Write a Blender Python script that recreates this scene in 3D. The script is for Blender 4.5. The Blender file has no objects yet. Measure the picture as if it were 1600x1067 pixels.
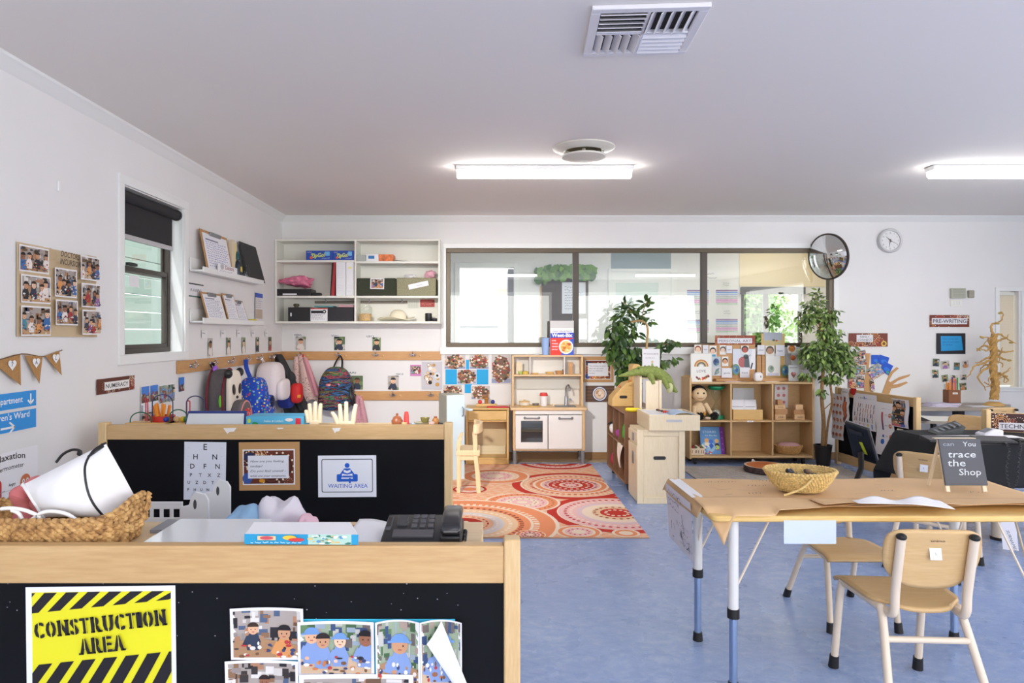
import bpy,bmesh,math,random
from mathutils import Vector,Matrix,Euler
PI=math.pi
scene=bpy.context.scene
COL=scene.collection
F=1066.67
CX,CY,CZ=760.0,520.0,1.30
YB,XL=7.02,-2.10
def X(px,Y):return(px-CX)*Y/F
def Z(py,Y):return CZ-(py-CY)*Y/F
def LY(px,xw=XL):return F*(-xw)/(CX-px)
R=math.radians
def lin(v):
 v/=255.0
 return v/12.92 if v<=0.04045 else((v+0.055)/1.055)**2.4
def c(r,g,b):return(lin(r),lin(g),lin(b),1.0)
# ---------------------------------------------------------------- materials
MATS={}
def mat(name,col,rough=0.55,metal=0.0,spec=0.5,emit=None,estr=0.0,alpha=None,noise=0.0,nscale=8.0,bump=0.0,bscale=60.0,sheen=0.0,coat=0.0):
 if name in MATS:return MATS[name]
 m=bpy.data.materials.new(name);m.use_nodes=True
 nt=m.node_tree;b=nt.nodes['Principled BSDF']
 b.inputs['Base Color'].default_value=col
 b.inputs['Roughness'].default_value=rough
 b.inputs['Metallic'].default_value=metal
 b.inputs['Specular IOR Level'].default_value=spec
 if sheen:b.inputs['Sheen Weight'].default_value=sheen
 if coat:b.inputs['Coat Weight'].default_value=coat
 if emit:
  b.inputs['Emission Color'].default_value=emit
  b.inputs['Emission Strength'].default_value=estr
 tc=None
 if noise or bump:
  tc=nt.nodes.new('ShaderNodeTexCoord')
 if noise:
  n=nt.nodes.new('ShaderNodeTexNoise');n.inputs['Scale'].default_value=nscale;n.inputs['Detail'].default_value=5
  nt.links.new(tc.outputs['Object'],n.inputs['Vector'])
  r=nt.nodes.new('ShaderNodeValToRGB')
  r.color_ramp.elements[0].position=0.3;r.color_ramp.elements[1].position=0.7
  r.color_ramp.elements[0].color=tuple(max(0,x*(1-noise))for x in col[:3])+(1,)
  r.color_ramp.elements[1].color=tuple(min(1,x*(1+noise))for x in col[:3])+(1,)
  nt.links.new(n.outputs['Fac'],r.inputs['Fac']);nt.links.new(r.outputs['Color'],b.inputs['Base Color'])
 if bump:
  n=nt.nodes.new('ShaderNodeTexNoise');n.inputs['Scale'].default_value=bscale;n.inputs['Detail'].default_value=3
  nt.links.new(tc.outputs['Object'],n.inputs['Vector'])
  bp=nt.nodes.new('ShaderNodeBump');bp.inputs['Strength'].default_value=bump;bp.inputs['Distance'].default_value=0.01
  nt.links.new(n.outputs['Fac'],bp.inputs['Height']);nt.links.new(bp.outputs['Normal'],b.inputs['Normal'])
 MATS[name]=m
 return m
def wood(name,c1,c2,axis='X',scale=1.0,rough=0.45,grain=0.35):
 if name in MATS:return MATS[name]
 m=bpy.data.materials.new(name);m.use_nodes=True
 nt=m.node_tree;b=nt.nodes['Principled BSDF'];L=nt.links.new
 b.inputs['Roughness'].default_value=rough
 tc=nt.nodes.new('ShaderNodeTexCoord');mp=nt.nodes.new('ShaderNodeMapping')
 s=[9.0*scale]*3;s['XYZ'.index(axis)]=0.9*scale
 mp.inputs['Scale'].default_value=s
 L(tc.outputs['Object'],mp.inputs['Vector'])
 n=nt.nodes.new('ShaderNodeTexNoise');n.inputs['Scale'].default_value=1.6;n.inputs['Detail'].default_value=6;n.inputs['Distortion'].default_value=1.2
 L(mp.outputs['Vector'],n.inputs['Vector'])
 w=nt.nodes.new('ShaderNodeMath');w.operation='MULTIPLY';w.inputs[1].default_value=9.0
 L(n.outputs['Fac'],w.inputs[0])
 fr=nt.nodes.new('ShaderNodeMath');fr.operation='SINE';L(w.outputs[0],fr.inputs[0])
 mr=nt.nodes.new('ShaderNodeMapRange');mr.inputs['From Min'].default_value=-1;mr.inputs['From Max'].default_value=1
 L(fr.outputs[0],mr.inputs['Value'])
 n2=nt.nodes.new('ShaderNodeTexNoise');n2.inputs['Scale'].default_value=14;n2.inputs['Detail'].default_value=4
 L(mp.outputs['Vector'],n2.inputs['Vector'])
 mx=nt.nodes.new('ShaderNodeMix');mx.data_type='FLOAT';mx.inputs[0].default_value=1-grain
 L(mr.outputs[0],mx.inputs[2]);L(n2.outputs['Fac'],mx.inputs[3])
 r=nt.nodes.new('ShaderNodeValToRGB')
 r.color_ramp.elements[0].color=c1;r.color_ramp.elements[1].color=c2
 r.color_ramp.elements[0].position=0.2;r.color_ramp.elements[1].position=0.8
 L(mx.outputs[0],r.inputs['Fac']);L(r.outputs['Color'],b.inputs['Base Color'])
 MATS[name]=m
 return m
def spots(name,base,cols,scale=30,rough=0.8,thr=0.35):
 """fabric with scattered blots of several colours"""
 if name in MATS:return MATS[name]
 m=bpy.data.materials.new(name);m.use_nodes=True
 nt=m.node_tree;b=nt.nodes['Principled BSDF'];L=nt.links.new
 b.inputs['Roughness'].default_value=rough
 tc=nt.nodes.new('ShaderNodeTexCoord')
 prev=None
 for i,cc in enumerate(cols):
  mp=nt.nodes.new('ShaderNodeMapping');mp.inputs['Location'].default_value=(i*3.7,i*1.3,i*2.9)
  mp.inputs['Rotation'].default_value=(i,i*2,0)
  L(tc.outputs['Object'],mp.inputs['Vector'])
  v=nt.nodes.new('ShaderNodeTexVoronoi');v.inputs['Scale'].default_value=scale
  L(mp.outputs['Vector'],v.inputs['Vector'])
  lt=nt.nodes.new('ShaderNodeMath');lt.operation='LESS_THAN';lt.inputs[1].default_value=thr
  L(v.outputs['Distance'],lt.inputs[0])
  mx=nt.nodes.new('ShaderNodeMix');mx.data_type='RGBA'
  L(lt.outputs[0],mx.inputs[0])
  if prev is None:mx.inputs[6].default_value=base
  else:L(prev,mx.inputs[6])
  mx.inputs[7].default_value=cc
  prev=mx.outputs[2]
 L(prev,b.inputs['Base Color'])
 MATS[name]=m
 return m
def paint_mat(name='printed_paint',rough=0.5,spec=0.35):
 if name in MATS:return MATS[name]
 m=bpy.data.materials.new(name);m.use_nodes=True
 nt=m.node_tree;b=nt.nodes['Principled BSDF']
 b.inputs['Roughness'].default_value=rough;b.inputs['Specular IOR Level'].default_value=spec
 a=nt.nodes.new('ShaderNodeVertexColor');a.layer_name='Col'
 nt.links.new(a.outputs['Color'],b.inputs['Base Color'])
 MATS[name]=m
 return m
PAINT=paint_mat()
def glass(name,tint=(0.97,1,0.99,1),rough=0.0,refl=1.0):
 """thin pane: clear straight through, mirror-like at its Fresnel share"""
 if name in MATS:return MATS[name]
 m=bpy.data.materials.new(name);m.use_nodes=True
 nt=m.node_tree;nt.nodes.remove(nt.nodes['Principled BSDF']);L=nt.links.new
 o=nt.nodes['Material Output']
 t=nt.nodes.new('ShaderNodeBsdfTransparent');t.inputs['Color'].default_value=tint
 g=nt.nodes.new('ShaderNodeBsdfGlossy');g.inputs['Roughness'].default_value=rough
 fz=nt.nodes.new('ShaderNodeFresnel');ge=nt.nodes.new('ShaderNodeNewGeometry');im=nt.nodes.new('ShaderNodeMapRange')
 im.inputs['To Min'].default_value=1.5;im.inputs['To Max'].default_value=1/1.5;L(ge.outputs['Backfacing'],im.inputs['Value']);L(im.outputs[0],fz.inputs['IOR'])
 mu=nt.nodes.new('ShaderNodeMath');mu.operation='MULTIPLY';mu.inputs[1].default_value=refl
 mx=nt.nodes.new('ShaderNodeMixShader')
 L(fz.outputs[0],mu.inputs[0]);L(mu.outputs[0],mx.inputs[0]);L(t.outputs[0],mx.inputs[1]);L(g.outputs[0],mx.inputs[2]);L(mx.outputs[0],o.inputs['Surface'])
 MATS[name]=m
 return m
 # ---------------------------------------------------------------- objects
def tag(o,label=None,cat=None,group=None,kind=None):
 if label:o['label']=label
 if cat:o['category']=cat
 if group:o['group']=group
 if kind:o['kind']=kind
 return o
def thing(name,label,cat,loc=(0,0,0),rz=0.0,group=None):
 o=bpy.data.objects.new(name,None);COL.objects.link(o)
 o.empty_display_size=0.05
 o.location=loc;o.rotation_euler=(0,0,rz)
 return tag(o,label,cat,group)
def wmat(o):
 m=o.matrix_parent_inverse@o.matrix_basis if o.parent else o.matrix_basis.copy()
 return wmat(o.parent)@m if o.parent else m
def copy_tree(o,parent=None,label=None,loc=None,rz=None,first=True):
 n=o.copy();COL.objects.link(n)
 if parent is not None:
  n.parent=parent;n.matrix_parent_inverse=o.matrix_parent_inverse.copy()
 if label:n['label']=label
 if loc is not None:n.location=loc
 if rz is not None:n.rotation_euler=(0,0,rz)
 for ch in list(o.children):copy_tree(ch,n)
 return n
class MB:
 def __init__(s):s.v=[];s.f=[];s.m=[];s.c=[]
 def add(s,vs,fs,mat=0,col=None):
  b=len(s.v);s.v+=[tuple(p)for p in vs]
  for q in fs:
   s.f.append([b+i for i in q]);s.m.append(mat);s.c.append(col)
  return s
 def box(s,x0,y0,z0,x1,y1,z1,mat=0,col=None):
  x0,x1=min(x0,x1),max(x0,x1);y0,y1=min(y0,y1),max(y0,y1);z0,z1=min(z0,z1),max(z0,z1)
  v=[(x0,y0,z0),(x1,y0,z0),(x1,y1,z0),(x0,y1,z0),(x0,y0,z1),(x1,y0,z1),(x1,y1,z1),(x0,y1,z1)]
  return s.add(v,[(0,3,2,1),(4,5,6,7),(0,1,5,4),(1,2,6,5),(2,3,7,6),(3,0,4,7)],mat,col)
 def obox(s,ctr,size,rot=(0,0,0),mat=0,col=None):
  M=Matrix.Translation(ctr)@Euler(rot).to_matrix().to_4x4()
  h=[x/2 for x in size]
  v=[M@Vector((a*h[0],b*h[1],d*h[2]))for d in(-1,1)for a,b in((-1,-1),(1,-1),(1,1),(-1,1))]
  return s.add(v,[(0,3,2,1),(4,5,6,7),(0,1,5,4),(1,2,6,5),(2,3,7,6),(3,0,4,7)],mat,col)
 def tube(s,pts,r,n=8,mat=0,closed=False,caps=True,col=None,flat=1.0,up=None):
  pts=[Vector(p)for p in pts];k=len(pts)
  rs=r if isinstance(r,(list,tuple))else[r]*k
  vs=[];prev=None
  for i,p in enumerate(pts):
   if closed:t=pts[(i+1)%k]-pts[i-1]
   else:t=pts[min(i+1,k-1)]-pts[max(i-1,0)]
   if t.length<1e-9:t=Vector((0,0,1))
   t.normalize()
   if prev is None:
    u0=Vector(up)if up else(Vector((0,0,1))if abs(t.z)<0.9 else Vector((1,0,0)))
    a=(u0-t*u0.dot(t)).normalized()
   else:
    a=prev-t*prev.dot(t)
    a=a.normalized()if a.length>1e-6 else prev
   prev=a;b=t.cross(a)
   for j in range(n):
    th=2*PI*j/n
    vs.append(p+(a*math.cos(th)*flat+b*math.sin(th))*rs[i])
  fs=[]
  for i in range(k if closed else k-1):
   i2=(i+1)%k
   for j in range(n):
    j2=(j+1)%n
    fs.append((i*n+j,i*n+j2,i2*n+j2,i2*n+j))
  if caps and not closed:
   fs.append(tuple(range(n-1,-1,-1)));fs.append(tuple((k-1)*n+j for j in range(n)))
  return s.add(vs,fs,mat,col)
 def lathe(s,prof,ctr=(0,0,0),n=24,mat=0,rot=None,col=None,sx=1.0,sy=1.0):
  M=Matrix.Translation(ctr)@(Euler(rot).to_matrix().to_4x4()if rot else Matrix())
  vs=[];fs=[]
  for r,z in prof:
   for j in range(n):
    th=2*PI*j/n
    vs.append(M@Vector((r*math.cos(th)*sx,r*math.sin(th)*sy,z)))
  for i in range(len(prof)-1):
   for j in range(n):
    j2=(j+1)%n
    fs.append((i*n+j,i*n+j2,(i+1)*n+j2,(i+1)*n+j))
  if prof[0][0]>1e-5:fs.append(tuple(range(n-1,-1,-1)))
  if prof[-1][0]>1e-5:fs.append(tuple((len(prof)-1)*n+j for j in range(n)))
  return s.add(vs,fs,mat,col)
 def cyl(s,p0,p1,r,n=16,mat=0,col=None,r2=None):
  return s.tube([p0,p1],[r,r if r2 is None else r2],n,mat,col=col)
 def prism(s,poly,d0,d1,plane='XZ',mat=0,col=None):
  f={'XZ':lambda a,b,d:(a,d,b),'YZ':lambda a,b,d:(d,a,b),'XY':lambda a,b,d:(a,b,d)}[plane]
  n=len(poly)
  vs=[f(a,b,d0)for a,b in poly]+[f(a,b,d1)for a,b in poly]
  fs=[tuple(range(n)),tuple(range(2*n-1,n-1,-1))]
  for i in range(n):
   j=(i+1)%n
   fs.append((i,i+n,j+n,j))
  return s.add(vs,fs,mat,col)
 def ell(s,ctr,rad,nu=20,nv=12,pw=1.0,rot=None,fn=None,mat=0,col=None):
  M=Matrix.Translation(ctr)@(Euler(rot).to_matrix().to_4x4()if rot else Matrix())
  sg=lambda x:math.copysign(abs(x)**pw,x)
  vs=[];fs=[]
  for i in range(nv+1):
   ph=-PI/2+PI*i/nv
   for j in range(nu):
    th=2*PI*j/nu
    p=Vector((sg(math.cos(ph))*sg(math.cos(th)),sg(math.cos(ph))*sg(math.sin(th)),sg(math.sin(ph))))
    if fn:p=Vector(fn(p))
    vs.append(M@Vector((p.x*rad[0],p.y*rad[1],p.z*rad[2])))
  for i in range(nv):
   for j in range(nu):
    j2=(j+1)%nu
    fs.append((i*nu+j,i*nu+j2,(i+1)*nu+j2,(i+1)*nu+j))
  return s.add(vs,fs,mat,col)
 def surf(s,fn,nu,nv,closed=False,mat=0,col=None):
  vs=[];fs=[]
  for i in range(nv+1):
   for j in range(nu if closed else nu+1):
    vs.append(fn(j/nu,i/nv))
  w=nu if closed else nu+1
  for i in range(nv):
   for j in range(nu):
    j2=(j+1)%w
    fs.append((i*w+j,i*w+j2,(i+1)*w+j2,(i+1)*w+j))
  return s.add(vs,fs,mat,col)
 def build(s,name,mats,parent=None,label=None,bevel=0.0,angle=0.7,solid=0.0,subsurf=0,cat=None,group=None,kind=None,base=True,weld=False):
  vs=[Vector(p)for p in s.v]
  lo=Vector([min(p[i]for p in vs)for i in range(3)]);hi=Vector([max(p[i]for p in vs)for i in range(3)])
  ctr=(lo+hi)/2
  if base:ctr.z=lo.z
  me=bpy.data.meshes.new(name)
  me.from_pydata([p-ctr for p in vs],[],s.f)
  if not isinstance(mats,(list,tuple)):mats=[mats]
  for m in mats:me.materials.append(m)
  me.polygons.foreach_set('material_index',s.m)
  if any(q is not None for q in s.c):
   at=me.color_attributes.new('Col','FLOAT_COLOR','CORNER')
   buf=[]
   for f,q in zip(s.f,s.c):
    q=q or(0.8,0.8,0.8,1)
    buf+=list(q)*len(f)
   at.data.foreach_set('color',buf)
  bm=bmesh.new();bm.from_mesh(me)
  if weld:bmesh.ops.remove_doubles(bm,verts=bm.verts,dist=1e-5)
  if not any(q is not None for q in s.c):bmesh.ops.recalc_face_normals(bm,faces=bm.faces)
  bm.to_mesh(me);bm.free()
  me.shade_smooth();me.set_sharp_from_angle(angle=angle)
  o=bpy.data.objects.new(name,me);COL.objects.link(o)
  if parent is not None:
   o.parent=parent;o.matrix_parent_inverse=wmat(parent).inverted()
  o.location=ctr
  if bevel:
   b=o.modifiers.new('edge','BEVEL');b.width=bevel;b.segments=2;b.limit_method='ANGLE';b.angle_limit=0.9
  if solid:
   q=o.modifiers.new('thick','SOLIDIFY');q.thickness=solid;q.offset=0
  if subsurf:
   q=o.modifiers.new('smooth','SUBSURF');q.levels=subsurf;q.render_levels=subsurf
  return tag(o,label,cat,group,kind)
def bx(name,m,parent,x0,y0,z0,x1,y1,z1,bevel=0.003,**k):
 return MB().box(x0,y0,z0,x1,y1,z1).build(name,m,parent,bevel=bevel,**k)
def lerp(a,b,t):return a+(b-a)*t
def smooth_path(pts,n=6):
 """Catmull-Rom through points"""
 P=[Vector(p)for p in pts];out=[]
 for i in range(len(P)-1):
  p0,p1,p2,p3=P[max(i-1,0)],P[i],P[i+1],P[min(i+2,len(P)-1)]
  for k in range(n):
   t=k/n
   out.append(0.5*((2*p1)+(p2-p0)*t+(2*p0-5*p1+4*p2-p3)*t*t+(3*p1-p0-3*p2+p3)*t**3))
 out.append(P[-1])
 return out
def arc(cx,cz,r,a0,a1,n=10):
 return[(cx+r*math.cos(R(lerp(a0,a1,i/n))),cz+r*math.sin(R(lerp(a0,a1,i/n))))for i in range(n+1)]
def rrect(x0,y0,x1,y1,r,n=5):
 p=[]
 for(ax,ay,a)in((x1-r,y1-r,0),(x0+r,y1-r,90),(x0+r,y0+r,180),(x1-r,y0+r,270)):
  p+=arc(ax,ay,r,a,a+90,n)
 return p
 # ---------------------------------------------------------------- flat printed art
_TXT={}
def text_mesh(s,bold=0.0,shear=0.0):
 k=(s,bold,shear)
 if k in _TXT:return _TXT[k]
 cu=bpy.data.curves.new('t','FONT');cu.body=s;cu.size=1.0;cu.offset=bold;cu.shear=shear;cu.resolution_u=2
 o=bpy.data.objects.new('t',cu);COL.objects.link(o)
 dg=bpy.context.evaluated_depsgraph_get();ev=o.evaluated_get(dg);me=ev.to_mesh()
 vs=[(v.co.x,v.co.y)for v in me.vertices];fs=[tuple(p.vertices)for p in me.polygons]
 ev.to_mesh_clear();bpy.data.objects.remove(o);bpy.data.curves.remove(cu)
 x0=min((p[0]for p in vs),default=0);x1=max((p[0]for p in vs),default=1)
 _TXT[k]=([((a-x0),b)for a,b in vs],fs,max(x1-x0,1e-4))
 return _TXT[k]
CAP=0.70
def clip_poly(p,x0,y0,x1,y1):
 for ax,lim,sg in((0,x0,1),(0,x1,-1),(1,y0,1),(1,y1,-1)):
  q=[]
  for i in range(len(p)):
   a,b=p[i-1],p[i]
   ia,ib=(a[ax]-lim)*sg>=0,(b[ax]-lim)*sg>=0
   if ia!=ib:
    t=(lim-a[ax])/(b[ax]-a[ax])
    q.append((a[0]+(b[0]-a[0])*t,a[1]+(b[1]-a[1])*t))
   if ib:q.append(b)
  p=q
  if len(p)<3:return[]
 return p
class Art:
 """flat drawing: u to the right 0..100, v up 0..100*h/w; layers lie a hair above each other"""
 def __init__(s,w,h,base=None,eps=0.00008):
  s.w,s.h=w,h;s.W=100.0;s.H=100.0*h/w
  s.k=w/100.0;s.lay=0;s.eps=eps;s.P=[];s.clipr=(0,0,s.W,s.H);s.round=0
  if base:s.rect(0,0,s.W,s.H,base)
 def poly(s,pts,col,same=False):
  p=clip_poly(list(pts),*s.clipr)if s.clipr else list(pts)
  if not same:s.lay+=1
  if len(p)>=3:s.P.append((p,s.lay,col))
 def rect(s,x0,y0,x1,y1,col,same=False):s.poly([(x0,y0),(x1,y0),(x1,y1),(x0,y1)],col,same)
 def ell(s,x,y,rx,ry,col,n=18,same=False,a0=0,a1=360):
  pts=[(x+rx*math.cos(R(lerp(a0,a1,i/n))),y+ry*math.sin(R(lerp(a0,a1,i/n))))for i in range(n+(a1-a0<360))]
  s.poly(pts,col,same)
 def ring(s,x,y,r0,r1,col,n=40,ey=1.0,a0=0,a1=360,dash=0):
  s.lay+=1
  for i in range(n):
   if dash and i%2:continue
   t0,t1=R(lerp(a0,a1,i/n)),R(lerp(a0,a1,(i+1)/n))
   s.poly([(x+r0*math.cos(t0),y+ey*r0*math.sin(t0)),(x+r1*math.cos(t0),y+ey*r1*math.sin(t0)),(x+r1*math.cos(t1),y+ey*r1*math.sin(t1)),(x+r0*math.cos(t1),y+ey*r0*math.sin(t1))],col,True)
 def dots(s,x,y,r,k,rd,col,ey=1.0):
  s.lay+=1
  for i in range(k):
   t=2*PI*i/k
   s.ell(x+r*math.cos(t),y+ey*r*math.sin(t),rd,rd*ey,col,7,True)
 def line(s,pts,w,col):
  s.lay+=1
  for(ax,ay),(bx_,by)in zip(pts,pts[1:]):
   dx,dy=bx_-ax,by-ay;l=math.hypot(dx,dy)or 1
   nx,ny=-dy/l*w/2,dx/l*w/2
   ex,ey=dx/l*w*.3,dy/l*w*.3
   s.poly([(ax+nx-ex,ay+ny-ey),(ax-nx-ex,ay-ny-ey),(bx_-nx+ex,by-ny+ey),(bx_+nx+ex,by+ny+ey)],col,True)
 def text(s,t,x,y,size,col,w=None,rot=0.0,bold=0.0,shear=0.0,align='C',arch=0.0):
  vs,fs,tw=text_mesh(t,bold,shear)
  ky=size/CAP;kx=w/tw if w else ky
  ox={'C':-tw/2,'L':0,'R':-tw}[align]
  cr,sr=math.cos(R(rot)),math.sin(R(rot))
  s.lay+=1
  q=[]
  for a,b in vs:
   a=(a+ox)*kx;b=b*ky
   if arch:
    b+=arch*(1-(a/(tw*kx/2))**2)
   q.append((x+a*cr-b*sr,y+a*sr+b*cr))
  for f in fs:s.poly([q[i]for i in f],col,True)
 def scribble(s,x0,y0,x1,y1,rows,col,seed=1,w=0.7,wave=True):
  rd=random.Random(seed);dy=(y1-y0)/rows
  s.lay+=1
  for r in range(rows):
   y=y1-dy*(r+.6);x=x0
   end=x1-rd.random()*(x1-x0)*.3
   while x<end:
    L=rd.uniform(.04,.12)*(x1-x0)
    k=max(2,int(L/(dy*.35)))
    pts=[(x+L*i/k,y+(rd.uniform(-.25,.3)*dy if wave else 0))for i in range(k+1)]
    for(ax,ay),(bx_,by)in zip(pts,pts[1:]):
     s.poly([(ax,ay),(bx_,by),(bx_,by+w),(ax,ay+w)],col,True)
    x+=L+.03*(x1-x0)
 def build(s,name,O,U,V,parent=None,mats=None,label=None,cat=None,group=None,bend=None,kind=None):
  O,U,V=Vector(O),Vector(U).normalized(),Vector(V).normalized();N=U.cross(V)
  mb=MB()
  src=s.P
  if bend:
   src=[]
   for p,lay,col in s.P:
    for i in range(8):
     q=clip_poly(p,s.W*i/8,-1e9,s.W*(i+1)/8,1e9)
     for j in range(8 if len(q)>2 else 0):
      r=clip_poly(q,-1e9,s.H*j/8,1e9,s.H*(j+1)/8)
      if len(r)>2:src.append((r,lay,col))
  for p,lay,col in src:
   vs=[]
   for a,b in p:
    z=lay*s.eps
    if bend:z+=bend(a,b)
    vs.append(O+U*a*s.k+V*b*s.k+N*z)
   area=sum(p[i-1][0]*p[i][1]-p[i][0]*p[i-1][1]for i in range(len(p)))
   f=tuple(range(len(vs)))
   mb.add(vs,[f if area>0 else f[::-1]],0,col)
  return mb.build(name,mats or PAINT,parent,label=label,cat=cat,group=group,angle=0.3,kind=kind)
WHITE=c(240,240,242);INK=c(28,26,30)
SKIN=[c(225,175,140),c(200,150,115),c(235,195,165),c(150,100,75)]
HAIR=[c(40,30,28),c(60,42,32),c(30,26,28)]
SHIRT=[c(60,110,170),c(170,60,60),c(235,225,220),c(50,60,80),c(215,150,90),c(80,140,160),c(150,110,170),c(40,45,50)]
def kid(a,x,y,h,rd,hat=None,shirt=None):
 sk=rd.choice(SKIN);sh=shirt or rd.choice(SHIRT);r=h*.17
 a.poly([(x-h*.2,y),(x+h*.2,y),(x+h*.25,y+h*.3),(x+h*.12,y+h*.58),(x-h*.12,y+h*.58),(x-h*.25,y+h*.3)],sh)
 a.line([(x-h*.18,y+h*.45),(x-h*.3,y+h*.2),(x-h*.12,y+h*.15)],h*.1,sh)
 a.ell(x-h*.12,y+h*.15,h*.06,h*.05,sk,8)
 a.ell(x,y+h*.72,r,r*1.15,sk,14)
 for q in(-.4,.4):a.ell(x+q*r,y+h*.70,r*.11,r*.13,INK,7)
 a.ell(x,y+h*.72-r*.6,r*.3,r*.09,c(170,90,80),7)
 if hat:
  a.ell(x,y+h*.8,r*1.15,r*.95,hat,14,a0=0,a1=180);a.rect(x-r*1.5,y+h*.77,x+r*1.5,y+h*.82,hat)
 else:
  a.ell(x,y+h*.79,r*1.1,r*.9,rd.choice(HAIR),14,a0=0,a1=180)
def photo(a,x0,y0,x1,y1,seed,kind='room',border=None):
 num=int(kind[-1])if kind[-1].isdigit()else 0;kind=kind.rstrip('0123456789')
 rd=random.Random(seed);w,h=x1-x0,y1-y0
 if border is not None:
  a.rect(x0,y0,x1,y1,c(238,236,238));x0+=border;y0+=border;x1-=border;y1-=border;w,h=x1-x0,y1-y0
 old=a.clipr;o=old or(-1e9,-1e9,1e9,1e9)
 a.clipr=(max(x0,o[0]),max(y0,o[1]),min(x1,o[2]),min(y1,o[3]))
 if kind=='portrait':
  a.rect(x0,y0,x1,y1,rd.choice([c(215,210,205),c(130,150,110),c(190,185,180),c(90,110,80)]))
  for i in range(5):a.ell(x0+rd.random()*w,y0+rd.random()*h,w*.2,h*.15,rd.choice([c(120,140,90),c(200,195,190),c(160,150,130)]),9)
  kid(a,x0+w*.5,y0-h*.12,h*1.05,rd)
 elif kind=='shells':
  a.rect(x0,y0,x1,y1,c(200,192,190));a.rect(x0,y0,x1,y0+h*.15,c(150,156,190));a.ell(x0+w*.5,y0+h*.5,w*.46,h*.44,c(120,92,76))
  for i in range(110):
   t=rd.random()*2*PI;q=math.sqrt(rd.random())*.48
   r=rd.uniform(.035,.08)*w
   a.ell(x0+w*(.5+q*math.cos(t)),y0+h*(.5+q*math.sin(t)),r,r*.85,rd.choice([c(150,105,80),c(215,190,165),c(235,225,215),c(60,48,45),c(120,80,60),c(190,140,90),c(95,105,70),c(165,70,60)]),8)
 elif kind=='building':
  a.rect(x0,y0,x1,y1,c(70,130,215));a.rect(x0,y0,x1,y0+h*.45,c(95,90,85))
  for i in range(26):a.ell(x0+rd.random()*w,y0+(.05+rd.random()*.5)*h,w*rd.uniform(.06,.14),h*.1,rd.choice([c(50,60,50),c(120,110,100),c(60,70,110),c(190,185,175),c(150,80,70)]),7)
 else:
  out=kind in('garden','yard')
  a.rect(x0,y0,x1,y1,c(150,165,140)if out else c(168,158,152))
  pal=[c(100,130,90),c(70,100,66),c(150,165,180),c(190,190,184),c(110,100,96),c(60,80,120),c(170,150,140)]if out else[c(205,200,196),c(110,84,64),c(60,52,52),c(150,140,136),c(140,106,80),c(80,96,126),c(222,218,216),c(44,40,44),c(176,130,100)]
  a.lay+=1
  for i in range(46):
   ax,ay=x0+rd.uniform(-.1,1)*w,y0+h*rd.uniform(.28,.98)
   a.rect(ax,ay,ax+w*rd.uniform(.03,.16),ay+h*rd.uniform(.05,.24),rd.choice(pal),True);a.lay+=i%3==0
  if kind!='yard':
   a.poly([(x0,y0),(x1,y0),(x1,y0+h*.26),(x0+w*.35,y0+h*.42),(x0,y0+h*.34)],rd.choice([c(196,156,116),c(170,132,98),c(206,178,148)]))
  n=num or(3 if w<1.15*h else 4)
  for i in range(n):
   kid(a,x0+w*((i+.5)/n+rd.uniform(-.08,.08)),y0+h*rd.uniform(-.05,.22),h*rd.uniform(.6,.82),rd,hat=c(110,150,205)if out and(rd.random()<.75 or num==1)else None,shirt=c(130,155,205)if out and rd.random()<.65 else c(186,50,50)if num==1 and not out else None)
  a.lay+=1
  for i in range(34):
   a.ell(x0+rd.random()*w,y0+rd.random()*h*.36,w*rd.uniform(.015,.05),h*rd.uniform(.015,.045),rd.choice([c(240,238,235),c(60,70,110),c(200,120,70),c(120,85,60),c(226,220,214),c(45,45,55),c(180,60,60)]),7,True)
 a.clipr=old
def back_sheet(name,label,cat,x0,y0,x1,y1,draw,Y=7.014,group=None,tilt=0.0,base=None,parent=None):
 """a sheet on the back wall (or a plane facing the room at depth Y) between pixel corners measured on the photograph"""
 w,h=(x1-x0)*Y/F,(y1-y0)*Y/F
 a=Art(w,h,base);draw(a)
 cxx,cz=X((x0+x1)/2,Y),Z((y0+y1)/2,Y)
 U=Vector((math.cos(tilt),0,math.sin(tilt)));V=Vector((-math.sin(tilt),0,math.cos(tilt)))
 return a.build(name,Vector((cxx,Y,cz))-U*w/2-V*h/2,U,V,parent,label=label,cat=cat,group=group)
def left_sheet(name,label,cat,x0,x1,ytop,ybot,draw,xw=XL+.006,group=None,base=None,tilt=0.0):
 """a sheet on the left wall: pixel columns x0..x1, rows given at x0"""
 y0,y1=LY(x0,xw),LY(x1,xw)
 zt,zb=Z(ytop,y0),Z(ybot,y0)
 a=Art(y1-y0,zt-zb,base);draw(a)
 U=Vector((0,math.cos(tilt),math.sin(tilt)));V=Vector((0,-math.sin(tilt),math.cos(tilt)))
 return a.build(name,(xw,y0,zb),U,V,label=label,cat=cat,group=group)
 #  materials used widely
M_WALL=mat('wall_paint',c(232,231,231),0.75,noise=0.012,nscale=3)
M_CEIL=mat('ceiling_paint',c(240,235,230),0.85)
M_TRIM=mat('white_gloss_trim',c(236,237,236),0.45)
M_WHITE=mat('white_laminate',c(236,235,226),0.45)
M_BROWNF=mat('bronze_window_frame',c(86,74,58),0.4,metal=0.3)
M_DARKF=mat('dark_window_frame',c(62,54,48),0.45)
M_BLACK=mat('black_plastic',c(26,26,29),0.4)
M_BLKCLOTH=mat('black_cloth',c(22,23,28),0.85,noise=0.25,nscale=5)
M_CHALK=mat('chalkboard_black',c(13,14,19),0.6,spec=0.15,noise=0.35,nscale=2.2)
M_CHROME=mat('chrome',c(200,200,205),0.18,metal=1.0)
M_STEEL=mat('brushed_grey_metal',c(150,152,158),0.35,metal=0.8)
M_GREYPL=mat('grey_plastic',c(128,130,136),0.45)
M_CREAM=mat('cream_powder_coat',c(228,212,192),0.35)
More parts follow.
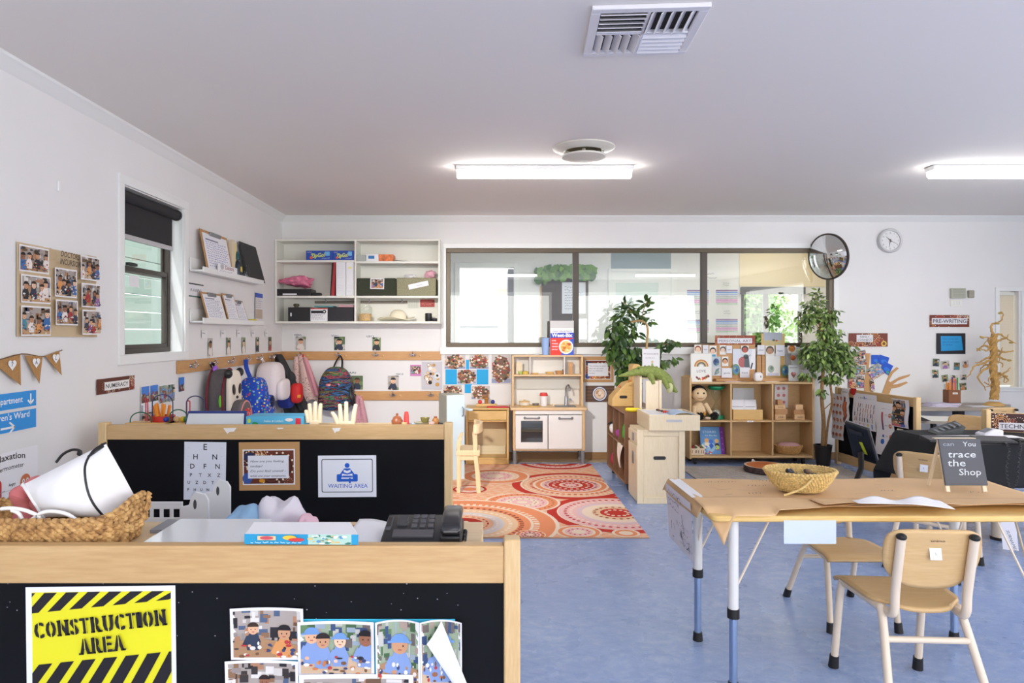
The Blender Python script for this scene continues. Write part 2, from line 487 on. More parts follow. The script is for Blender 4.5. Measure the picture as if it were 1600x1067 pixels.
M_RUBBER=mat('black_rubber',c(24,24,25),0.6)
M_MAPLE=wood('maple_rail',c(200,163,112),c(224,190,142),'X')
M_MAPLEY=wood('maple_rail_deep',c(200,163,112),c(224,190,142),'Y')
M_MAPLEZ=wood('maple_post',c(214,182,130),c(236,208,160),'Z')
M_OAKRAIL=wood('oak_hook_rail',c(190,140,88),c(214,168,112),'X')
M_OAKRAILY=wood('oak_hook_rail_deep',c(190,140,88),c(214,168,112),'Y')
M_BIRCH=wood('birch_ply',c(214,184,138),c(232,206,164),'X',grain=0.15)
M_BIRCHZ=wood('birch_ply_upright',c(218,190,146),c(234,210,170),'Z',grain=0.15)
M_SHELFZ=wood('shelf_maple_upright',c(196,160,110),c(216,182,134),'Z',grain=0.15)
M_SHELFX=wood('shelf_maple_board',c(200,164,114),c(220,186,138),'X',grain=0.15)
M_PALE=wood('pale_ply',c(226,208,178),c(240,226,200),'Z',grain=0.12)
M_PINE=wood('honey_pine',c(214,174,108),c(234,198,134),'X')
M_PINEZ=wood('honey_pine_upright',c(214,174,108),c(234,198,134),'Z')
M_WALNUT=wood('walnut_board',c(112,78,54),c(146,106,76),'Z',grain=0.3)
M_WALNUTY=wood('walnut_board_flat',c(130,92,64),c(164,122,88),'Y',grain=0.3)
M_SEAT=wood('chair_ply',c(206,170,118),c(226,194,144),'X',scale=1.4)
M_PAPER=mat('white_paper',c(240,240,243),0.7)
M_KRAFT=mat('kraft_paper',c(222,184,138),0.75,noise=0.05,nscale=6)
M_CARD=mat('brown_cardboard',c(188,144,96),0.8,noise=0.05,nscale=12)
#  room shell
def holed(name,plane,a0,a1,b0,b1,d0,d1,holes,m):
 """a wall slab with rectangular holes; plane XZ (d is Y) or YZ (d is X)"""
 A=sorted({a0,a1,*[h[0]for h in holes],*[h[1]for h in holes]});B=sorted({b0,b1,*[h[2]for h in holes],*[h[3]for h in holes]})
 mb=MB()
 for i in range(len(A)-1):
  for j in range(len(B)-1):
   ca,cb=(A[i]+A[i+1])/2,(B[j]+B[j+1])/2
   if any(h[0]<ca<h[1]and h[2]<cb<h[3]for h in holes):continue
   if plane=='XZ':mb.box(A[i],d0,B[j],A[i+1],d1,B[j+1])
   else:mb.box(d0,A[i],B[j],d1,A[i+1],B[j+1])
 return mb.build(name,m,kind='structure',angle=0.2)
XR,YF,HC=5.9,-2.6,2.5
W1=(3.945,4.727,1.165,2.158)
W2=(X(697,YB),X(1302,YB),Z(542,YB),Z(388,YB))
W3=(5.27,5.475,Z(605,YB),Z(455,YB))
def floor_material():
 m=bpy.data.materials.new('blue_vinyl_floor');m.use_nodes=True
 nt=m.node_tree;b=nt.nodes['Principled BSDF'];L=nt.links.new
 b.inputs['Roughness'].default_value=0.22;b.inputs['Specular IOR Level'].default_value=0.45
 tc=nt.nodes.new('ShaderNodeTexCoord');mp=nt.nodes.new('ShaderNodeMapping')
 mp.inputs['Rotation'].default_value=(0,0,0.6);mp.inputs['Scale'].default_value=(2.2,3.6,1)
 L(tc.outputs['Object'],mp.inputs['Vector'])
 n=nt.nodes.new('ShaderNodeTexNoise');n.inputs['Scale'].default_value=7;n.inputs['Detail'].default_value=10;n.inputs['Roughness'].default_value=0.78;n.inputs['Distortion'].default_value=0.5
 L(mp.outputs['Vector'],n.inputs['Vector'])
 r=nt.nodes.new('ShaderNodeValToRGB');e=r.color_ramp.elements
 e[0].position=0.30;e[0].color=c(124,148,200);e[1].position=0.76;e[1].color=c(184,196,224)
 k=r.color_ramp.elements.new(0.52);k.color=c(146,168,212)
 L(n.outputs['Fac'],r.inputs['Fac'])
 vf=nt.nodes.new('ShaderNodeTexVoronoi');vf.inputs['Scale'].default_value=26;lt=nt.nodes.new('ShaderNodeMath');lt.operation='LESS_THAN';lt.inputs[1].default_value=.07
 L(mp.outputs['Vector'],vf.inputs['Vector']);L(vf.outputs['Distance'],lt.inputs[0]);mf=nt.nodes.new('ShaderNodeMix');mf.data_type='RGBA';mf.inputs[7].default_value=c(206,214,232)
 L(lt.outputs[0],mf.inputs[0]);L(r.outputs['Color'],mf.inputs[6]);L(mf.outputs[2],b.inputs['Base Color'])
 n2=nt.nodes.new('ShaderNodeTexNoise');n2.inputs['Scale'].default_value=3;n2.inputs['Detail'].default_value=6
 L(tc.outputs['Object'],n2.inputs['Vector'])
 mr=nt.nodes.new('ShaderNodeMapRange');mr.inputs['To Min'].default_value=0.16;mr.inputs['To Max'].default_value=0.38
 L(n2.outputs['Fac'],mr.inputs['Value']);L(mr.outputs[0],b.inputs['Roughness'])
 return m
MB().box(XL-.15,YF-.15,-.1,XR+.15,YB+.12,0).build('floor',floor_material(),kind='structure')
MB().box(XL-.15,YF-.15,HC,XR+.15,YB+.12,HC+.1).build('ceiling',M_CEIL,kind='structure')
holed('wall_left','YZ',YF-.15,YB+.12,0,HC,XL-.15,XL,[W1],M_WALL)
holed('wall_back','XZ',XL-.15,XR+.15,0,HC,YB,YB+.12,[W2,W3],M_WALL)
FW=[(-1.2,1.6,.5,2.2),(2.2,5.2,.5,2.2)]
holed('wall_front','XZ',XL-.15,XR+.15,0,HC,YF-.15,YF,FW,M_WALL)
RW=[(-1.6,1.4,.9,2.2),(2.2,4.6,.9,2.2)]
holed('wall_right','YZ',YF-.15,YB+.12,0,HC,XR,XR+.15,RW,M_WALL)
cor=[(0,0),(.055,0),(.05,-.012),(.03,-.026),(.014,-.05),(.0,-.06)]
mb=MB();mb.prism([(XL+a,HC+b)for a,b in cor],YF,YB,'XZ');mb.build('trim_1',M_TRIM,kind='structure',angle=0.5)
mb=MB();mb.prism([(YB-a,HC+b)for a,b in cor],XL,XR,'YZ');mb.build('trim_2',M_TRIM,kind='structure',angle=0.5)
M_SKIRT=wood('brown_skirting',c(140,104,66),c(168,130,88),'X')
bx('baseboard_back',M_SKIRT,None,XL,YB-.016,0.002,XR,YB,.075,kind='structure')
bx('baseboard_left',M_TRIM,None,XL,YF,0.002,XL+.014,YB-.02,.075,kind='structure')
MB().box(XL+.02,YB-.17,.0005,2.0,YB-.017,.003).build('trim_3',mat('tan_floor_strip',c(178,158,128),.4),kind='structure')  # tan strip on the floor along the end wall
# ---- window_1: sash window in the left wall, with white lining
w=thing('window_1',None,None,(XL,4.3,1.16));w['kind']='structure'
def ring_yz(x0,x1,y0,y1,z0,z1,t):
 m=MB();m.box(x0,y0,z0,x1,y1,z0+t);m.box(x0,y0,z1-t,x1,y1,z1);m.box(x0,y0,z0+t,x1,y0+t,z1-t);m.box(x0,y1-t,z0+t,x1,y1,z1-t);return m
ring_yz(XL-.0,XL+.014,W1[0]-.06,W1[1]+.06,W1[2]-.05,W1[3]+.055,.055).build('casing',M_TRIM,w,bevel=.002)
ring_yz(XL-.148,XL-.002,W1[0]-.0,W1[1]+.0,W1[2]-.0,W1[3]+.0,.006).build('lining',M_TRIM,w)
ring_yz(XL-.135,XL-.085,W1[0]+.006,W1[1]-.006,W1[2]+.006,W1[3]-.006,.032).build('frame',M_DARKF,w,bevel=.002)
zm=1.69
ring_yz(XL-.115,XL-.09,W1[0]+.03,W1[1]-.03,W1[2]+.03,zm+.02,.032).build('lower_sash',M_DARKF,w,bevel=.002)
ring_yz(XL-.13,XL-.116,W1[0]+.03,W1[1]-.03,zm-.02,W1[3]-.03,.028).build('upper_sash',M_DARKF,w,bevel=.002)
bx('latch',M_BLACK,w,XL-.09,4.14,zm+.02,XL-.065,4.24,zm+.04)
bx('sticker',M_PAPER,w,XL-.0925,4.19,1.585,XL-.0915,4.31,1.655,bevel=0)
bx('pane',glass('window_glass'),w,XL-.106,W1[0]+.06,W1[2]+.06,XL-.104,W1[1]-.06,zm,bevel=0)
bx('pane',glass('window_glass'),w,XL-.124,W1[0]+.05,zm,XL-.122,W1[1]-.05,W1[3]-.05,bevel=0)
b=thing('roller_blind','black roller blind pulled a third of the way down the sash window','blind',(XL-.04,4.33,1.87))
MB().cyl((XL-.04,W1[0]+.012,2.11),(XL-.04,W1[1]-.03,2.11),.034,20).build('roller',mat('blind_black',c(38,37,40),.8),b)
MB().box(XL-.052,W1[0]+.015,1.885,XL-.049,W1[1]-.06,2.11).build('fabric',MATS['blind_black'],b)
bx('bottom_bar',mat('blind_bar',c(190,188,190),.4),b,XL-.058,W1[0]+.012,1.86,XL-.044,W1[1]-.055,1.89,bevel=.004)
MB().cyl((XL-.04,W1[1]-.03,2.11),(XL-.04,W1[1]-.008,2.11),.038,20).build('bracket',M_BLACK,b)
f=MB()
for i in range(14):f.box(XL-1.35,2.2,.15+i*.17,XL-1.3,8.2,.31+i*.17)
f.build('boarded_fence',mat('fence_paint',c(150,166,156),.7),label='pale green horizontal board fence seen through the sash window',cat='fence')
# ---- window_2: long inner window in the back wall
w=thing('window_2',None,None,(W2[0],YB,W2[2]));w['kind']='structure'
def ring_xz(y0,y1,x0,x1,z0,z1,t):
 m=MB();m.box(x0,y0,z0,x1,y1,z0+t);m.box(x0,y0,z1-t,x1,y1,z1);m.box(x0,y0,z0+t,x0+t,y1,z1-t);m.box(x1-t,y0,z0+t,x1,y1,z1-t);return m
mb=ring_xz(YB-.016,YB,W2[0]-.05,W2[1]+.05,W2[2]-.05,W2[3]+.05,.05);mb.build('casing',M_TRIM,w,bevel=.002)
bx('sill',M_TRIM,w,W2[0]-.06,YB-.03,W2[2]-.075,W2[1]+.06,YB,W2[2]-.003)
ring_xz(YB+.0,YB+.07,W2[0]+.001,W2[1]-.001,W2[2]+.001,W2[3]-.001,.042).build('frame',M_BROWNF,w,bevel=.003)
for p in(900,1101):
 bx('mullion',mat('mullion_dark',c(70,60,52),.4),w,X(p,YB)-.03,YB+.005,W2[2]+.04,X(p,YB)+.03,YB+.065,W2[3]-.04)
GL=glass('inner_glass',refl=1.6)
xs=[W2[0]+.04,X(900,YB)-.028,X(900,YB)+.028,X(1101,YB)-.028,X(1101,YB)+.028,W2[1]-.04]
for i in range(3):
 bx('pane',GL,w,xs[2*i],YB+.033,W2[2]+.04,xs[2*i+1],YB+.036,W2[3]-.04,bevel=0).rotation_euler.x=.005
 # ---- window_3: narrow window with venetian blind at the far end
w=thing('window_3',None,None,(W3[0],YB,W3[2]));w['kind']='structure'
mb=ring_xz(YB-.014,YB,W3[0]-.04,W3[1]+.06,W3[2]-.04,W3[3]+.04,.04);mb.build('casing',M_TRIM,w,bevel=.002)
bx('sill',M_TRIM,w,W3[0]-.02,YB-.03,W3[2]-.012,W3[1]+.06,YB+.1,W3[2]+.004)
bx('pane',glass('window_glass'),w,W3[0],YB+.1,W3[2],W3[1],YB+.103,W3[3],bevel=0)
b=thing('venetian_blind','closed cream venetian blind in the narrow end window','blind',(5.35,YB+.06,W3[2]))
mb=MB();n=34
for i in range(n):
 z=lerp(W3[2]+.03,W3[3]-.05,i/(n-1))
 mb.obox(((W3[0]+W3[1])/2,YB+.06,z),(W3[1]-W3[0]-.02,.03,.002),(R(68),0,0))
mb.build('slats',mat('blind_slat',c(226,216,196),.5),b)
bx('head_rail',M_WHITE,b,W3[0]+.005,YB+.045,W3[3]-.04,W3[1]-.005,YB+.08,W3[3]-.005)
#  ceiling fittings
def batten(x,y,label):
 t=thing('ceiling_light',label,'light',(x,y,HC-.09),group='ceiling batten lights')
 m=MB();m.box(x-.635,y-.05,HC-.035,x+.635,y+.05,HC-.0005);m.build('housing',M_TRIM,t,bevel=.006)
 m=MB();m.prism([(y-.045,HC-.035),(y-.04,HC-.065),(y-.025,HC-.082),(y+.025,HC-.082),(y+.04,HC-.065),(y+.045,HC-.035)],x-.625,x+.625,'YZ')
 m.build('diffuser',mat('lit_diffuser',c(255,255,255),.5,emit=(1,.975,.94,1),estr=19.5),t)
 return t
batten(X(850,4.92),4.92,'lit white batten light on the ceiling just in front of the round vent')
batten(3.195+.63,4.92,'lit white batten light cut off by the edge of view beside the wall clock')
batten(.45,-.4,'lit white batten light on the ceiling behind the camera seen in the inner window')
batten(3.8,-.4,'lit white batten light behind the camera toward the window wall')
v=thing('ceiling_air_vent','square white ceiling air vent with four louvred quarters','vent',(.615,2.70,HC),R(-3.5))
M_VENT=mat('vent_white',c(228,226,230),.5);M_VDARK=mat('vent_dark',c(50,50,52),.8)
v0=wmat(v)
def vb(name,m,x0,y0,z0,x1,y1,z1,bevel=.002,rot=None):
 mb=MB();mb.box(x0,y0,z0,x1,y1,z1)
 mb.v=[tuple(v0@Vector(p))for p in mb.v]
 return mb.build(name,m,v,bevel=bevel)
mb=MB();S=.215;T=.035
for q in((-S,-S,S,-S+T),(-S,S-T,S,S),(-S,-S+T,-S+T,S-T),(S-T,-S+T,S,S-T),(-.006,-S+T,.006,S-T),(-S+T,-.006,S-T,.006)):
 mb.box(q[0],q[1],-.018,q[2],q[3],-.0005)
mb.v=[tuple(v0@Vector(p))for p in mb.v];mb.build('frame',M_VENT,v,bevel=.003)
vb('backing',M_VDARK,-S+.01,-S+.01,-.0035,S-.01,S-.01,-.0005)
for qx,qy,d,ang in((-1,-1,'x',40),(1,1,'x',-35),(-1,1,'y',42),(1,-1,'y',-42)):
 mb=MB()
 for i in range(5):
  o=.02+.165*i/4.6
  if d=='x':mb.obox((qx*.093,qy*o,-.012),(.172,.036,.0025),(R(ang),0,0))
  else:mb.obox((qx*o,qy*.093,-.012),(.036,.172,.0025),(0,R(ang),0))
 mb.v=[tuple(v0@Vector(p))for p in mb.v];mb.build('louvres',M_VENT,v)
e=thing('round_ceiling_vent','round white exhaust vent with a dropped centre disc','vent',(X(912,4.42),4.42,HC))
ex,ey=X(912,4.42),4.42
M_RV=mat('vent_cream',c(226,222,210),.5)
MB().lathe([(.115,-.004),(.2,-.001),(.2,-.008),(.175,-.02),(.13,-.03),(.115,-.02),(.115,-.004)],(ex,ey,HC),40).build('outer_ring',M_RV,e)
MB().lathe([(0,-.002),(.12,-.002),(.12,-.006),(0,-.006)],(ex,ey,HC),32).build('throat',mat('throat_brown',c(110,98,72),.8),e)
MB().lathe([(0,-.05),(.125,-.05),(.142,-.056),(.14,-.066),(.1,-.074),(0,-.078)],(ex,ey,HC),40).build('centre_disc',M_RV,e)
MB().cyl((ex,ey,HC-.05),(ex,ey,HC-.005),.012,10).build('stem',M_RV,e)
#  room behind the inner window
YN=10.5
fx=lambda p:X(p,YN)
FD=(fx(718),fx(803),0,Z(418,YN));FD2=(fx(955),fx(1048),0,Z(425,YN));FWN=(fx(1158),fx(1254),Z(565,YN),Z(448,YN))
M_FAR=mat('far_wall_paint',c(234,233,234),.8)
holed('wall_far','XZ',-1.2,6.2,0,HC+.3,YN,YN+.12,[FD,FWN],M_FAR)
MB().box(-1.4,YB+.12,0,-1.2,YN+.1,HC+.3).build('wall_far_left',M_FAR,kind='structure')
M_BEIGE=mat('warm_beige_wall',c(238,222,190),.8)
MB().box(fx(1290),YB+.13,0,fx(1290)+.12,YN,HC+.3).build('wall_far_right',M_BEIGE,kind='structure')
MB().box(fx(1155),YN-.012,FWN[3]+.0,fx(1290),YN-.001,HC+.3).build('wall_far_beige',M_BEIGE,kind='structure')
MB().box(-1.3,YB+.12,HC+.3,6.2,YN+.1,HC+.4).build('ceiling_far',M_CEIL,kind='structure')
MB().box(-1.3,YB+.12,-.1,6.2,14.5,-.002).build('floor_far',mat('far_floor',c(200,196,188),.5),kind='structure')
d=thing('door_1',None,None,(FD[0],YN,0));d['kind']='structure'
m=MB();m.box(FD[0]-.07,YN-.03,0,FD[0],YN,FD[3]+.07);m.box(FD[1],YN-.03,0,FD[1]+.07,YN,FD[3]+.07);m.box(FD[0],YN-.03,FD[3],FD[1],YN,FD[3]+.07);m.build('frame',M_TRIM,d,bevel=.003)
bx('leaf',mat('door_grey',c(120,120,128),.5),d,FD[1]-.09,YN+.01,0,FD[1]-.005,YN+.8,FD[3]-.02)
MB().box(FD[0]-.3,YN+1.6,0,FD[1]+.3,YN+1.7,2.6).build('wall_corridor',mat('corridor_wall',c(236,238,240),.8),kind='structure')
t=thing('roller_blind','taupe roller blind half drawn in the room beyond the open doorway','blind',(FD[0]+.3,YN+1.5,1.3))
bx('fabric',mat('taupe_blind',c(196,184,178),.8),t,FD[0]-.1,YN+1.53,Z(510,12.05),fx(775)+.06,YN+1.55,Z(440,12.05))
bx('bottom_bar',mat('taupe_bar',c(120,124,132),.6),t,FD[0]-.1,YN+1.52,Z(512,12.05),fx(775)+.06,YN+1.56,Z(509,12.05))
back_sheet('paper_sheet','orange paper sign on the corridor wall beyond the open doorway','sign',777,450,801,468,lambda a:(a.rect(0,0,100,a.H,c(224,190,150)),a.scribble(8,8,92,a.H-8,3,c(190,150,110),3,4)),Y=12.0)
MB().prism(rrect(X(783,12.05),Z(512,12.05),X(791,12.05),Z(487,12.05),.02),12.0,12.06,'XZ').build('soap_dispenser',mat('beige_plastic',c(190,176,150),.5),label='beige soap dispenser on the wall beyond the open doorway',cat='dispenser',bevel=.006)
t=thing('pinboard','dark brown pinboard under an ivy garland seen through the inner window','noticeboard',(fx(882),YN-.02,1.0))
bx('panel',mat('dark_cork',c(74,62,56),.8,noise=.2,nscale=30),t,fx(846),YN-.02,1.0,fx(919),YN-.002,Z(430,YN))
bx('edge',M_OAKRAIL,t,fx(844),YN-.024,1.0,fx(846),YN-.002,Z(447,YN),bevel=0)
def ivy():
 rd=random.Random(4);mb=MB()
 for i in range(150):
  u=rd.random();x=lerp(fx(838),fx(928),u);z=Z(426,YN)+rd.uniform(-.1,.09)+(.0 if u>.15 else rd.uniform(-.12,0));y=YN-.03-rd.random()*.07
  a=rd.random()*6.28;s=rd.uniform(.04,.075);cs,sn=math.cos(a),math.sin(a)
  pts=[(0,-s),(s*.7,-s*.2),(s*.5,s*.5),(0,s),(-s*.5,s*.5),(-s*.7,-s*.2)]
  k=rd.random()
  mb.add([(x+p*cs-q*sn,y+rd.uniform(-.01,.01),z+p*sn+q*cs)for p,q in pts],[tuple(range(6))],0,(lerp(.04,.2,k),lerp(.13,.38,k),lerp(.03,.06,k),1))
 return mb
ivy().build('ivy_garland',PAINT,label='green ivy garland draped over the top of the dark pinboard',cat='garland')
back_sheet('poster','white policy poster pinned to the dark pinboard','poster',878,441,915,490,lambda a:(a.rect(0,0,100,a.H,c(224,226,236)),a.scribble(12,15,88,a.H-15,9,c(90,100,140),5,2),a.ell(50,a.H*.5,7,9,c(80,120,200))),Y=YN-.022)
back_sheet('poster','small white poster with a black triangle at the foot of the dark pinboard','poster',894,498,917,530,lambda a:(a.rect(0,0,100,a.H,c(228,228,236)),a.poly([(12,a.H*.4),(42,a.H*.4),(30,a.H*.65)],c(60,66,90)),a.scribble(12,10,88,a.H*.35,4,c(150,150,165),6,3)),Y=YN-.022)
d=thing('door_2',None,None,(FD2[0],YN,0));d['kind']='structure'
m=MB();m.box(FD2[0]-.05,YN-.03,0,FD2[0],YN,FD2[3]+.05);m.box(FD2[1],YN-.03,0,FD2[1]+.09,YN,FD2[3]+.05);m.box(FD2[0],YN-.03,FD2[3],FD2[1],YN,FD2[3]+.05);m.build('frame',M_TRIM,d,bevel=.003)
bx('leaf',M_TRIM,d,FD2[0],YN-.02,0,FD2[1],YN-.002,FD2[3])
bx('pane',mat('frosted_glass',c(210,224,220),.25),d,fx(962),YN-.026,1.0,fx(1028),YN-.019,Z(442,YN))
bx('handle',M_STEEL,d,fx(1031),YN-.05,Z(466,YN),fx(1043),YN-.03,Z(464,YN))
bx('wall_far_transom',mat('transom_blue',c(150,166,176),.4),None,fx(955),YN-.01,Z(423,YN),fx(1048),YN-.001,2.7,bevel=0,kind='structure')
def chart(a,s=1):
 a.rect(0,0,100,a.H,c(236,236,240));H=a.H
 for i,cc in enumerate([c(150,110,160),c(120,160,225),c(170,190,230),c(196,196,204),c(190,200,200),c(222,150,205),c(226,170,214),c(190,215,190)]):
  a.rect(4,H*(.9-i*.11)-H*.09,96,H*(.9-i*.11),cc);a.scribble(8,H*(.9-i*.11)-H*.08,92,H*(.9-i*.11),1,c(110,110,130),i+s,1)
for i,(a0,b0,a1,b1,wh)in enumerate(((1072,450,1109,478,'upper timetable beside the mullion'),(1117,450,1154,477,'upper timetable beside the green window'),(1117,496,1154,520,'lower timetable beside the green window'),(1072,497,1109,521,'lower timetable beside the mullion'))):
 back_sheet('timetable','striped pink and blue '+wh+' in the next room','chart',a0,b0,a1,b1,lambda a:chart(a,i),Y=YN-.004,group='timetables in the next room')
for i,(a0,b0,a1,b1,wh)in enumerate(((1104,424,1121,438,'on the far wall, highest of the notes'),(1129,440,1141,448,'just over the upper timetable'),(1085,484,1098,492,'over the lower timetable near the mullion'),(1130,484,1142,492,'over the lower timetable near the green window'))):
 back_sheet('note_card','small white note '+wh,'note',a0,b0,a1,b1,lambda a:(a.rect(0,0,100,a.H,c(232,232,234)),a.scribble(8,6,92,a.H-6,2,c(60,60,70),i,5)),Y=YN-.004,group='notes in the next room')
w=thing('window_4',None,None,(FWN[0],YN,FWN[2]));w['kind']='structure'
ring_xz(YN+.01,YN+.06,FWN[0],FWN[1],FWN[2],FWN[3],.05).build('frame',M_DARKF,w)
bx('mullion',M_DARKF,w,fx(1197)-.04,YN+.005,FWN[2],fx(1197)+.04,YN+.06,FWN[3])
bx('head_box',mat('blind_box_dark',c(70,70,66),.6),w,FWN[0]-.02,YN-.06,Z(460,YN),FWN[1]+.02,YN-.013,Z(449,YN))
rd=random.Random(9)
for n_,(tx,ty,rr,lab)in enumerate(((4.72,12.2,.52,'bright green leafy tree beyond the far window, beside its dark mullion'),(6.3,13.6,1.0,'pale sunlit tree beyond the right half of the far window'))):
 t=thing('tree',lab,'tree',(tx,ty,0))
 MB().tube([(tx,ty,0),(tx+.05,ty,.8),(tx,ty,1.6)],[.09,.07,.05]).build('trunk',mat('bark',c(110,90,70),.9),t)
 mb=MB()
 for i in range(1500):
  p=Vector((rd.gauss(0,1),rd.gauss(0,1),rd.gauss(0,1))).normalized()*rr*rd.uniform(.3,1.0)**.5
  p=Vector((tx+p.x,ty+p.y*.6,1.6+p.z*1.3));a,b_=Vector((rd.uniform(-1,1),rd.uniform(-1,1),rd.uniform(-1,1))),Vector((rd.uniform(-1,1),rd.uniform(-1,1),rd.uniform(-1,1)))
  a=a.normalized()*.09;b_=b_.normalized()*.05;k=rd.random()
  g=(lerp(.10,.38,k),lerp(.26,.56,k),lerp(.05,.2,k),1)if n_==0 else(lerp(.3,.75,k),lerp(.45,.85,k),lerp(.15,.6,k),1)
  mb.add([p-a,p-b_,p+a,p+b_],[(0,1,2,3)],0,g)
 mb.build('foliage',PAINT,t)
for i,px_ in enumerate((1160,1203,1228)):
 Yq=9.9
 MB().lathe([(0,0),(.05,0),(.055,.012),(0,.014)],(X(px_,Yq),Yq,HC+.284),16).build('downlight',mat('lit_spot',c(255,255,250),.5,emit=(1,.95,.85,1),estr=9),label=['round downlight over the pane edge of the beige alcove','round downlight in the middle of the beige alcove','round downlight nearest the security mirror in the beige alcove'][i],cat='light',group='alcove downlights')
 #  left wall: sheets and signs
def doctors(a):
 H=a.H;a.poly([(1,1),(98,0),(99,H*.5),(98,H-1),(50,H-.5),(1,H)],c(206,184,150))
 for i in range(30):
  rd=random.Random(i);a.ell(rd.random()*100,rd.random()*H,9,5,(c(212,190,158),c(200,176,140))[i%2],8)
 cw=31
 for k,(x,y,w,h)in enumerate(((3,H*.70,33,H*.28),(4,H*.37,33,H*.30),(3,H*.02,33,H*.32),(40,H*.46,28,H*.33),(40,H*.14,28,H*.29),(71,H*.69,27,H*.29),(71,H*.36,27,H*.29),(71,H*.03,27,H*.30))):
  photo(a,x,y,x+w,y+h,20+k,'room',1.2)
 a.text('DOCTORS',54,H*.91,4.4,c(50,36,26),w=24,rot=-2,bold=.01,shear=.2)
 a.text('INCURSION',54.5,H*.825,4.4,c(50,36,26),w=27,rot=-1,bold=.01,shear=.2)
left_sheet('photo_poster','tan poster of eight group photos headed DOCTORS INCURSION on the side wall','poster',24.5,151,377,528,doctors)
b=thing('burlap_bunting','brown burlap bunting of three pennants with white paper hearts','bunting',(XL+.01,3.1,1.1))
def lw(px,py,xw=XL+.012):
 y=LY(px,xw);return Vector((xw,y,Z(py,y)))
fl=[((-12,566),(31,554),(28,602),'7'),((38,555),(66,557),(57,599),'A'),((70,556),(92,548),(92,586),'L')]
M_BURLAP=mat('burlap',c(176,132,82),.9,noise=.18,nscale=120)
for p,q,r_,ch in fl:
 A_,B_,C_=lw(*p),lw(*q),lw(*r_)
 mb=MB();n=6;vs=[]
 C2=C_+Vector((.012,0,0))
 mb.add([A_,B_,C2,A_+Vector((.002,0,0)),B_+Vector((.002,0,0)),C2+Vector((.002,0,0))],[(0,2,1),(3,4,5),(0,1,4,3),(1,2,5,4),(2,0,3,5)])
 pen=mb.build('pennant',M_BURLAP,b)
 ctr=(A_+B_+C_)/3+Vector((.009,0,.012))
 a=Art(.055,.055);a.clipr=None
 hp=[(50+3.0*16*math.sin(t)**3,50+3.0*(13*math.cos(t)-5*math.cos(2*t)-2*math.cos(3*t)-math.cos(4*t)))for t in[2*PI*i/28 for i in range(28)]]
 a.poly(hp[::-1],c(240,240,240));a.text(ch,50,35,34,c(70,70,110),bold=.01)
 a.build('paper_heart',ctr-Vector((0,.0275,.0275)),(0,1,0),(0,0,1),pen)
MB().tube(smooth_path([lw(-20,569),lw(-12,566),lw(34,553),lw(68,557),lw(97,547)],4),.0025,6).build('string',mat('jute',c(120,92,62),.9),b)
def xray(a):
 a.rect(0,0,100,a.H,c(228,228,232));a.rect(.6,.8,99.4,a.H-.8,c(52,148,222))
 a.text('X-Ray Department',46,a.H*.36,6.2,WHITE,w=66,bold=.01)
 x=91;a.line([(x,a.H*.75),(x,a.H*.22)],2,WHITE);a.line([(x-4,a.H*.4),(x,a.H*.2),(x+4,a.H*.4)],2,WHITE)
def ward(a):
 a.rect(0,0,100,a.H,c(228,228,232));a.rect(.6,.8,99.4,a.H-.8,c(52,148,222))
 a.text("Children's Ward",56,a.H*.62,6.2,WHITE,w=66,bold=.01)
 y=a.H*.25;a.line([(48,y),(66,y)],2,WHITE);a.line([(60,y+5),(67,y),(60,y-5)],2,WHITE)
left_sheet('hospital_sign','blue sign with white down arrow reading X-Ray Department','sign',-58,57,622,653,xray,group='blue hospital signs')
left_sheet('hospital_sign','blue sign with white sideways arrow reading Children Ward','sign',-58,57,655.5,692,ward,group='blue hospital signs')
def thermo(a):
 a.rect(0,0,100,a.H,c(238,237,242));H=a.H
 a.text('Relaxation',55,H*.93,6.3,INK,w=50,bold=.015,arch=2.5);a.text('thermometer',57,H*.875,4.6,INK,w=42,bold=.008,arch=.8)
 n=14;ys=[lerp(H*.3,H*.8,i/n)for i in range(n+1)]
 for i in range(n):
  k=i/n;cc=c(lerp(60,196,k),lerp(110,60,k),lerp(190,64,k))
  a.rect(36,ys[i],45,ys[i+1],cc)
 a.ell(40.5,H*.8,4.5,4.5,c(196,60,64));a.ell(40.5,H*.26,10,10,c(50,110,200))
 for i,t in enumerate(('Angry','Worried','Happy')):
  y=H*(.77-.2*i);a.text(t,60,y,3,INK,shear=.1);a.line([(37,y-4),(70,y-4)],.3,c(150,150,150))
  a.ell(80,y,8,8,c(206,120,84));a.ell(77,y+1,2,2.4,WHITE);a.ell(83,y+1,2,2.4,WHITE);a.ell(77,y+1,.8,1,INK);a.ell(83,y+1,.8,1,INK)
 for i in range(9):a.line([(45,H*(.35+.05*i)),(49,H*(.35+.05*i))],.4,INK)
left_sheet('thermometer_poster','white relaxation thermometer poster low on the side wall behind the basket','poster',-52,59,722,980,thermo,group='relaxation thermometer posters')
def dotted(a,seed=0,x0=0,y0=0,x1=100,y1=None,base=c(96,44,32)):
 y1=a.H if y1 is None else y1;rd=random.Random(seed);a.rect(x0,y0,x1,y1,base);o=a.clipr;a.clipr=(x0,y0,x1,y1)
 for i in range(9):
  x,y,r=rd.uniform(x0,x1),rd.uniform(y0,y1),rd.uniform(.1,.4)*(y1-y0)
  cc=rd.choice([c(214,150,90),c(190,70,50),c(232,214,190),c(50,30,30),c(150,84,56)])
  for j in range(3):a.ring(x,y,r*(.4+.3*j),r*(.5+.3*j),cc,20)
  a.dots(x,y,r*1.25,14,r*.1,c(236,222,200))
 a.clipr=o
def heading(txt,seed,w=None):
 def d(a):
  dotted(a,seed);a.rect(18,a.H*.22,84,a.H*.76,c(238,236,236));a.text(txt,51,a.H*.36,a.H*.27,c(38,36,46),w=w or 60,bold=.012)
 return d
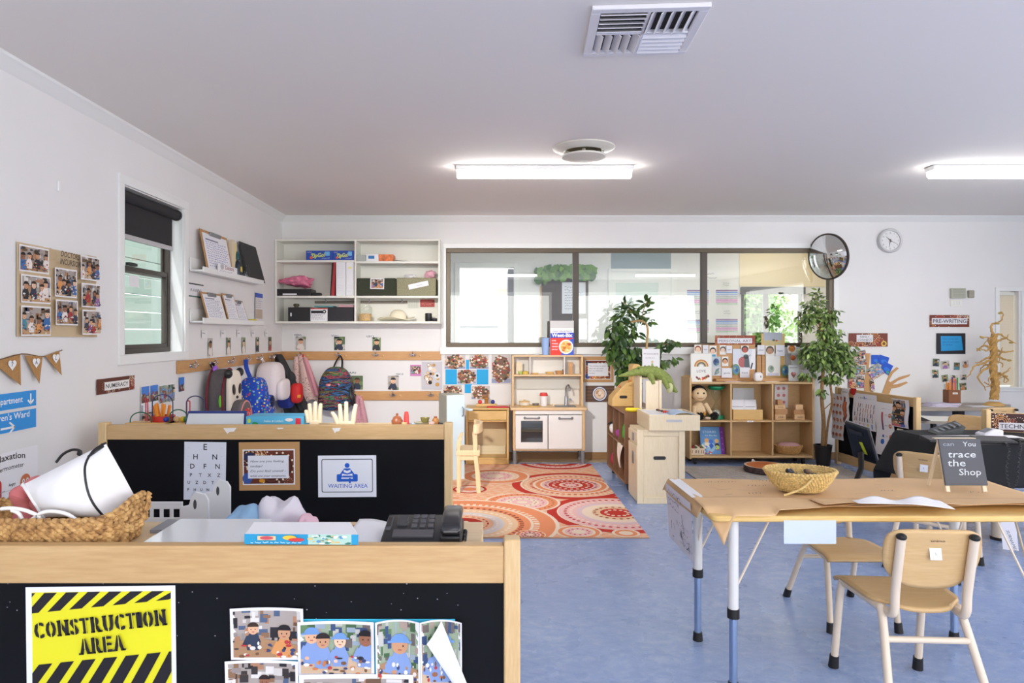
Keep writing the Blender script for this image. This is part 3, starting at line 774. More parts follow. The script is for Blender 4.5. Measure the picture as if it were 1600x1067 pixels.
left_sheet('heading_sign','NUMERACY heading with brown dot-painted border under the sash window','sign',151,210,593,617.5,heading('NUMERACY',2),group='dot-painted heading signs')
left_sheet('photo_print','print of two blue-sky street photos beneath the sash window','photo',220,247,604,690,lambda a:(a.rect(0,0,100,a.H,WHITE),photo(a,3,a.H*.69,48,a.H*.99,1,'building'),photo(a,52,a.H*.69,97,a.H*.99,2,'building'),photo(a,3,a.H*.02,97,a.H*.5,3,'room'),a.rect(3,a.H*.52,97,a.H*.66,c(226,228,240))))
left_sheet('photo_print','print of two yellow-green garden photos beneath the sash window corner','photo',249,272,602,632,lambda a:(a.rect(0,0,100,a.H,WHITE),photo(a,2,3,48,a.H-3,4,'yard'),photo(a,52,3,98,a.H-3,5,'yard')))
left_sheet('photo_print','narrow dark blue photo just under the start of the hook rail','photo',280,288,590,612,lambda a:photo(a,0,0,100,a.H,6,'building'))
left_sheet('label_card','PLANNING card with patterned edge beside the wall ledges','sign',294,318,441,463,lambda a:(a.rect(0,0,100,a.H,c(232,232,236)),a.rect(0,a.H*.9,100,a.H,c(60,66,62)),a.rect(0,0,100,a.H*.1,c(70,110,100)),a.text('PLANNING',50,a.H*.4,a.H*.22,c(80,74,90),w=72,shear=.2)))
left_sheet('leaflet','white leaflet with a blue heading standing at the corner end of the lower ledge','leaflet',399,410.5,456,502,lambda a:(a.rect(0,0,100,a.H,c(228,226,228)),a.rect(0,a.H*.82,100,a.H*.97,c(70,96,190)),a.rect(5,a.H*.1,95,a.H*.42,c(196,178,160)),a.scribble(8,a.H*.45,92,a.H*.8,5,c(130,130,140),2,2)),xw=XL+.012)
MB().obox((XL+.006,LY(90),Z(291,LY(90))),(.01,.015,.05)).build('adhesive_hook',mat('clear_plastic_white',c(236,236,236),.3),label='small clear adhesive hook high on the side wall',cat='hook',bevel=.003)
# ---- two picture ledges
LEDY=(4.82,6.13)
def ledge(zb,label):
 t=thing('wall_ledge',label,'shelf',(XL+.05,5.5,zb),group='white wall ledges')
 bx('shelf_board',M_TRIM,t,XL+.001,LEDY[0],zb,XL+.1,LEDY[1],zb+.014)
 bx('front_lip',M_TRIM,t,XL+.094,LEDY[0],zb-.006,XL+.104,LEDY[1],zb+.035)
 bx('back_strip',M_TRIM,t,XL+.001,LEDY[0],zb,XL+.012,LEDY[1],zb+.1)
ledge(1.735,'upper white picture ledge holding a clipboard and tablet')
ledge(1.372,'lower white picture ledge holding three clipboards')
def clipboard(y0,y1,z0,h,label,seed,pages=1,brown=True,ink=None,lean=.06,xb=XL+.085):
 t=thing('clipboard',label,'clipboard',(xb,(y0+y1)/2,z0),group='clipboards on the wall ledges')
 w=y1-y0;V=Vector((-lean,0,h)).normalized()
 def slab(o,ww,hh,th,dz=0,dy=0):
  O=Vector((xb,y0+dy,z0))+V*dz;N=Vector((V.z,0,-V.x))
  vs=[O,O+Vector((0,ww,0)),O+Vector((0,ww,0))+V*hh,O+V*hh]
  vs=vs+[p+N*th for p in vs]
  return vs,[(0,3,2,1),(4,5,6,7),(0,1,5,4),(1,2,6,5),(2,3,7,6),(3,0,4,7)]
 MB().add(*slab(0,w,h,.004)).build('board',M_CARD if brown else M_BLACK,t,bevel=.001)
 N=Vector((V.z,0,-V.x));ph=h*.9
 a=Art(w*.9,ph,c(238,238,244))
 a.scribble(8,6,92,a.H-12,11,ink or c(90,100,150),seed,.9)
 a.rect(10,a.H*.82,60,a.H*.86,c(120,120,150))
 a.build('paper',Vector((xb,y0+w*.05,z0))+V*h*.03+N*.0055,(0,1,0),V,t)
 mb=MB();P=Vector((xb,(y0+y1)/2,z0))+V*(h-.018)+N*.01
 mb.obox(P,(.012,w*.4,.03));mb.build('clip',M_STEEL,t,bevel=.003)
clipboard(LY(318,XL+.06),LY(360,XL+.06),1.7495,.31,'tall brown clipboard with a colour-written list on the upper ledge',3,ink=c(110,110,190))
clipboard(LY(319,XL+.06),LY(350,XL+.06),1.3865,.22,'clipboard with stacked white forms, first on the lower ledge by the PLANNING card',4)
clipboard(LY(352,XL+.06),LY(370,XL+.06),1.3865,.23,'narrow brown clipboard with pen, middle of the lower ledge',5)
clipboard(LY(368,XL+.06),LY(384,XL+.06),1.3865,.19,'clipboard with a single white sheet, last on the lower ledge by the yellow dish',6)
y0,y1=LY(381,XL+.05),LY(407,XL+.05)
t=MB();t.add([(XL+.088,y0,1.75),(XL+.088,y1,1.75),(XL+.02,y1-.06,2.07),(XL+.02,y0-.04,2.07),(XL+.095,y0,1.75),(XL+.095,y1,1.75),(XL+.027,y1-.06,2.07),(XL+.027,y0-.04,2.07)],[(0,3,2,1),(4,5,6,7),(0,1,5,4),(1,2,6,5),(2,3,7,6),(3,0,4,7)])
t.build('display_folder',mat('charcoal_board',c(44,44,46),.6),label='charcoal folder leaning at the far end of the upper ledge',cat='folder',bevel=.002)
for i,(p0,p1,h,cc,lb)in enumerate(((357,361,.3,c(222,206,178),'thin tan booklet behind the tall clipboard'),(361,364,.28,c(232,214,150),'thin yellow booklet next to the dark bottle on the upper ledge'))):
 bx('booklet',mat('booklet_%d'%i,cc,.7),None,XL+.03,LY(p0,XL+.03),1.7495,XL+.06,LY(p1,XL+.03),1.7495+h,bevel=.001,label=lb,cat='book',group='booklets on the upper ledge')
yb=LY(370,XL+.06)
t=thing('pump_bottle','dark teal bottle with yellow label on the upper wall ledge','bottle',(XL+.06,yb,1.7495))
MB().lathe([(0,0),(.035,0),(.037,.01),(.037,.1),(.03,.125),(.014,.14),(.014,.155),(0,.155)],(XL+.06,yb,1.7495),20).build('body',mat('dark_teal',c(30,44,62),.3),t)
MB().lathe([(0,.15),(.024,.15),(.02,.19),(.008,.215),(0,.215)],(XL+.06,yb,1.7495),16).build('cap',mat('teal_cap',c(20,78,84),.4),t)
bx('sticker',mat('yellow_label',c(220,196,90),.5),t,XL+.096,yb-.018,1.80,XL+.099,yb+.018,1.84,bevel=0)
yb=LY(383,XL+.06)
t=thing('glass_jar','clear glass jar of clips on the upper wall ledge','jar',(XL+.06,yb,1.7495))
MB().lathe([(.034,.002),(.036,.01),(.036,.09),(.03,.1),(.03,.11)],(XL+.06,yb,1.7495),20).build('glass',glass('jar_glass',(.85,.9,.9,1)),t)
MB().ell((XL+.06,yb,1.785),(.028,.028,.03),10,6).build('clips',mat('clip_grey',c(90,92,96),.5,noise=.5,nscale=80),t)
t=thing('label_holder','white name strip hooked on the lip of the upper wall ledge','sign',(XL+.11,5.3,1.735))
ya,yb=LY(341,XL+.11),LY(371,XL+.11)
bx('plate',M_PAPER,t,XL+.106,ya,1.742,XL+.109,yb,1.815,bevel=.001)
a=Art(yb-ya,.07);a.text('Doctors',58,10,8,c(150,50,70),w=44,bold=.01);a.ell(20,14,9,6,c(190,190,196));a.scribble(8,3,92,8,1,c(120,120,130),2)
a.build('writing',(XL+.1095,ya,1.745),(0,1,0),(0,0,1),t)
t=MB();t.lathe([(.03,0),(.045,.012),(.05,.03),(.046,.03),(.04,.014),(0,.008)],(XL+.055,LY(393,XL+.06),1.3865),20)
t.build('yellow_dish',mat('bright_yellow',c(228,214,40),.5),label='small yellow dish at the end of the lower ledge',cat='dish')
#  hook rails
def hook(x,y,z,n,parent):
 """double chrome coat hook; n is the outward normal"""
 n=Vector(n);s=n.cross(Vector((0,0,1)));p=Vector((x,y,z));mb=MB()
 mb.tube([p,p+n*.006],[.016,.013],12)
 for k in(-1,1):
  mb.tube(smooth_path([p+n*.004,p+n*.028+s*k*.012-Vector((0,0,.012)),p+n*.04+s*k*.026+Vector((0,0,.004))],4),.0042,8)
  mb.ell(p+n*.041+s*k*.028+Vector((0,0,.008)),(.0075,.0075,.0075),10,6)
 mb.tube(smooth_path([p+Vector((0,0,.01)),p+n*.03+Vector((0,0,.016)),p+n*.04+Vector((0,0,.03))],3),.004,8)
 mb.ell(p+n*.04+Vector((0,0,.033)),(.007,.007,.007),10,6)
 return mb.build('hook',M_CHROME,parent)
ZR0,ZR1=1.022,1.109
t=thing('coat_rail','oak coat hook rail along the side wall carrying the panda backpack','coat rail',(XL,5.8,ZR0),group='oak coat rails')
bx('board',M_OAKRAILY,t,XL+.001,LY(275),ZR0,XL+.024,YB-.025,ZR1)
for p in(299,330,359,384,403,423):hook(XL+.024,LY(p,XL+.03),1.068,(1,0,0),t)
def back_rail(x0,x1,z0,z1,hooks,label):
 t=thing('coat_rail',label,'coat rail',((x0+x1)/2,YB,z0),group='oak coat rails')
 bx('board',M_OAKRAIL,t,x0,YB-.024,z0,x1,YB-.001,z1)
 for p in hooks:
  hook(X(p,YB-.03),YB-.024,(z0+z1)/2+.008,(0,-1,0),t)
  MB().ell((X(p,YB)+.078,YB-.026,(z0+z1)/2),(.011,.008,.011),10,8).build('screw_cap',mat('oak_plug',c(214,172,120),.5),t)
 return t
back_rail(XL+.002,X(689.5,YB),ZR0,ZR1,(470,529,587,645),'upper oak coat hook rail on the end wall')
back_rail(X(545,YB),X(689,YB),Z(625,YB),Z(611,YB),(553,614,673),'lower oak coat hook rail on the end wall')
for i,(p,wh)in enumerate(((324,'first, over the panda backpack'),(353,'second, over the empty hook'),(377,'third, over the blue backpack'),(399,'fourth, over the white backpack'),(419,'fifth, nearest the room corner'))):
 y=LY(p,XL);z=1.3
 a=Art(.1,.06,c(236,236,238));a.text('Name',40,30,14,INK,shear=.2);a.line([(3,57),(3,5)],1.5,c(120,120,125));a.line([(2,57),(60,57)],1.5,c(150,150,155))
 a.build('name_tag',(XL+.006,y-.12,1.262),(0,1,0),(0,0,1),label='small white name tag on the side wall, '+wh,cat='name tag',group='name tags over the side rail')
 a=Art(.085,.135);photo(a,0,0,100,a.H,60+i,'portrait')
 a.build('portrait_photo',(XL+.006,y+.0,1.125),(0,1,0),(0,0,1),label='small cut-out child photo on the side wall, '+wh,cat='photo',group='child photos over the side rail')
for i,(x0,y0,x1,y1,tx,ty,wh)in enumerate(((462,526,478,546.5,458,523,'over the leopard jacket'),(522,526,539,547,516,524,'over the striped backpack'),(582,527,595,547.5,571,525,'over the third hook of the upper rail'),(549,587,567,608.5,543,582,'on the end wall by the striped backpack'),(606,587,623,609,617,584,'over the lower rail near the tea set'))):
 back_sheet('portrait_photo','child photo '+wh,'photo',x0,y0,x1,y1,lambda a:photo(a,0,0,100,a.H,80+i,'portrait'),group='child photos on the end wall')
 back_sheet('name_tag','white name tag with black writing '+wh,'name tag',tx,ty-3,tx+15,ty+4,lambda a:(a.rect(0,0,100,a.H,c(234,234,236)),a.text(('MIRRA','NOAH J','LEO','ARI','MARCUS')[i],50,a.H*.3,a.H*.45,INK,w=76)),group='name tags on the end wall')
back_sheet('photo_print','instant photo with pink edge beside the tin-top poster','photo',641,570,658,587.5,lambda a:(a.rect(0,0,100,a.H,c(206,130,190)),photo(a,5,20,95,a.H-12,91,'room')))
def tins(a):
 a.rect(0,0,100,a.H,c(200,198,206));rd=random.Random(5)
 for i in range(17):
  x,y=rd.uniform(22,82),rd.uniform(12,a.H-12);r=rd.uniform(7,13)
  a.ell(x,y,r,r,rd.choice([c(170,130,100),c(90,70,60),c(220,210,200)]));a.ell(x,y,r*.8,r*.8,rd.choice([c(226,196,160),c(36,34,36),c(238,234,228),c(200,150,70),c(235,205,180)]))
 a.ell(76,a.H*.5,15,15,c(220,222,224));a.ell(76,a.H*.5,6,6,c(20,20,22))
back_sheet('tin_photo','photo poster of many round tins beside the window casing','poster',659,565,691,608.5,tins)
#  white wall shelf unit
SX0,SX1,SY,SZ0,SZ1=XL+.004,X(687.5,6.76),6.76,Z(505.5,6.76),Z(373.5,6.76)
t=thing('wall_shelf_unit','white six-compartment wall shelf unit in the room corner','shelf',((SX0+SX1)/2,SY,SZ0))
sx=lambda p:X(p,SY);sz=lambda p:Z(p,SY)
bx('back_panel',M_WHITE,t,SX0,YB-.012,SZ0,SX1,YB-.002,SZ1)
for a0,a1 in((SX0,SX0+.018),(SX1-.018,SX1),(sx(553.5),sx(556.5))):bx('upright',M_WHITE,t,a0,SY,SZ0,a1,YB-.013,SZ1)
bx('top_board',M_WHITE,t,SX0+.018,SY+.001,SZ1-.018,SX1-.018,YB-.013,SZ1)
bx('bottom_board',M_WHITE,t,SX0+.018,SY+.001,SZ0,SX1-.018,YB-.013,SZ0+.022)
SH=[]
for y_,a0,a1 in((407.8,SX0+.018,sx(553.5)),(409.7,sx(556.5),SX1-.018),(463.7,SX0+.018,sx(553.5)),(463.7,sx(556.5),SX1-.018)):
 bx('shelf_board',M_WHITE,t,a0,SY+.002,sz(y_)-.011,a1,YB-.013,sz(y_)+.011);SH.append(sz(y_)+.0115)
SB=SZ0+.0225
def onshelf(p0,p1,ytop,z,dep=.18,yf=None):
 yf=SY+.015 if yf is None else yf
 return(X(p0,yf),yf,z,X(p1,yf),yf+dep,Z(ytop,yf))
M_BAGB=mat('bag_box_blue',c(36,78,176),.45)
for i,(p0,p1)in enumerate(((478,519.5),(520,553.2))):
 b=onshelf(p0,p1,391.5,SH[0],.09);z0=b[2]
 t=thing('bag_box',('blue bag carton with green and yellow logo, end on the inner side','blue bag carton with green and yellow logo, touching the divider')[i],'box',(b[0],b[1],z0),group='blue bag cartons on the top shelf')
 bx('carton',M_BAGB,t,*b,bevel=.002)
 a=Art(b[3]-b[0],b[5]-z0);H=a.H
 a.text('ZipGo!',45,H*.3,H*.42,c(226,236,90),w=58,rot=5,bold=.03,shear=.25);a.ell(20,H*.25,6,6,c(222,90,60));a.rect(72,H*.45,90,H*.9,c(120,190,236));a.scribble(4,H*.7,22,H*.9,1,c(220,220,240),4,2);a.scribble(60,H*.08,92,H*.25,1,c(190,220,250),3,2)
 a.build('print',(b[0],b[1]-.0012,z0),(1,0,0),(0,0,1),t)
b=onshelf(557.5,615,397,SH[1],.16)
t=thing('magazine_tray','flat file tray with orange printed packet on the top shelf','tray',(b[0],b[1],b[2]))
bx('tray',mat('grey_clear',c(176,180,176),.35),t,b[0],b[1],b[2],X(571,SY),b[4],Z(398,SY))
bx('packet',M_PAPER,t,X(571.5,SY),b[1]+.005,b[2],X(591,SY),b[4],Z(396.5,SY))
bx('packet',mat('orange_packet',c(224,118,60),.5,noise=.4,nscale=25),t,X(591.5,SY),b[1]+.004,b[2],X(614,SY),b[4],Z(397,SY))
a=Art(.06,.03,c(60,120,180));a.build('print',(X(575,SY),b[1]+.0035,b[2]+.025),(1,0,0),(0,0,1),t)
a=MB();a.surf(lambda u,v:(X(615+22*u,SY+.02),SY+.02+.15*v,SH[1]+.003+.02*(1-u)*(.4+.6*math.sin(v*3))),8,6);a.build('loose_paper',mat('paper_grey',c(206,206,208),.7),label='loose sheet of paper curling on the top shelf',cat='paper',solid=.001)
b=onshelf(429.5,486,451.5,SH[2],.2)
t=thing('document_tray','black document tray under the pink plastic bag','tray',(b[0],b[1],b[2]))
bx('tray',M_BLACK,t,*b);bx('paper',M_PAPER,t,X(441,SY),b[1]-.004,b[2]+.006,X(463,SY),b[1]+.1,b[2]+.022)
bx('pen_case',M_BLACK,None,X(486.5,SY),SY+.03,SH[2],X(499,SY),SY+.12,Z(457,SY),label='small black case with white tag beside the black tray',cat='case',bevel=.006)
def crumple(amp,f,seed):
 rd=random.Random(seed);ph=[rd.random()*6.28 for _ in range(12)]
 def fn(p):
  k=1+amp*(math.sin(f*p.x+ph[0]+3*p.z)+math.sin(f*1.7*p.y+ph[1]+2*p.x)+math.sin(f*1.3*p.z+ph[2]+4*p.y))/3
  k+=amp*.5*math.sin(3*f*p.x+ph[3])*math.sin(2.3*f*p.z+ph[4])
  return p*k
 return fn
M_PINKBAG=mat('pink_film',c(228,130,160),.22,noise=.3,nscale=22,bump=.4,bscale=30)
mb=MB()
def pink(p):
 q=crumple(.22,5,2)(p);return Vector((q.x,q.y,q.z*(.55+.45*max(-.6,q.x))))
mb.ell((X(459,SY+.1),SY+.11,Z(451,SY+.1)+.075),(.185,.09,.085),40,24,fn=pink)
o=mb.build('plastic_bag',M_PINKBAG,label='crumpled pink plastic bag on the black tray',cat='bag')
for i,(p0,p1,yt,m_,lb)in enumerate(((515.5,524.5,406.5,mat('binder_red',c(170,36,44),.5),'red and black binder leaning by the white binders'),(525,540,408.8,M_PAPER,'white ring binder with scribbled spine next to the red one'),(540.6,552.8,408.8,M_PAPER,'white ring binder with yellow mark against the shelf divider'))):
 b=onshelf(p0,p1,yt,SH[2]+.0005,.2)
 t=thing('ring_binder',lb,'binder',(b[0],b[1],b[2]),group='ring binders on the middle shelf')
 if i==0:
  mb=MB();mb.add([(b[0],b[1],b[2]),(b[3]-.012,b[1],b[2]),(b[3]-.012,b[4],b[2]),(b[0],b[4],b[2]),(b[0]+.03,b[1],b[5]),(b[3],b[1],b[5]),(b[3],b[4],b[5]),(b[0]+.03,b[4],b[5])],[(0,3,2,1),(4,5,6,7),(0,1,5,4),(1,2,6,5),(2,3,7,6),(3,0,4,7)])
  mb.build('cover',m_,t,bevel=.002)
  a=Art(.02,.3);a.clipr=None;a.poly([(0,0),(60,0),(190,1640),(100,1640)],INK);a.k=.0002;a.build('spine_stripe',(b[0],b[1]-.001,b[2]),(1,0,0),(0,0,1),t)
 else:
  bx('cover',m_,t,*b,bevel=.003)
  a=Art(b[3]-b[0],b[5]-b[2]);a.scribble(20,a.H*.1,80,a.H*.35,3,c(190,190,210),i,2)
  if i==2:a.ell(50,a.H*.82,22,16,c(244,236,150))
  else:a.scribble(20,a.H*.5,80,a.H*.9,6,c(214,210,220),3,2)
  a.build('spine_label',(b[0],b[1]-.001,b[2]),(1,0,0),(0,0,1),t)
for i,(p0,p1,yt,cc,lb)in enumerate(((557.5,618.5,434.5,c(58,62,48),'dark green felt storage box with a taped photo'),(619.5,681,434,c(150,146,118),'mottled olive felt storage box with a tilted white label'))):
 b=onshelf(p0,p1,yt,SH[3],.2)
 t=thing('felt_box',lb,'box',(b[0],b[1],b[2]),group='felt boxes on the middle shelf')
 bx('box',mat('felt_%d'%i,cc,.95,noise=.25,nscale=90),t,*b,bevel=.008)
 a=Art(.15,.12)if i==0 else Art(.2,.05)
 if i==0:photo(a,4,4,96,a.H-4,33,'room',6);a.build('taped_photo',(X(577,SY),b[1]-.002,Z(452,SY)),(1,0,-.03),(.03,0,1),t)
 else:a.rect(0,0,100,a.H,WHITE);a.text('natural',55,a.H*.35,7,c(150,160,180));a.build('label',(X(639,SY),b[1]-.002,Z(452.5,SY)),(1,0,.22),(-.22,0,1),t)
mb=MB();mb.ell((X(640,SY+.1),SY+.1,Z(434,SY)+.018),(.06,.05,.028),24,14,fn=crumple(.2,5,7));mb.build('white_cloth',mat('white_fabric',c(232,230,232),.8),label='small white cloth lying on the olive felt box',cat='cloth')
mb=MB();mb.ell((X(672,SY+.1),SY+.1,Z(434,SY)+.036),(.055,.05,.042),24,14,rot=(0,-.3,0),fn=crumple(.25,5,8));mb.build('pink_cloth',mat('pink_fabric',c(232,176,190),.8),label='pink cloth bundled on the end of the olive felt box',cat='cloth')
b=onshelf(450,484.5,480,SB,.2)
t=thing('file_box','black magazine file box with a white tag on the bottom shelf','box',(b[0],b[1],b[2]),group='black file boxes');bx('box',M_BLACK,t,*b);bx('tag',M_PAPER,t,X(453,SY),b[1]-.002,SB+.05,X(455,SY),b[1],SB+.085,bevel=0)
b2=onshelf(512,552.5,480,SB,.2);bx('file_box',mat('black_card',c(30,28,34),.6),None,*b2,label='wide black file box filling the end of the bottom shelf by the divider',cat='box',group='black file boxes')
b=onshelf(485,511.5,481.5,SB,.19)
t=thing('white_carton','white printed carton between the two black file boxes','box',(b[0],b[1],b[2]));bx('carton',M_PAPER,t,*b)
a=Art(b[3]-b[0],b[5]-b[2]);a.rect(4,a.H*.62,76,a.H*.82,INK);a.ell(82,a.H*.74,11,11,c(40,40,44));a.ell(82,a.H*.74,5,5,WHITE);a.rect(0,a.H*.92,100,a.H,c(206,90,90));a.scribble(5,8,95,a.H*.58,4,c(150,150,156),3,3);a.build('print',(b[0],b[1]-.0012,b[2]),(1,0,0),(0,0,1),t)
bx('paper_pad',mat('teal_card',c(96,150,152),.7),None,X(490,SY),SY+.02,Z(480,SY)+.001,X(520,SY),SY+.18,Z(477.5,SY),label='teal paper pad lying over the white carton',cat='paper')
bx('paper_stack',mat('pink_card',c(196,150,158),.7),None,X(528,SY),SY+.02,Z(480,SY)+.001,X(552,SY),SY+.18,Z(476,SY),label='stack of pink paper on the wide black file box',cat='paper')
mb=MB();mb.lathe([(0,0),(.02,0),(.02,.012),(.028,.012),(.03,.03),(.02,.036),(0,.036)],(X(463,SY+.05),SY+.05,Z(480,SY)+.001),16);mb.build('tape_roll',mat('tape_yellow',c(70,66,40),.5),label='small black and yellow tape reel on the tagged file box',cat='tape')
for(p0,p1,hk,lb)in((491,553,(509,),'grey metal rail with one hook under the middle shelf'),(563,636,(577,628),'grey metal rail with two hooks under the middle shelf')):
 t=thing('hanging_rail',lb,'rail',(X(p0,6.95),6.95,Z(472,6.95)),group='metal rails in the shelf unit')
 MB().box(X(p0,6.97),6.985,Z(474,6.97),X(p1,6.97),7.0,Z(470,6.97)).build('bar',mat('rail_taupe',c(128,118,106),.5),t,bevel=.002)
 for h in hk:MB().tube(smooth_path([(X(h,6.97),6.98,Z(466,6.97)),(X(h,6.97),6.96,Z(468,6.97)),(X(h+1.5,6.97),6.95,Z(471,6.97)),(X(h-2,6.97),6.95,Z(474,6.97))],4),.004,8).build('hook',M_CHROME,t)
t=thing('sweet_jar','clear jar half full of orange pasta on the bottom shelf','jar',(X(571,SY+.07),SY+.07,SB))
MB().lathe([(.06,.003),(.066,.012),(.066,.14),(.05,.15),(.05,.165)],(X(571,SY+.08),SY+.08,SB),24).build('glass',glass('jar_clear',(.93,.94,.92,1)),t)
MB().lathe([(0,.005),(.06,.005),(.062,.075),(0,.08)],(X(571,SY+.08),SY+.08,SB),20).build('filling',mat('orange_filling',c(226,188,136),.8,noise=.25,nscale=90),t)
t=thing('sun_hat','cream broad-brimmed hat lying on the bottom shelf','hat',(X(620,SY+.12),SY+.12,SB))
hx,hy=X(619,SY+.12),SY+.115
MB().surf(lambda u,v:(hx+(.075+.115*v)*math.cos(6.2832*u),hy+(.06+.04*v)*math.sin(6.2832*u),SB+.02+.012*v+.016*v*math.sin(3*6.2832*u+1)),40,8,True).build('brim',mat('cream_felt',c(236,228,202),.9),t,solid=.004)
MB().ell((hx+.02,hy,SB+.035),(.085,.065,.085),28,16,pw=.85,fn=lambda p:Vector((p.x,p.y,max(p.z,-.2)))).build('crown',MATS['cream_felt'],t)
MB().lathe([(0,0),(.032,0),(.034,.004),(.034,.078),(.03,.082),(0,.082)],(X(669.5,SY+.05),SY+.05,SB),24).build('canister',M_BLACK,label='tall black canister by the cream hat',cat='canister')
MB().lathe([(0,0),(.024,0),(.026,.004),(.026,.03),(0,.034)],(X(679,SY+.03),SY+.03,SB),20).build('canister',M_BLACK,label='short black canister in front of the tall one',cat='canister')
back_sheet('label_card','red card stuck on the back of the bottom shelf','sign',656.5,468,679,479.5,lambda a:(a.rect(0,0,100,a.H,c(182,62,58)),a.scribble(10,8,90,a.H-8,3,c(226,150,140),3,4)),Y=7.0)
back_sheet('label_card','pale grid card next to the red card on the shelf back','sign',637,469,654,481,lambda a:(a.rect(0,0,100,a.H,c(222,222,212)),[a.line([(i*20,0),(i*20,a.H)],2,c(190,190,180))for i in range(1,5)],[a.line([(0,i*18),(100,i*18)],2,c(190,190,180))for i in range(1,4)]),Y=7.0)
bx('spirit_level',M_BLACK,None,X(650,6.9),6.9,SZ1+.001,X(676,6.9),6.93,SZ1+.014,label='thin black bar lying on top of the wall shelf unit',cat='bar')
#  bags and coats on the hooks
def loop(pts,r,name,m,parent,flat=.35):return MB().tube(smooth_path(pts,5),r,8,flat=flat).build(name,m,parent)
def sq(x0,x1,y0,y1,z0,z1,fn=None,pw=.55,nu=36,nv=22):
 return MB().ell(((x0+x1)/2,(y0+y1)/2,(z0+z1)/2),((x1-x0)/2,(y1-y0)/2,(z1-z0)/2),nu,nv,pw,fn=fn)
t=thing('panda_backpack','grey and red trimmed backpack with a panda face front on the side rail','bag',(-1.98,5.1,.6))
M_PG=mat('bag_grey',c(98,92,94),.8,noise=.12,nscale=50);M_PR=mat('bag_maroon',c(120,34,48),.7);M_PW=mat('bag_cream',c(238,228,212),.8)
sq(-2.06,-1.90,4.98,5.24,.62,1.03,fn=lambda p:Vector((p.x,p.y*(1-.18*max(0,p.z)),p.z))).build('body',M_PG,t)
for xx in(-2.04,-1.925):MB().tube([(xx,5.11+.137*math.cos(a)*(1-.12*max(0,math.sin(a))),.825+.208*math.sin(a))for a in[2*PI*i/40 for i in range(40)]],.008,8,closed=True).build('piping',M_PR,t)
face=sq(-1.915,-1.868,4.99,5.24,.63,1.02).build('face_panel',M_PW,t)
for yy in(5.05,5.17):MB().ell((-1.866,yy,.88),(.006,.028,.042),14,8,rot=(.3 if yy<5.1 else-.3,0,0)).build('eye_patch',M_BLACK,face)
for yy in(5.0,5.23):MB().ell((-1.89,yy,1.0),(.03,.035,.035),14,8).build('ear',M_BLACK,face)
MB().ell((-1.864,5.11,.82),(.008,.017,.012),12,8).build('nose',M_BLACK,face)
pk=sq(-1.89,-1.79,4.98,5.25,.6,.80,fn=lambda p:Vector((p.x,p.y*(1-.35*max(0,p.z)),p.z))).build('front_pocket',M_PG,t)
MB().tube([(-1.80,5.115+.118*math.cos(a),.66+.13*math.sin(a))for a in[PI*i/20 for i in range(21)]],.006,8).build('piping',mat('coral_trim',c(226,150,140),.7),pk)
MB().ell((-1.795,5.115,.69),(.02,.085,.05),20,10).build('bow_tie',spots('red_dotted',c(200,52,48),[c(245,240,240)],60,thr=.25),pk)
loop([(-2.03,5.1,1.02),(-2.04,5.06,1.05),(-2.045,5.08,1.075),(-2.04,5.12,1.05),(-2.03,5.12,1.02)],.008,'hang_loop',M_BLACK,t)
MB().ell((-2.02,5.08,1.03),(.02,.03,.025),12,8,fn=crumple(.2,5,3)).build('ribbon',mat('violet_ribbon',c(150,90,200),.6),t)
MB().ell((-1.94,4.975,.8),(.012,.008,.045),10,8).build('key_charm',mat('lime',c(120,220,60),.5),t)
a=Art(.07,.03);a.text('Zoo',50,10,22,WHITE,bold=.02);a.build('logo',(-2.0,4.973,.685),(1,0,0),(0,0,1),t)
t=thing('swim_backpack','bright blue backpack printed with small coloured motifs, hanging from its strap','bag',(-1.92,5.75,.58))
M_BL=spots('blue_motif',c(30,76,190),[c(226,150,60),c(90,190,110),c(220,80,70),c(240,230,120),c(130,190,240)],26,thr=.2)
sq(-2.04,-1.84,5.58,5.84,.585,.93,fn=lambda p:Vector((p.x+.25*p.z*-.3,p.y*(1-.22*max(0,p.z)),p.z))).build('body',M_BL,t)
sq(-1.87,-1.79,5.6,5.82,.6,.78).build('front_pocket',M_BL,t)
loop([(-2.05,LY(384,-2.05),1.07),(-2.02,5.75,1.0),(-1.97,5.72,.9),(-1.94,5.7,.82)],.018,'strap',mat('strap_blue',c(28,70,176),.7),t)
MB().ell((-1.785,5.7,.73),(.012,.045,.05),14,10).build('badge',spots('star_badge',c(20,26,60),[c(120,140,220)],70,thr=.2),t)
t=thing('school_backpack','white backpack with fine sketchy print hanging by the room corner','bag',(-1.97,6.25,.68))
M_WB=spots('sketch_print',c(232,222,224),[c(196,176,184),c(206,190,196)],70,thr=.12)
sq(-2.08,-1.86,6.08,6.4,.68,1.035,fn=lambda p:Vector((p.x,p.y*(1-.25*max(0,p.z)),p.z))).build('body',M_WB,t)
sq(-1.89,-1.82,6.1,6.38,.69,.88).build('front_pocket',M_WB,t)
loop([(-2.03,6.2,1.02),(-2.045,6.22,1.07),(-2.03,6.26,1.02)],.01,'hang_loop',mat('strap_white',c(216,208,212),.8),t)
t=thing('drawstring_bag','small blue and red bag hanging below the white backpack','bag',(-1.9,6.5,.56))
sq(-1.99,-1.84,6.45,6.62,.58,.78).build('body',mat('deep_blue',c(30,50,140),.7),t)
sq(-1.86,-1.76,6.44,6.6,.63,.82).build('front_pocket',mat('bright_red',c(206,36,36),.6),t)
MB().obox((-1.77,6.45,.70),(.03,.02,.03)).build('buckle',mat('orange_buckle',c(232,150,50),.5),t,bevel=.004)
loop([(-1.95,6.5,.77),(-2.03,6.5,.95),(-2.05,6.52,1.07)],.006,'cord',M_BLACK,t)
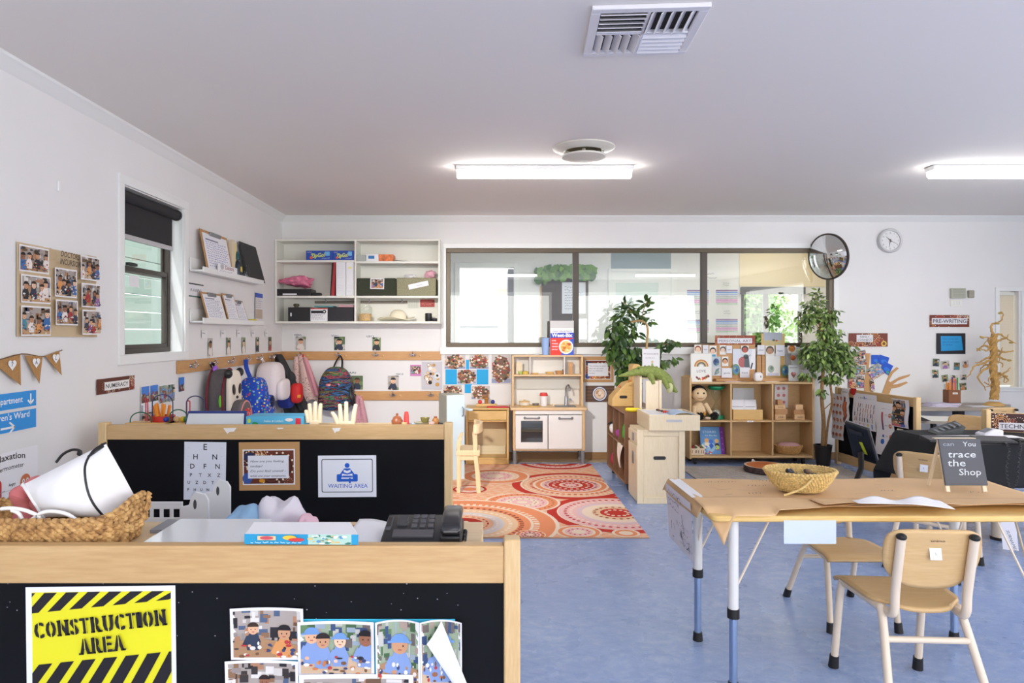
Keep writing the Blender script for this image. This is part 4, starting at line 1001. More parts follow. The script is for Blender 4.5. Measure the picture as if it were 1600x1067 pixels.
def drape(name,top,bot,wt,wb,dt,db,folds,m,parent,tz=1.07,n=48,seed=1,twist=0):
 rd=random.Random(seed);ph=rd.random()*6
 def fn(u,v):
  th=2*PI*u;k=v**.7
  w=lerp(wt,wb,k);d=lerp(dt,db,k);f=1+.16*k*math.sin(folds*th+ph+2*v)+.06*k*math.sin(2.3*folds*th+1)
  cx_,cy_,cz_=(lerp(top[i],bot[i],v)for i in range(3))
  return(cx_+w*f*math.cos(th),cy_+d*f*math.sin(th),cz_+.012*math.sin(folds*th)*v)
 return MB().surf(fn,n,22,True).build(name,m,parent)
t=thing('black_jacket','black zip jacket hanging in the room corner','jacket',(-1.95,6.75,.45))
M_BJ=mat('jacket_black',c(44,44,47),.7,noise=.15,nscale=30)
drape('body',(-2.05,6.72,1.09),(-1.86,6.78,.48),.035,.115,.03,.085,5,M_BJ,t,seed=3)
drape('sleeve',(-2.02,6.66,1.06),(-1.77,6.68,.55),.025,.05,.025,.05,3,M_BJ,t,seed=4)
drape('sleeve',(-2.05,6.85,1.05),(-2.0,6.9,.52),.02,.05,.02,.05,3,M_BJ,t,seed=5)
MB().ell((-1.92,6.66,.86),(.06,.03,.07),20,12,fn=crumple(.1,4,2)).build('hood',M_BJ,t)
t=thing('leopard_jacket','pink jacket with dark leopard spots on the upper end-wall rail','jacket',(-1.82,6.9,.6))
M_LJ=spots('leopard',c(222,188,180),[c(90,66,64),c(70,50,52)],48,thr=.2)
drape('body',(X(470,6.93),6.93,1.08),(X(484,6.9),6.92,.62),.03,.085,.025,.055,4,M_LJ,t,seed=8)
drape('sleeve',(X(463,6.93),6.92,1.06),(X(462,6.9),6.92,.72),.02,.04,.02,.035,3,M_LJ,t,seed=9)
drape('sleeve',(X(478,6.93),6.9,1.05),(X(496,6.9),6.9,.66),.02,.04,.02,.035,3,mat('jacket_lining',c(214,150,160),.8),t,seed=10)
MB().obox((X(474,6.9),6.89,1.07),(.018,.01,.03)).build('tag',mat('tag_red',c(200,40,40),.5),t)
t=thing('striped_backpack','black backpack with wavy rainbow pattern on the upper end-wall rail','bag',(X(526,6.85),6.86,.5))
def stripes_mat():
 m=bpy.data.materials.new('rainbow_wave');m.use_nodes=True;nt=m.node_tree;b=nt.nodes['Principled BSDF'];L=nt.links.new
 b.inputs['Roughness'].default_value=.8
 tc=nt.nodes.new('ShaderNodeTexCoord');nz=nt.nodes.new('ShaderNodeTexNoise');nz.inputs['Scale'].default_value=14;nz.inputs['Detail'].default_value=2
 mp=nt.nodes.new('ShaderNodeMapping');mp.inputs['Scale'].default_value=(.5,.5,3.0);L(tc.outputs['Object'],mp.inputs['Vector']);L(mp.outputs['Vector'],nz.inputs['Vector'])
 r=nt.nodes.new('ShaderNodeValToRGB');e=r.color_ramp.elements;e[0].position=0;e[0].color=c(24,24,32);e[1].position=1;e[1].color=c(24,24,32)
 for p,q in((.36,c(30,30,40)),(.40,c(60,120,180)),(.44,c(26,26,34)),(.49,c(24,26,34)),(.52,c(190,80,100)),(.55,c(28,28,36)),(.59,c(70,150,110)),(.62,c(26,26,34)),(.67,c(170,140,70)),(.70,c(24,24,32))):
  k=e.new(p);k.color=q
 L(nz.outputs['Fac'],r.inputs['Fac']);L(r.outputs['Color'],b.inputs['Base Color']);return m
M_RB=stripes_mat()
yb=6.86
sq(X(498,yb),X(552,yb),yb-.08,yb+.1,Z(641,yb),Z(573,yb),fn=lambda p:Vector((p.x*(1-.32*max(0,p.z)**1.5),p.y,p.z)),pw=.6).build('body',M_RB,t)
sq(X(500,yb),X(546,yb),yb-.12,yb-.02,Z(640,yb),Z(609,yb)).build('front_pocket',M_RB,t)
loop([(X(520,yb),yb+.0,Z(577,yb)),(X(523,yb),yb+.08,Z(564,yb)),(X(528,yb),yb+.11,Z(557,yb)),(X(532,yb),yb+.08,Z(564,yb)),(X(534,yb),yb,Z(577,yb))],.009,'hang_loop',M_BLACK,t)
a=Art(.14,.04);a.poly([(5,8),(98,14),(95,26),(0,24)],c(226,120,120));a.text('spark',48,11,11,WHITE,w=60,bold=.02);a.build('logo',(X(512,yb),yb-.079,Z(604,yb)),(1,0,0),(0,0,1),t)
loop([(X(548,yb),yb-.03,Z(600,yb)),(X(552,yb),yb-.08,Z(618,yb)),(X(554,yb),yb-.05,Z(632,yb))],.02,'side_strap',M_BLACK,t)
t=thing('pink_jacket','dusty pink spotted jacket on the lower end-wall rail','jacket',(X(562,6.9),6.92,.35))
drape('body',(X(560,6.95),6.95,Z(618,6.95)),(X(563,6.92),6.92,Z(664,6.9)),.025,.07,.02,.05,4,spots('pink_spots',c(206,150,160),[c(176,110,124)],60,thr=.22),t,seed=12)
drape('sleeve',(X(564,6.94),6.92,Z(622,6.95)),(X(570,6.9),6.9,Z(660,6.9)),.018,.03,.018,.03,3,MATS['pink_spots'],t,seed=13)
#  room dividers
def tear_bits(parent,spec,Y):
 for(x0,y0,x1,y1)in spec:
  a=Art((x1-x0)*Y/F,(y1-y0)*Y/F);a.poly([(0,a.H*.9),(100,a.H),(80,a.H*.4),(45,a.H*.3),(30,0),(15,a.H*.5)][::-1],c(240,238,234))
  a.build('paper_scrap',(X(x0,Y),Y-.0015,Z(y1,Y)),(1,0,0),(0,0,1),parent)
Y1=1.40
t=thing('room_divider','near black chalkboard divider with maple rail, nearest the camera with the CONSTRUCTION AREA sign','room divider',(-.85,Y1+.02,0),group='chalkboard room dividers')
zr1=Z(853,Y1);zr0=Z(912,Y1)
bx('rail',wood('maple_near',c(190,152,102),c(212,178,128),'X',scale=1.3,grain=.3),t,-1.77,Y1,zr0,X(787.5,Y1),Y1+.03,zr1,bevel=.003)
wood('maple_near_post',c(202,168,118),c(222,194,146),'Z',scale=2.2,grain=.3)
for a0,a1 in((X(787,Y1),X(813,Y1)),(-1.81,-1.77)):bx('post',MATS['maple_near_post'],t,a0+.0005,Y1-.004,0,a1,Y1+.038,Z(843,Y1),bevel=.004)
bx('panel',M_CHALK,t,-1.77,Y1+.006,.1,X(787,Y1),Y1+.02,zr0,bevel=0)
bx('bottom_rail',MATS['maple_near'],t,-1.77,Y1,.02,X(787,Y1),Y1+.03,.1)
a=Art(1.7,.2);a.clipr=None;a.eps=.0001;rd=random.Random(3)
for i in range(90):a.ell(rd.random()*100,rd.random()*10,rd.uniform(.04,.12),rd.uniform(.03,.1),c(150,150,158),6,True)
a.line([(48.0,-3.8),(50,-3.7),(52,-3.9)],.12,c(170,165,160))
a.build('chalk_flecks',(-1.7,Y1+.0055,zr0-.12),(1,0,0),(0,0,1),t)
Y2=3.45
t=thing('room_divider','middle black chalkboard divider with eye chart and WAITING AREA sign on it','room divider',(-1.07,Y2,0),group='chalkboard room dividers')
z1_,z0_=Z(664,Y2),Z(687,Y2)
bx('rail',M_MAPLE,t,X(166.5,Y2),Y2,z0_,X(694,Y2),Y2+.035,z1_)
for a0,a1 in((153.5,166.5),(694,707)):bx('post',M_MAPLEZ,t,X(a0,Y2),Y2-.005,0,X(a1,Y2),Y2+.05,Z(660.5,Y2),bevel=.005)
bx('panel',M_CHALK,t,X(166,Y2),Y2+.008,.1,X(694,Y2),Y2+.022,z0_,bevel=0)
bx('bottom_rail',M_MAPLE,t,X(166.5,Y2),Y2,.02,X(694,Y2),Y2+.035,.1)
tear_bits(t,((349,668,370,678),(432,668,444,671),(519,668,533,677)),Y2)
def stuck(name,label,cat,x0,y0,x1,y1,draw,Y,group=None,tilt=0,off=.007):
 return back_sheet(name,label,cat,x0,y0,x1,y1,draw,Y=Y,group=group,tilt=tilt)
YP=Y2+.0065
def eye(a):
 H=a.H;a.rect(0,0,100,H,c(226,230,240));ink=c(40,42,54)
 for s,y,sz,w in(('E',.865,15,13),('H N',.70,13,46),('D F N',.54,12,60),('P T X Z',.40,8.6,66),('U Z D T F',.275,7.6,76),('P H U N T Z',.155,6.6,78)):
  ls=s.split(' ')
  for i,ch in enumerate(ls):
   x=50 if len(ls)==1 else lerp(50-w/2,50+w/2,i/(len(ls)-1))
   a.text(ch,x,H*y,sz*.95,ink,bold=.012)
 for i in range(6):a.line([(8,H*(.9-.15*i)),(13,H*(.9-.15*i))],.6,c(190,194,206));a.line([(87,H*(.9-.15*i)),(92,H*(.9-.15*i))],.6,c(190,194,206))
back_sheet('eye_chart','white eye test chart with rows of black letters on the middle divider','chart',287.5,690.5,353,781,eye,Y=YP,tilt=R(-.8))
def note_art(a,edge=c(192,148,98),seed=1,lines=('How are you feeling','today?','Do you feel unwell -','what are your symptoms')):
 H=a.H;a.rect(0,0,100,H,edge);a.rect(6,9,92,H-12,WHITE)
 dotted(a,seed,8,11,90,H-14,c(110,50,34));a.ell(18,H-24,9,7,c(40,50,90));a.ell(14,20,8,9,c(60,90,160));a.ell(38,16,5,3,c(220,150,40))
 a.rect(15,20,82,H-22,c(232,234,242))
 for i,s in enumerate(lines):a.text(s,19,H-33-i*8,3.6,c(50,54,80),w=min(58,4+2.7*len(s)),align='L',shear=.25)
back_sheet('framed_note','handwritten note in a dotted border on brown card, stuck on the middle divider','note',373.5,690.5,468.5,766,lambda a:note_art(a),Y=YP,tilt=R(.6))
def waiting(a):
 H=a.H;a.rect(0,0,100,H,c(238,241,248));ink=c(24,26,34);bl=c(36,98,206)
 a.poly(rrect(6,8,94,H-6,3),ink);a.poly(rrect(7.2,9.2,92.8,H-7.2,2.4),c(238,241,248))
 a.text('WAITING AREA',51,16,6.8,bl,w=68,bold=.004)
 a.ell(50,H*.76,4.2,4.2,bl);a.poly([(40,H*.52),(60,H*.52),(62,H*.56),(55,H*.69),(45,H*.69),(38,H*.56)],bl)
 a.poly(rrect(32,H*.37,68,H*.55,2),bl);a.poly([(41,H*.50),(59,H*.50),(59,H*.565),(50,H*.54),(41,H*.565)],c(238,241,248));a.rect(42,H*.5,58,H*.515,bl)
 a.poly([(44,H*.60),(50,H*.57),(56,H*.60),(56,H*.66),(50,H*.63),(44,H*.66)],c(238,241,248));a.rect(40,H*.44,60,H*.47,c(238,241,248));a.rect(53,H*.33,56,H*.46,bl)
back_sheet('area_sign','white sign with blue seated reader reading WAITING AREA','sign',497,711.5,588,776.5,waiting,Y=YP,tilt=R(.4))
YQ=Y1+.0045
def construction(a):
 H=a.H;a.rect(0,0,100,H,c(232,236,250));ye=c(226,220,36);bk=c(30,26,30);sl=.09
 a.clipr=(4,4,97,H-3.5);a.rect(0,0,100,H,ye)
 old=a.clipr
 def band(yt,yb):
  for i in range(-1,9):
   x=4+i*14.5
   f=lambda u,b:(u,(yb if b else yt)+(sl*(u-4)if b else sl*.12*(u-4)))
   a.poly([f(x-4,1),f(x+4.5,1),f(x+17,0),f(x+8.5,0)],bk)
 band(H-4,H-17.5);a.poly([(3,H-17.6),(98,H-17.6+sl*94),(98,H-18.6+sl*94),(3,H-18.6)],ye)
 def band2():
  for i in range(-1,9):
   x=2+i*14.5
   t_=lambda u:H*.30+sl*(u-4)
   a.poly([(x-8,4),(x+1,4),(x+15.5,t_(x+15.5)),(x+6.5,t_(x+6.5))],bk)
 band2()
 def stencil(s,x,y,h,wid,rot):
  n=len(s);cr,sr=math.cos(R(rot)),math.sin(R(rot));P=lambda u,v:(x+u*cr-v*sr,y+u*sr+v*cr)
  ws={'I':.5,'C':1.0,'O':1.05,'N':1.1,'T':.95,'R':1.05,'U':1.05,'A':1.1,'E':.95,'S':.85}
  tot=sum(ws[k]for k in s);u=-wid/2
  for k in s:
   w=ws[k]/tot*wid;gw=w*.72;px_,py_=P(u+w/2,0)
   [a.text(k,px_+e,py_,h,bk,w=gw,rot=rot,bold=.012)for e in(-.55,0,.55)]
   def sr_(u0,u1,v0,v1,col=bk):a.poly([P(u+w*u0,h*v0),P(u+w*u1,h*v0),P(u+w*u1,h*v1),P(u+w*u0,h*v1)],col,True)
   if k in 'INRTA':
    for q in{'I':(.5,),'N':(.2,.8),'R':(.24,.8),'T':(.5,),'A':(.16,.84)}[k]:sr_(q-.2,q+.2,-.02,.1)
   if k in 'INUR':
    for q in{'I':(.5,),'N':(.22,.8),'U':(.22,.8),'R':(.25,)}[k]:sr_(q-.18,q+.18,.9,1.02)
   a.lay+=1
   cut={'C':(.46,.54),'O':(.46,.54),'S':(.46,.54),'A':(.47,.53),'E':(.37,.43),'U':(.46,.54),'R':(.4,.46),'N':(.36,.40),'T':(.6,.65),'I':None}[k]
   if cut:sr_(cut[0],cut[1],-.05,1.05,ye)
   u+=w
 stencil('CONSTRUCTION',50.5,H*.60,10.2,90,5.6);stencil('AREA',52,H*.42,10.2,31,5.6)
 a.clipr=(0,0,100,H)
back_sheet('area_sign','yellow and black striped sign reading CONSTRUCTION AREA','sign',41,916,275,1090,construction,Y=YQ,tilt=R(.7))
back_sheet('backing_card','cyan backing card under the curling photos on the near divider','card',384,967,711,1160,lambda a:a.rect(0,0,100,a.H,c(66,190,226)),Y=YQ+.001)
def curled(x0,y0,x1,y1,seed,kind,label,y,lift=.006):
 w,h=(x1-x0)*y/F,(y1-y0)*y/F
 a=Art(w,h);n=6
 a.rect(0,0,100,a.H,c(240,238,244));photo(a,4,4,96,a.H-4,seed,kind)
 return a.build('photo_print',(X(x0,y),y,Z(y1,y)),(1,0,0),(0,0,1),label=label,cat='photo',group='curling photos on the near divider',bend=lambda u,v:lift*(abs(u-50)/50)**2*(v/60))
yq=YQ-.003
curled(361,949,475,1031,101,'room2','curling photo of two children at a wooden table, topmost on the near divider',yq)
curled(466,970,585,1056,102,'garden','curling photo of children in blue hats around an outdoor table on cyan card',yq)
curled(588,968,656.5,1075,104,'garden1','curling photo of one child in a blue hat and shirt on cyan card',yq)
curled(353,1031,467,1110,104,'room1','curling photo of a child in red cut off by the bottom of view',yq-.0015)
curled(468,1053,646,1120,105,'room','dark curling photo under the blue hat photo, cut off by the bottom of view',yq-.003)
p=curled(657,968,722,1075,106,'garden1','photo with its corner peeled over to show white paper back',yq)
mb=MB();A0,A1=Vector((X(690,yq),yq-.004,Z(968,yq))),Vector((X(735,yq),yq-.004,Z(1078,yq)))
Q=Vector((X(668,yq),yq-.016,Z(1000,yq)))
mb.surf(lambda u,v:tuple(A0.lerp(A1,v)*(1-u)+(Q.lerp(A1+Vector((-.03,-.004,.01)),v))*u+Vector((0,-.008*math.sin(PI*u)-.003,0))),8,10)
mb.build('peeled_corner',M_PAPER,p)
#  shelf behind the near divider, with its clutter
ZS=.83
t=thing('toy_shelf','pale plywood shelf unit standing against the back of the near divider','shelf',(-.88,1.55,0))
bx('top_board',M_BIRCH,t,-1.76,Y1+.0385,ZS-.02,X(755,1.64),1.70,ZS)
for x_ in(-1.76,-.9,X(755,1.64)-.02):bx('upright',M_BIRCHZ,t,x_+.0,Y1+.04,.03,x_+.02,1.69,ZS-.02)
for z_ in(.03,.42):bx('shelf_board',M_BIRCH,t,-1.74,Y1+.04,z_,X(755,1.64)-.02,1.69,z_+.018)
def basket_rect(x0,x1,y0,y1,z0,hh,ear,m,rows=12,seg=420,rr=.0056):
 mb=MB();rd=random.Random(2);rc=.05
 base=rrect(x0,y0,x1,y1,rc,8);P=[Vector((a,b,0))for a,b in base]
 L=[0]
 for i in range(len(P)):L.append(L[-1]+(P[(i+1)%len(P)]-P[i]).length)
 def at(s):
  s=(s%1.0)*L[-1]
  for i in range(len(P)):
   if s<=L[i+1]:return P[i].lerp(P[(i+1)%len(P)],(s-L[i])/(L[i+1]-L[i]))
  return P[0]
 pts=[at(i/seg)for i in range(seg)]
 ctr=Vector(((x0+x1)/2,(y0+y1)/2,0))
 for r in range(rows):
  k=r/(rows-1);ring=[];rs=[]
  for i,p in enumerate(pts):
   e=ear(p)if r>=rows-5 else 0
   z=z0+rr+k*(hh-2*rr)+e*(r-rows+6)/5
   d=(p-ctr).normalized()
   ph=i*PI/2.5+r*PI
   off=.0026*math.sin(ph)+rd.uniform(-.0008,.0008)
   ring.append((p.x+d.x*off+(d.x*k*.01),p.y+d.y*off+d.y*k*.01,z+.001*math.cos(ph)+rd.uniform(-.0006,.0006)))
   rs.append(rr*(.92+.22*math.sin(ph+.8)+rd.uniform(-.1,.1))*(1.15 if r==rows-1 else 1))
  mb.tube(ring,rs,7,closed=True)
 mb.prism([(p.x,p.y)for p in pts[::4]],z0+.002,z0+.012,'XY')
 return mb
def seagrass():
 m=bpy.data.materials.new('seagrass');m.use_nodes=True;nt=m.node_tree;b=nt.nodes['Principled BSDF'];L=nt.links.new;b.inputs['Roughness'].default_value=.8
 tc=nt.nodes.new('ShaderNodeTexCoord');n=nt.nodes.new('ShaderNodeTexNoise');n.inputs['Scale'].default_value=70;n.inputs['Detail'].default_value=4
 L(tc.outputs['Object'],n.inputs['Vector']);r=nt.nodes.new('ShaderNodeValToRGB');e=r.color_ramp.elements
 e[0].position=.3;e[0].color=c(120,84,50);e[1].position=.7;e[1].color=c(216,178,118);k=e.new(.48);k.color=c(184,142,88)
 L(n.outputs['Fac'],r.inputs['Fac']);L(r.outputs['Color'],b.inputs['Base Color']);return m
M_SG=seagrass()
bx0,bx1,by0,by1=-1.34,-.805,1.455,1.615
ear=lambda p:(.032*((p.x-bx1+.11)/.11)**2*max(0,1-((p.y-1.57)/.13)**2)if p.x>bx1-.11 else .0)+.004*math.sin(4*p.x)
t=thing('seagrass_basket','shallow braided seagrass basket full of dress-up things on the near shelf','basket',((bx0+bx1)/2,1.57,ZS))
basket_rect(bx0,bx1,by0,by1,ZS+.0005,.072,ear,M_SG).build('woven_body',M_SG,t)
hp=[(bx1+.004,1.47,ZS+.07),(bx1+.010,1.50,ZS+.046),(bx1+.012,1.54,ZS+.036),(bx1+.014,1.58,ZS+.05),(bx1+.012,1.605,ZS+.095)]
mb=MB()
for k in range(2):
 mb.tube([(p.x+.002*math.sin(i*1.3),p.y,p.z-k*.008+.001*math.cos(i*1.3))for i,p in enumerate(smooth_path(hp,10))],[.0055*(1+.2*math.sin(i*1.3))for i in range(41)],7)
mb.build('handle',M_SG,t)
M_FAB=mat('white_canvas',c(238,238,241),.85,bump=.15,bscale=9)
t=thing('fabric_bucket','large white fabric bucket with black piping lying on its side in the seagrass basket','bucket',(-.95,1.58,ZS+.1))
def pts3(px,Ys,n=24):
 q=smooth_path([(X(a,y),y,Z(b,y))for(a,b),y in zip(px,Ys)],8);m=len(q)-1
 return[q[0]if k==0 else q[int(k*m/n)].lerp(q[min(int(k*m/n)+1,m)],k*m/n%1)for k in range(n+1)]
def line3(px,Ys,n=24):
 q=[Vector((X(a,y),y,Z(b,y)))for(a,b),y in zip(px,Ys)];m=len(q)-1
 return[q[min(int(k*m/n),m-1)].lerp(q[min(int(k*m/n),m-1)+1],k*m/n-min(int(k*m/n),m-1))for k in range(n+1)]
SEAM=pts3([(165,692),(146,704),(134,724),(133,745),(138,770),(148,790),(163,808)],[1.575,1.54,1.51,1.495,1.49,1.495,1.51])
RIM=pts3([(36,757),(43,768),(51,781),(59,793),(68,808)],[1.56,1.535,1.525,1.52,1.525])
BACKR=pts3([(36,757),(34,764),(40,780),(52,796),(68,808)],[1.56,1.59,1.60,1.585,1.525])
OUT=line3([(165,692),(190,737),(211,776),(190,797),(163,808)],[1.575,1.59,1.60,1.565,1.51])
def strip(A,B,n,bulge,wr=0.0):
 def fn(u,v):
  i=u*24;k=min(int(i),23);a_=A[k].lerp(A[k+1],i-k);b_=B[k].lerp(B[k+1],i-k)
  q=a_.lerp(b_,v);e=4*v*(1-v)*math.sin(PI*u)**.5
  return(q.x,q.y-bulge*e+wr*math.sin(11*v+9*u)*e,q.z+wr*.6*math.sin(14*u+6*v)*e)
 return MB().surf(fn,36,n)
strip(RIM,SEAM,24,.02,.0018).build('side',M_FAB,t)
strip(SEAM,OUT,16,.006,.0012).build('base_panel',M_FAB,t)
strip(BACKR,OUT,20,-.03).build('far_side',M_FAB,t)
MB().tube(SEAM,.0026,8).build('piping',M_BLACK,t)
MB().tube(RIM+BACKR[::-1][1:-1],.004,8,closed=True).build('rim',M_FAB,t)
MB().tube(smooth_path([(X(a_,y),y,Z(b_,y))for a_,b_,y in((88,722,1.58),(98,710,1.585),(112,703,1.6),(124,704,1.6),(124,711,1.59))],6),.0065,8,flat=.5).build('strap',M_BLACK,t)
mb=MB();mb.add([(X(a_,y),y,Z(b_,y))for a_,b_,y in((160,692,1.568),(136,713,1.512),(140,714,1.508),(150,704,1.528),(163,698,1.56))],[(0,1,2,3,4)]);mb.build('black_flap',M_BLACK,t,solid=.001)
mb=MB();mb.tube(smooth_path([(X(40,1.56),1.57,ZS+.02),(X(30,1.56),1.575,Z(785,1.56)),(X(38,1.56),1.58,Z(768,1.56)),(X(58,1.56),1.585,Z(775,1.56)),(X(70,1.56),1.56,Z(805,1.56))],6),[.026+.006*math.sin(i)for i in range(25)],14)
mb.build('pink_roll',mat('dusty_pink',c(196,110,112),.75),label='dusty pink rolled fabric tucked beside the white bucket',cat='cloth')
t=thing('toy_glasses','pair of white curved plastic toy spectacles lying on the seagrass basket rim','glasses',(-1.0,1.5,ZS+.09))
yg=1.475
for pts in([(2,795),(18,794),(38,797),(58,805),(62,810)],[(40,818),(52,810),(66,801),(84,799),(104,803),(119,812)],[(18,797),(30,803),(36,818)]):
 MB().tube(smooth_path([(X(a,yg),yg,Z(b,yg))for a,b in pts],6),.0042,10).build('frame',mat('glossy_white',c(244,244,244),.25),t)
mb=MB();yA=1.46
def paper(name,corners,label,m=M_PAPER,z=ZS+.002,curl=0.0,seed=0):
 q=[Vector((X(a,yy),yy,z))for a,yy in corners];rd=random.Random(seed)
 mb=MB();mb.surf(lambda u,v:tuple(q[0].lerp(q[1],u).lerp(q[3].lerp(q[2],u),v)+Vector((0,0,.0015+curl*(u*(1-u)*2+.3*math.sin(5*u+3*v))))),10,8)
 return mb.build(name,m,label=label,cat='paper',solid=.0012)
t=thing('document_wallet','clear plastic wallet with white pages and a black edge lying on the near shelf','document wallet',(-.6,1.55,ZS))
mb=MB();mb.box(X(238,1.5),1.47,ZS+.001,X(385,1.5),1.68,ZS+.006);mb.build('pages',M_PAPER,t,bevel=.001)
mb=MB();mb.tube(smooth_path([(X(206,1.46),1.456,ZS+.003),(X(214,1.46),1.455,ZS+.008),(X(300,1.46),1.455,ZS+.0065),(X(356,1.46),1.455,ZS+.003)],5),.0022,6);mb.build('black_edge',M_BLACK,t)
mb=MB();mb.add([(X(206,1.46),1.458,ZS+.0075),(X(392,1.46),1.458,ZS+.0075),(X(410,1.62),1.69,ZS+.0095),(X(262,1.62),1.69,ZS+.0095)],[(0,1,2,3)]);mb.build('clear_cover',mat('clear_film',c(226,230,234),.08),t)
mb=MB();mb.box(X(234,1.6),1.6,ZS+.0005,X(255,1.6),1.69,ZS+.0085);mb.build('grey_corner',M_GREYPL,t)
t=thing('clipboard','white papers on a clipboard lying next to the telephone','clipboard',(X(560,1.55),1.56,ZS))
mb=MB();mb.prism([(X(528,1.5),1.49),(X(598,1.5),1.475),(X(600,1.64),1.64),(X(545,1.66),1.66)],ZS+.0008,ZS+.004,'XY');mb.build('board',M_CARD,t)
mb=MB();mb.surf(lambda u,v:(lerp(X(532,1.5),X(598,1.5),u)+.012*v,lerp(1.492,1.66,v),ZS+.006+.011*v*(1-u)+.004*math.sin(4*u)),10,8);mb.build('paper',M_PAPER,t,solid=.001)
mb=MB();mb.obox((X(572,1.49),1.487,ZS+.0085),(.022,.012,.005));mb.build('clip',M_BLACK,t,bevel=.002)
t=thing('activity_box','slim turquoise activity box with a white top lying across the near rail','box',(X(470,1.43),1.43,zr1))
c0=[(X(381,1.405),1.409),(X(560,1.405),1.404),(X(548,1.5),1.50),(X(396,1.5),1.50)]
mb=MB();mb.prism(c0,zr1+.001,zr1+.022,'XY');mb.build('carton',M_PAPER,t,bevel=.002)
a=Art(.236,.021);H=a.H;a.rect(0,0,100,H,c(40,150,196));a.rect(56,0,94,H,c(176,210,196));rd=random.Random(8)
for i in range(34):a.ell(rd.uniform(58,92),rd.uniform(1,H-1),rd.uniform(1,3),rd.uniform(.5,1.2),rd.choice([c(60,130,110),c(236,240,236),c(90,150,190),c(220,190,120)]),7)
a.rect(12,H*.45,28,H*.85,c(230,200,150));a.ell(20,H*.66,6,1.6,c(200,80,90));a.ell(40,H*.7,6,2,c(226,190,60));a.ell(46,H*.5,7,1.6,c(210,60,60));a.scribble(6,.8,54,H*.3,1,c(190,226,240),4,.7)
a.build('print',(c0[0][0],1.4078,zr1+.0015),(c0[1][0]-c0[0][0],-.005,0),(0,0,1),t)
bx('toy_card',mat('cyan_card',c(60,170,216),.5),None,X(378,1.45),1.435,ZS+.001,X(392,1.45),1.5,ZS+.012,label='small cyan card peeking out behind the turquoise box',cat='card',bevel=.001)
bx('wood_offcut',M_BIRCH,None,X(722,1.5),1.46,ZS+.0008,X(753,1.5),1.55,ZS+.012,label='pale square wood offcut beside the telephone',cat='block',bevel=.002)
t=thing('desk_phone','black desk telephone with silver handset on the near shelf','telephone',(-.16,1.52,ZS))
px0,px1=X(595,1.48),X(690,1.48)
mb=MB();mb.prism([(1.462,ZS+.001),(1.60,ZS+.001),(1.61,ZS+.041),(1.6,ZS+.044),(1.475,ZS+.024),(1.462,ZS+.016)],px0,px1,'YZ');mb.build('body',M_BLACK,t,bevel=.004)
sl=math.atan2(.020,.125)
def on_phone(u0,u1,v0,v1,th,m,name,label=None):
 mb=MB();cx_=lerp(px0,px1,(u0+u1)/2);vv=(v0+v1)/2;y=lerp(1.475,1.6,vv);z=ZS+.024+.020*vv
 mb.obox((cx_,y,z+.001),((u1-u0)*(px1-px0),(v1-v0)*.128,th),(sl,0,0));return mb.build(name,m,t,bevel=.001,label=label)
M_PHG=mat('phone_grey',c(88,88,94),.35,metal=.4)
on_phone(.18,.86,.04,.30,.009,M_PHG,'silver_bar')
on_phone(.02,.12,.35,.85,.005,M_PHG,'speaker_slot');on_phone(.03,.11,.45,.8,.008,M_BLACK,'speaker_slot')
on_phone(.2,.38,.5,.9,.007,mat('phone_screen',c(50,54,60),.15),'screen')
for i in range(3):
 for j in range(3):on_phone(.46+i*.14,.56+i*.14,.42+j*.19,.55+j*.19,.008,M_PHG,'button')
bx('base_label',M_PAPER,t,px0+.001,1.4605,ZS+.016,px0+.012,1.463,ZS+.022,bevel=0)
hx0,hx1=X(688.5,1.48),X(722,1.48)
mb=MB();mb.box(hx0,1.455,ZS+.001,hx1,1.60,ZS+.036);mb.build('cradle',M_BLACK,t,bevel=.004)
mb=MB();mb.prism([(1.456,ZS+.037),(1.5,ZS+.037),(1.515,ZS+.045),(1.57,ZS+.05),(1.585,ZS+.042),(1.625,ZS+.042),(1.628,ZS+.058),(1.6,ZS+.066),(1.54,ZS+.068),(1.475,ZS+.062),(1.458,ZS+.054)],hx0+.001,hx1-.002,'YZ')
mb.build('handset',mat('phone_silver_black',c(58,58,62),.22,metal=.5),t,bevel=.007)
mb=MB();mb.tube([(hx1,1.53+.006*math.cos(i*.9),ZS+.02+.006*math.sin(i*.9)+i*.0003)if False else(hx1+.004+.004*math.cos(i*.9),1.50+i*.0009,ZS+.012+.004*math.sin(i*.9))for i in range(90)],.0014,5);mb.build('coil_cord',M_BLACK,t)
#  low table between the two dividers
t=thing('low_table','low wooden table hidden between the near and middle dividers','table',(-1.1,2.35,0))
bx('tabletop',M_BIRCH,t,-1.62,2.05,.475,-.42,2.6,.50,bevel=.005)
for xx in(-1.56,-.5):
 for yy in(2.12,2.52):bx('leg',M_BIRCHZ,t,xx-.025,yy-.025,0,xx+.025,yy+.025,.475)
M_WPL=mat('white_plastic',c(222,224,228),.35)
yy=2.36;z0=.5005
t=thing('dish_rack','white plastic rack with square holes and tall handled ends on the low table','rack',(X(275,yy),yy,z0))
x0,x1=X(218,yy),X(285,yy);zt=Z(784,yy)
mb=MB();mb.box(x0,yy,z0,x1,yy+.006,zt-.055);mb.box(x0,yy,zt-.025,x1,yy+.006,zt)
for i in range(5):xx=lerp(x0,x1-.01,i/4);mb.box(xx,yy,zt-.055,xx+.012,yy+.006,zt-.025)
mb.build('lattice_side',M_WPL,t,bevel=.001)
bx('floor_plate',M_WPL,t,x0,yy+.006,z0,X(326,yy),yy+.2,z0+.01)
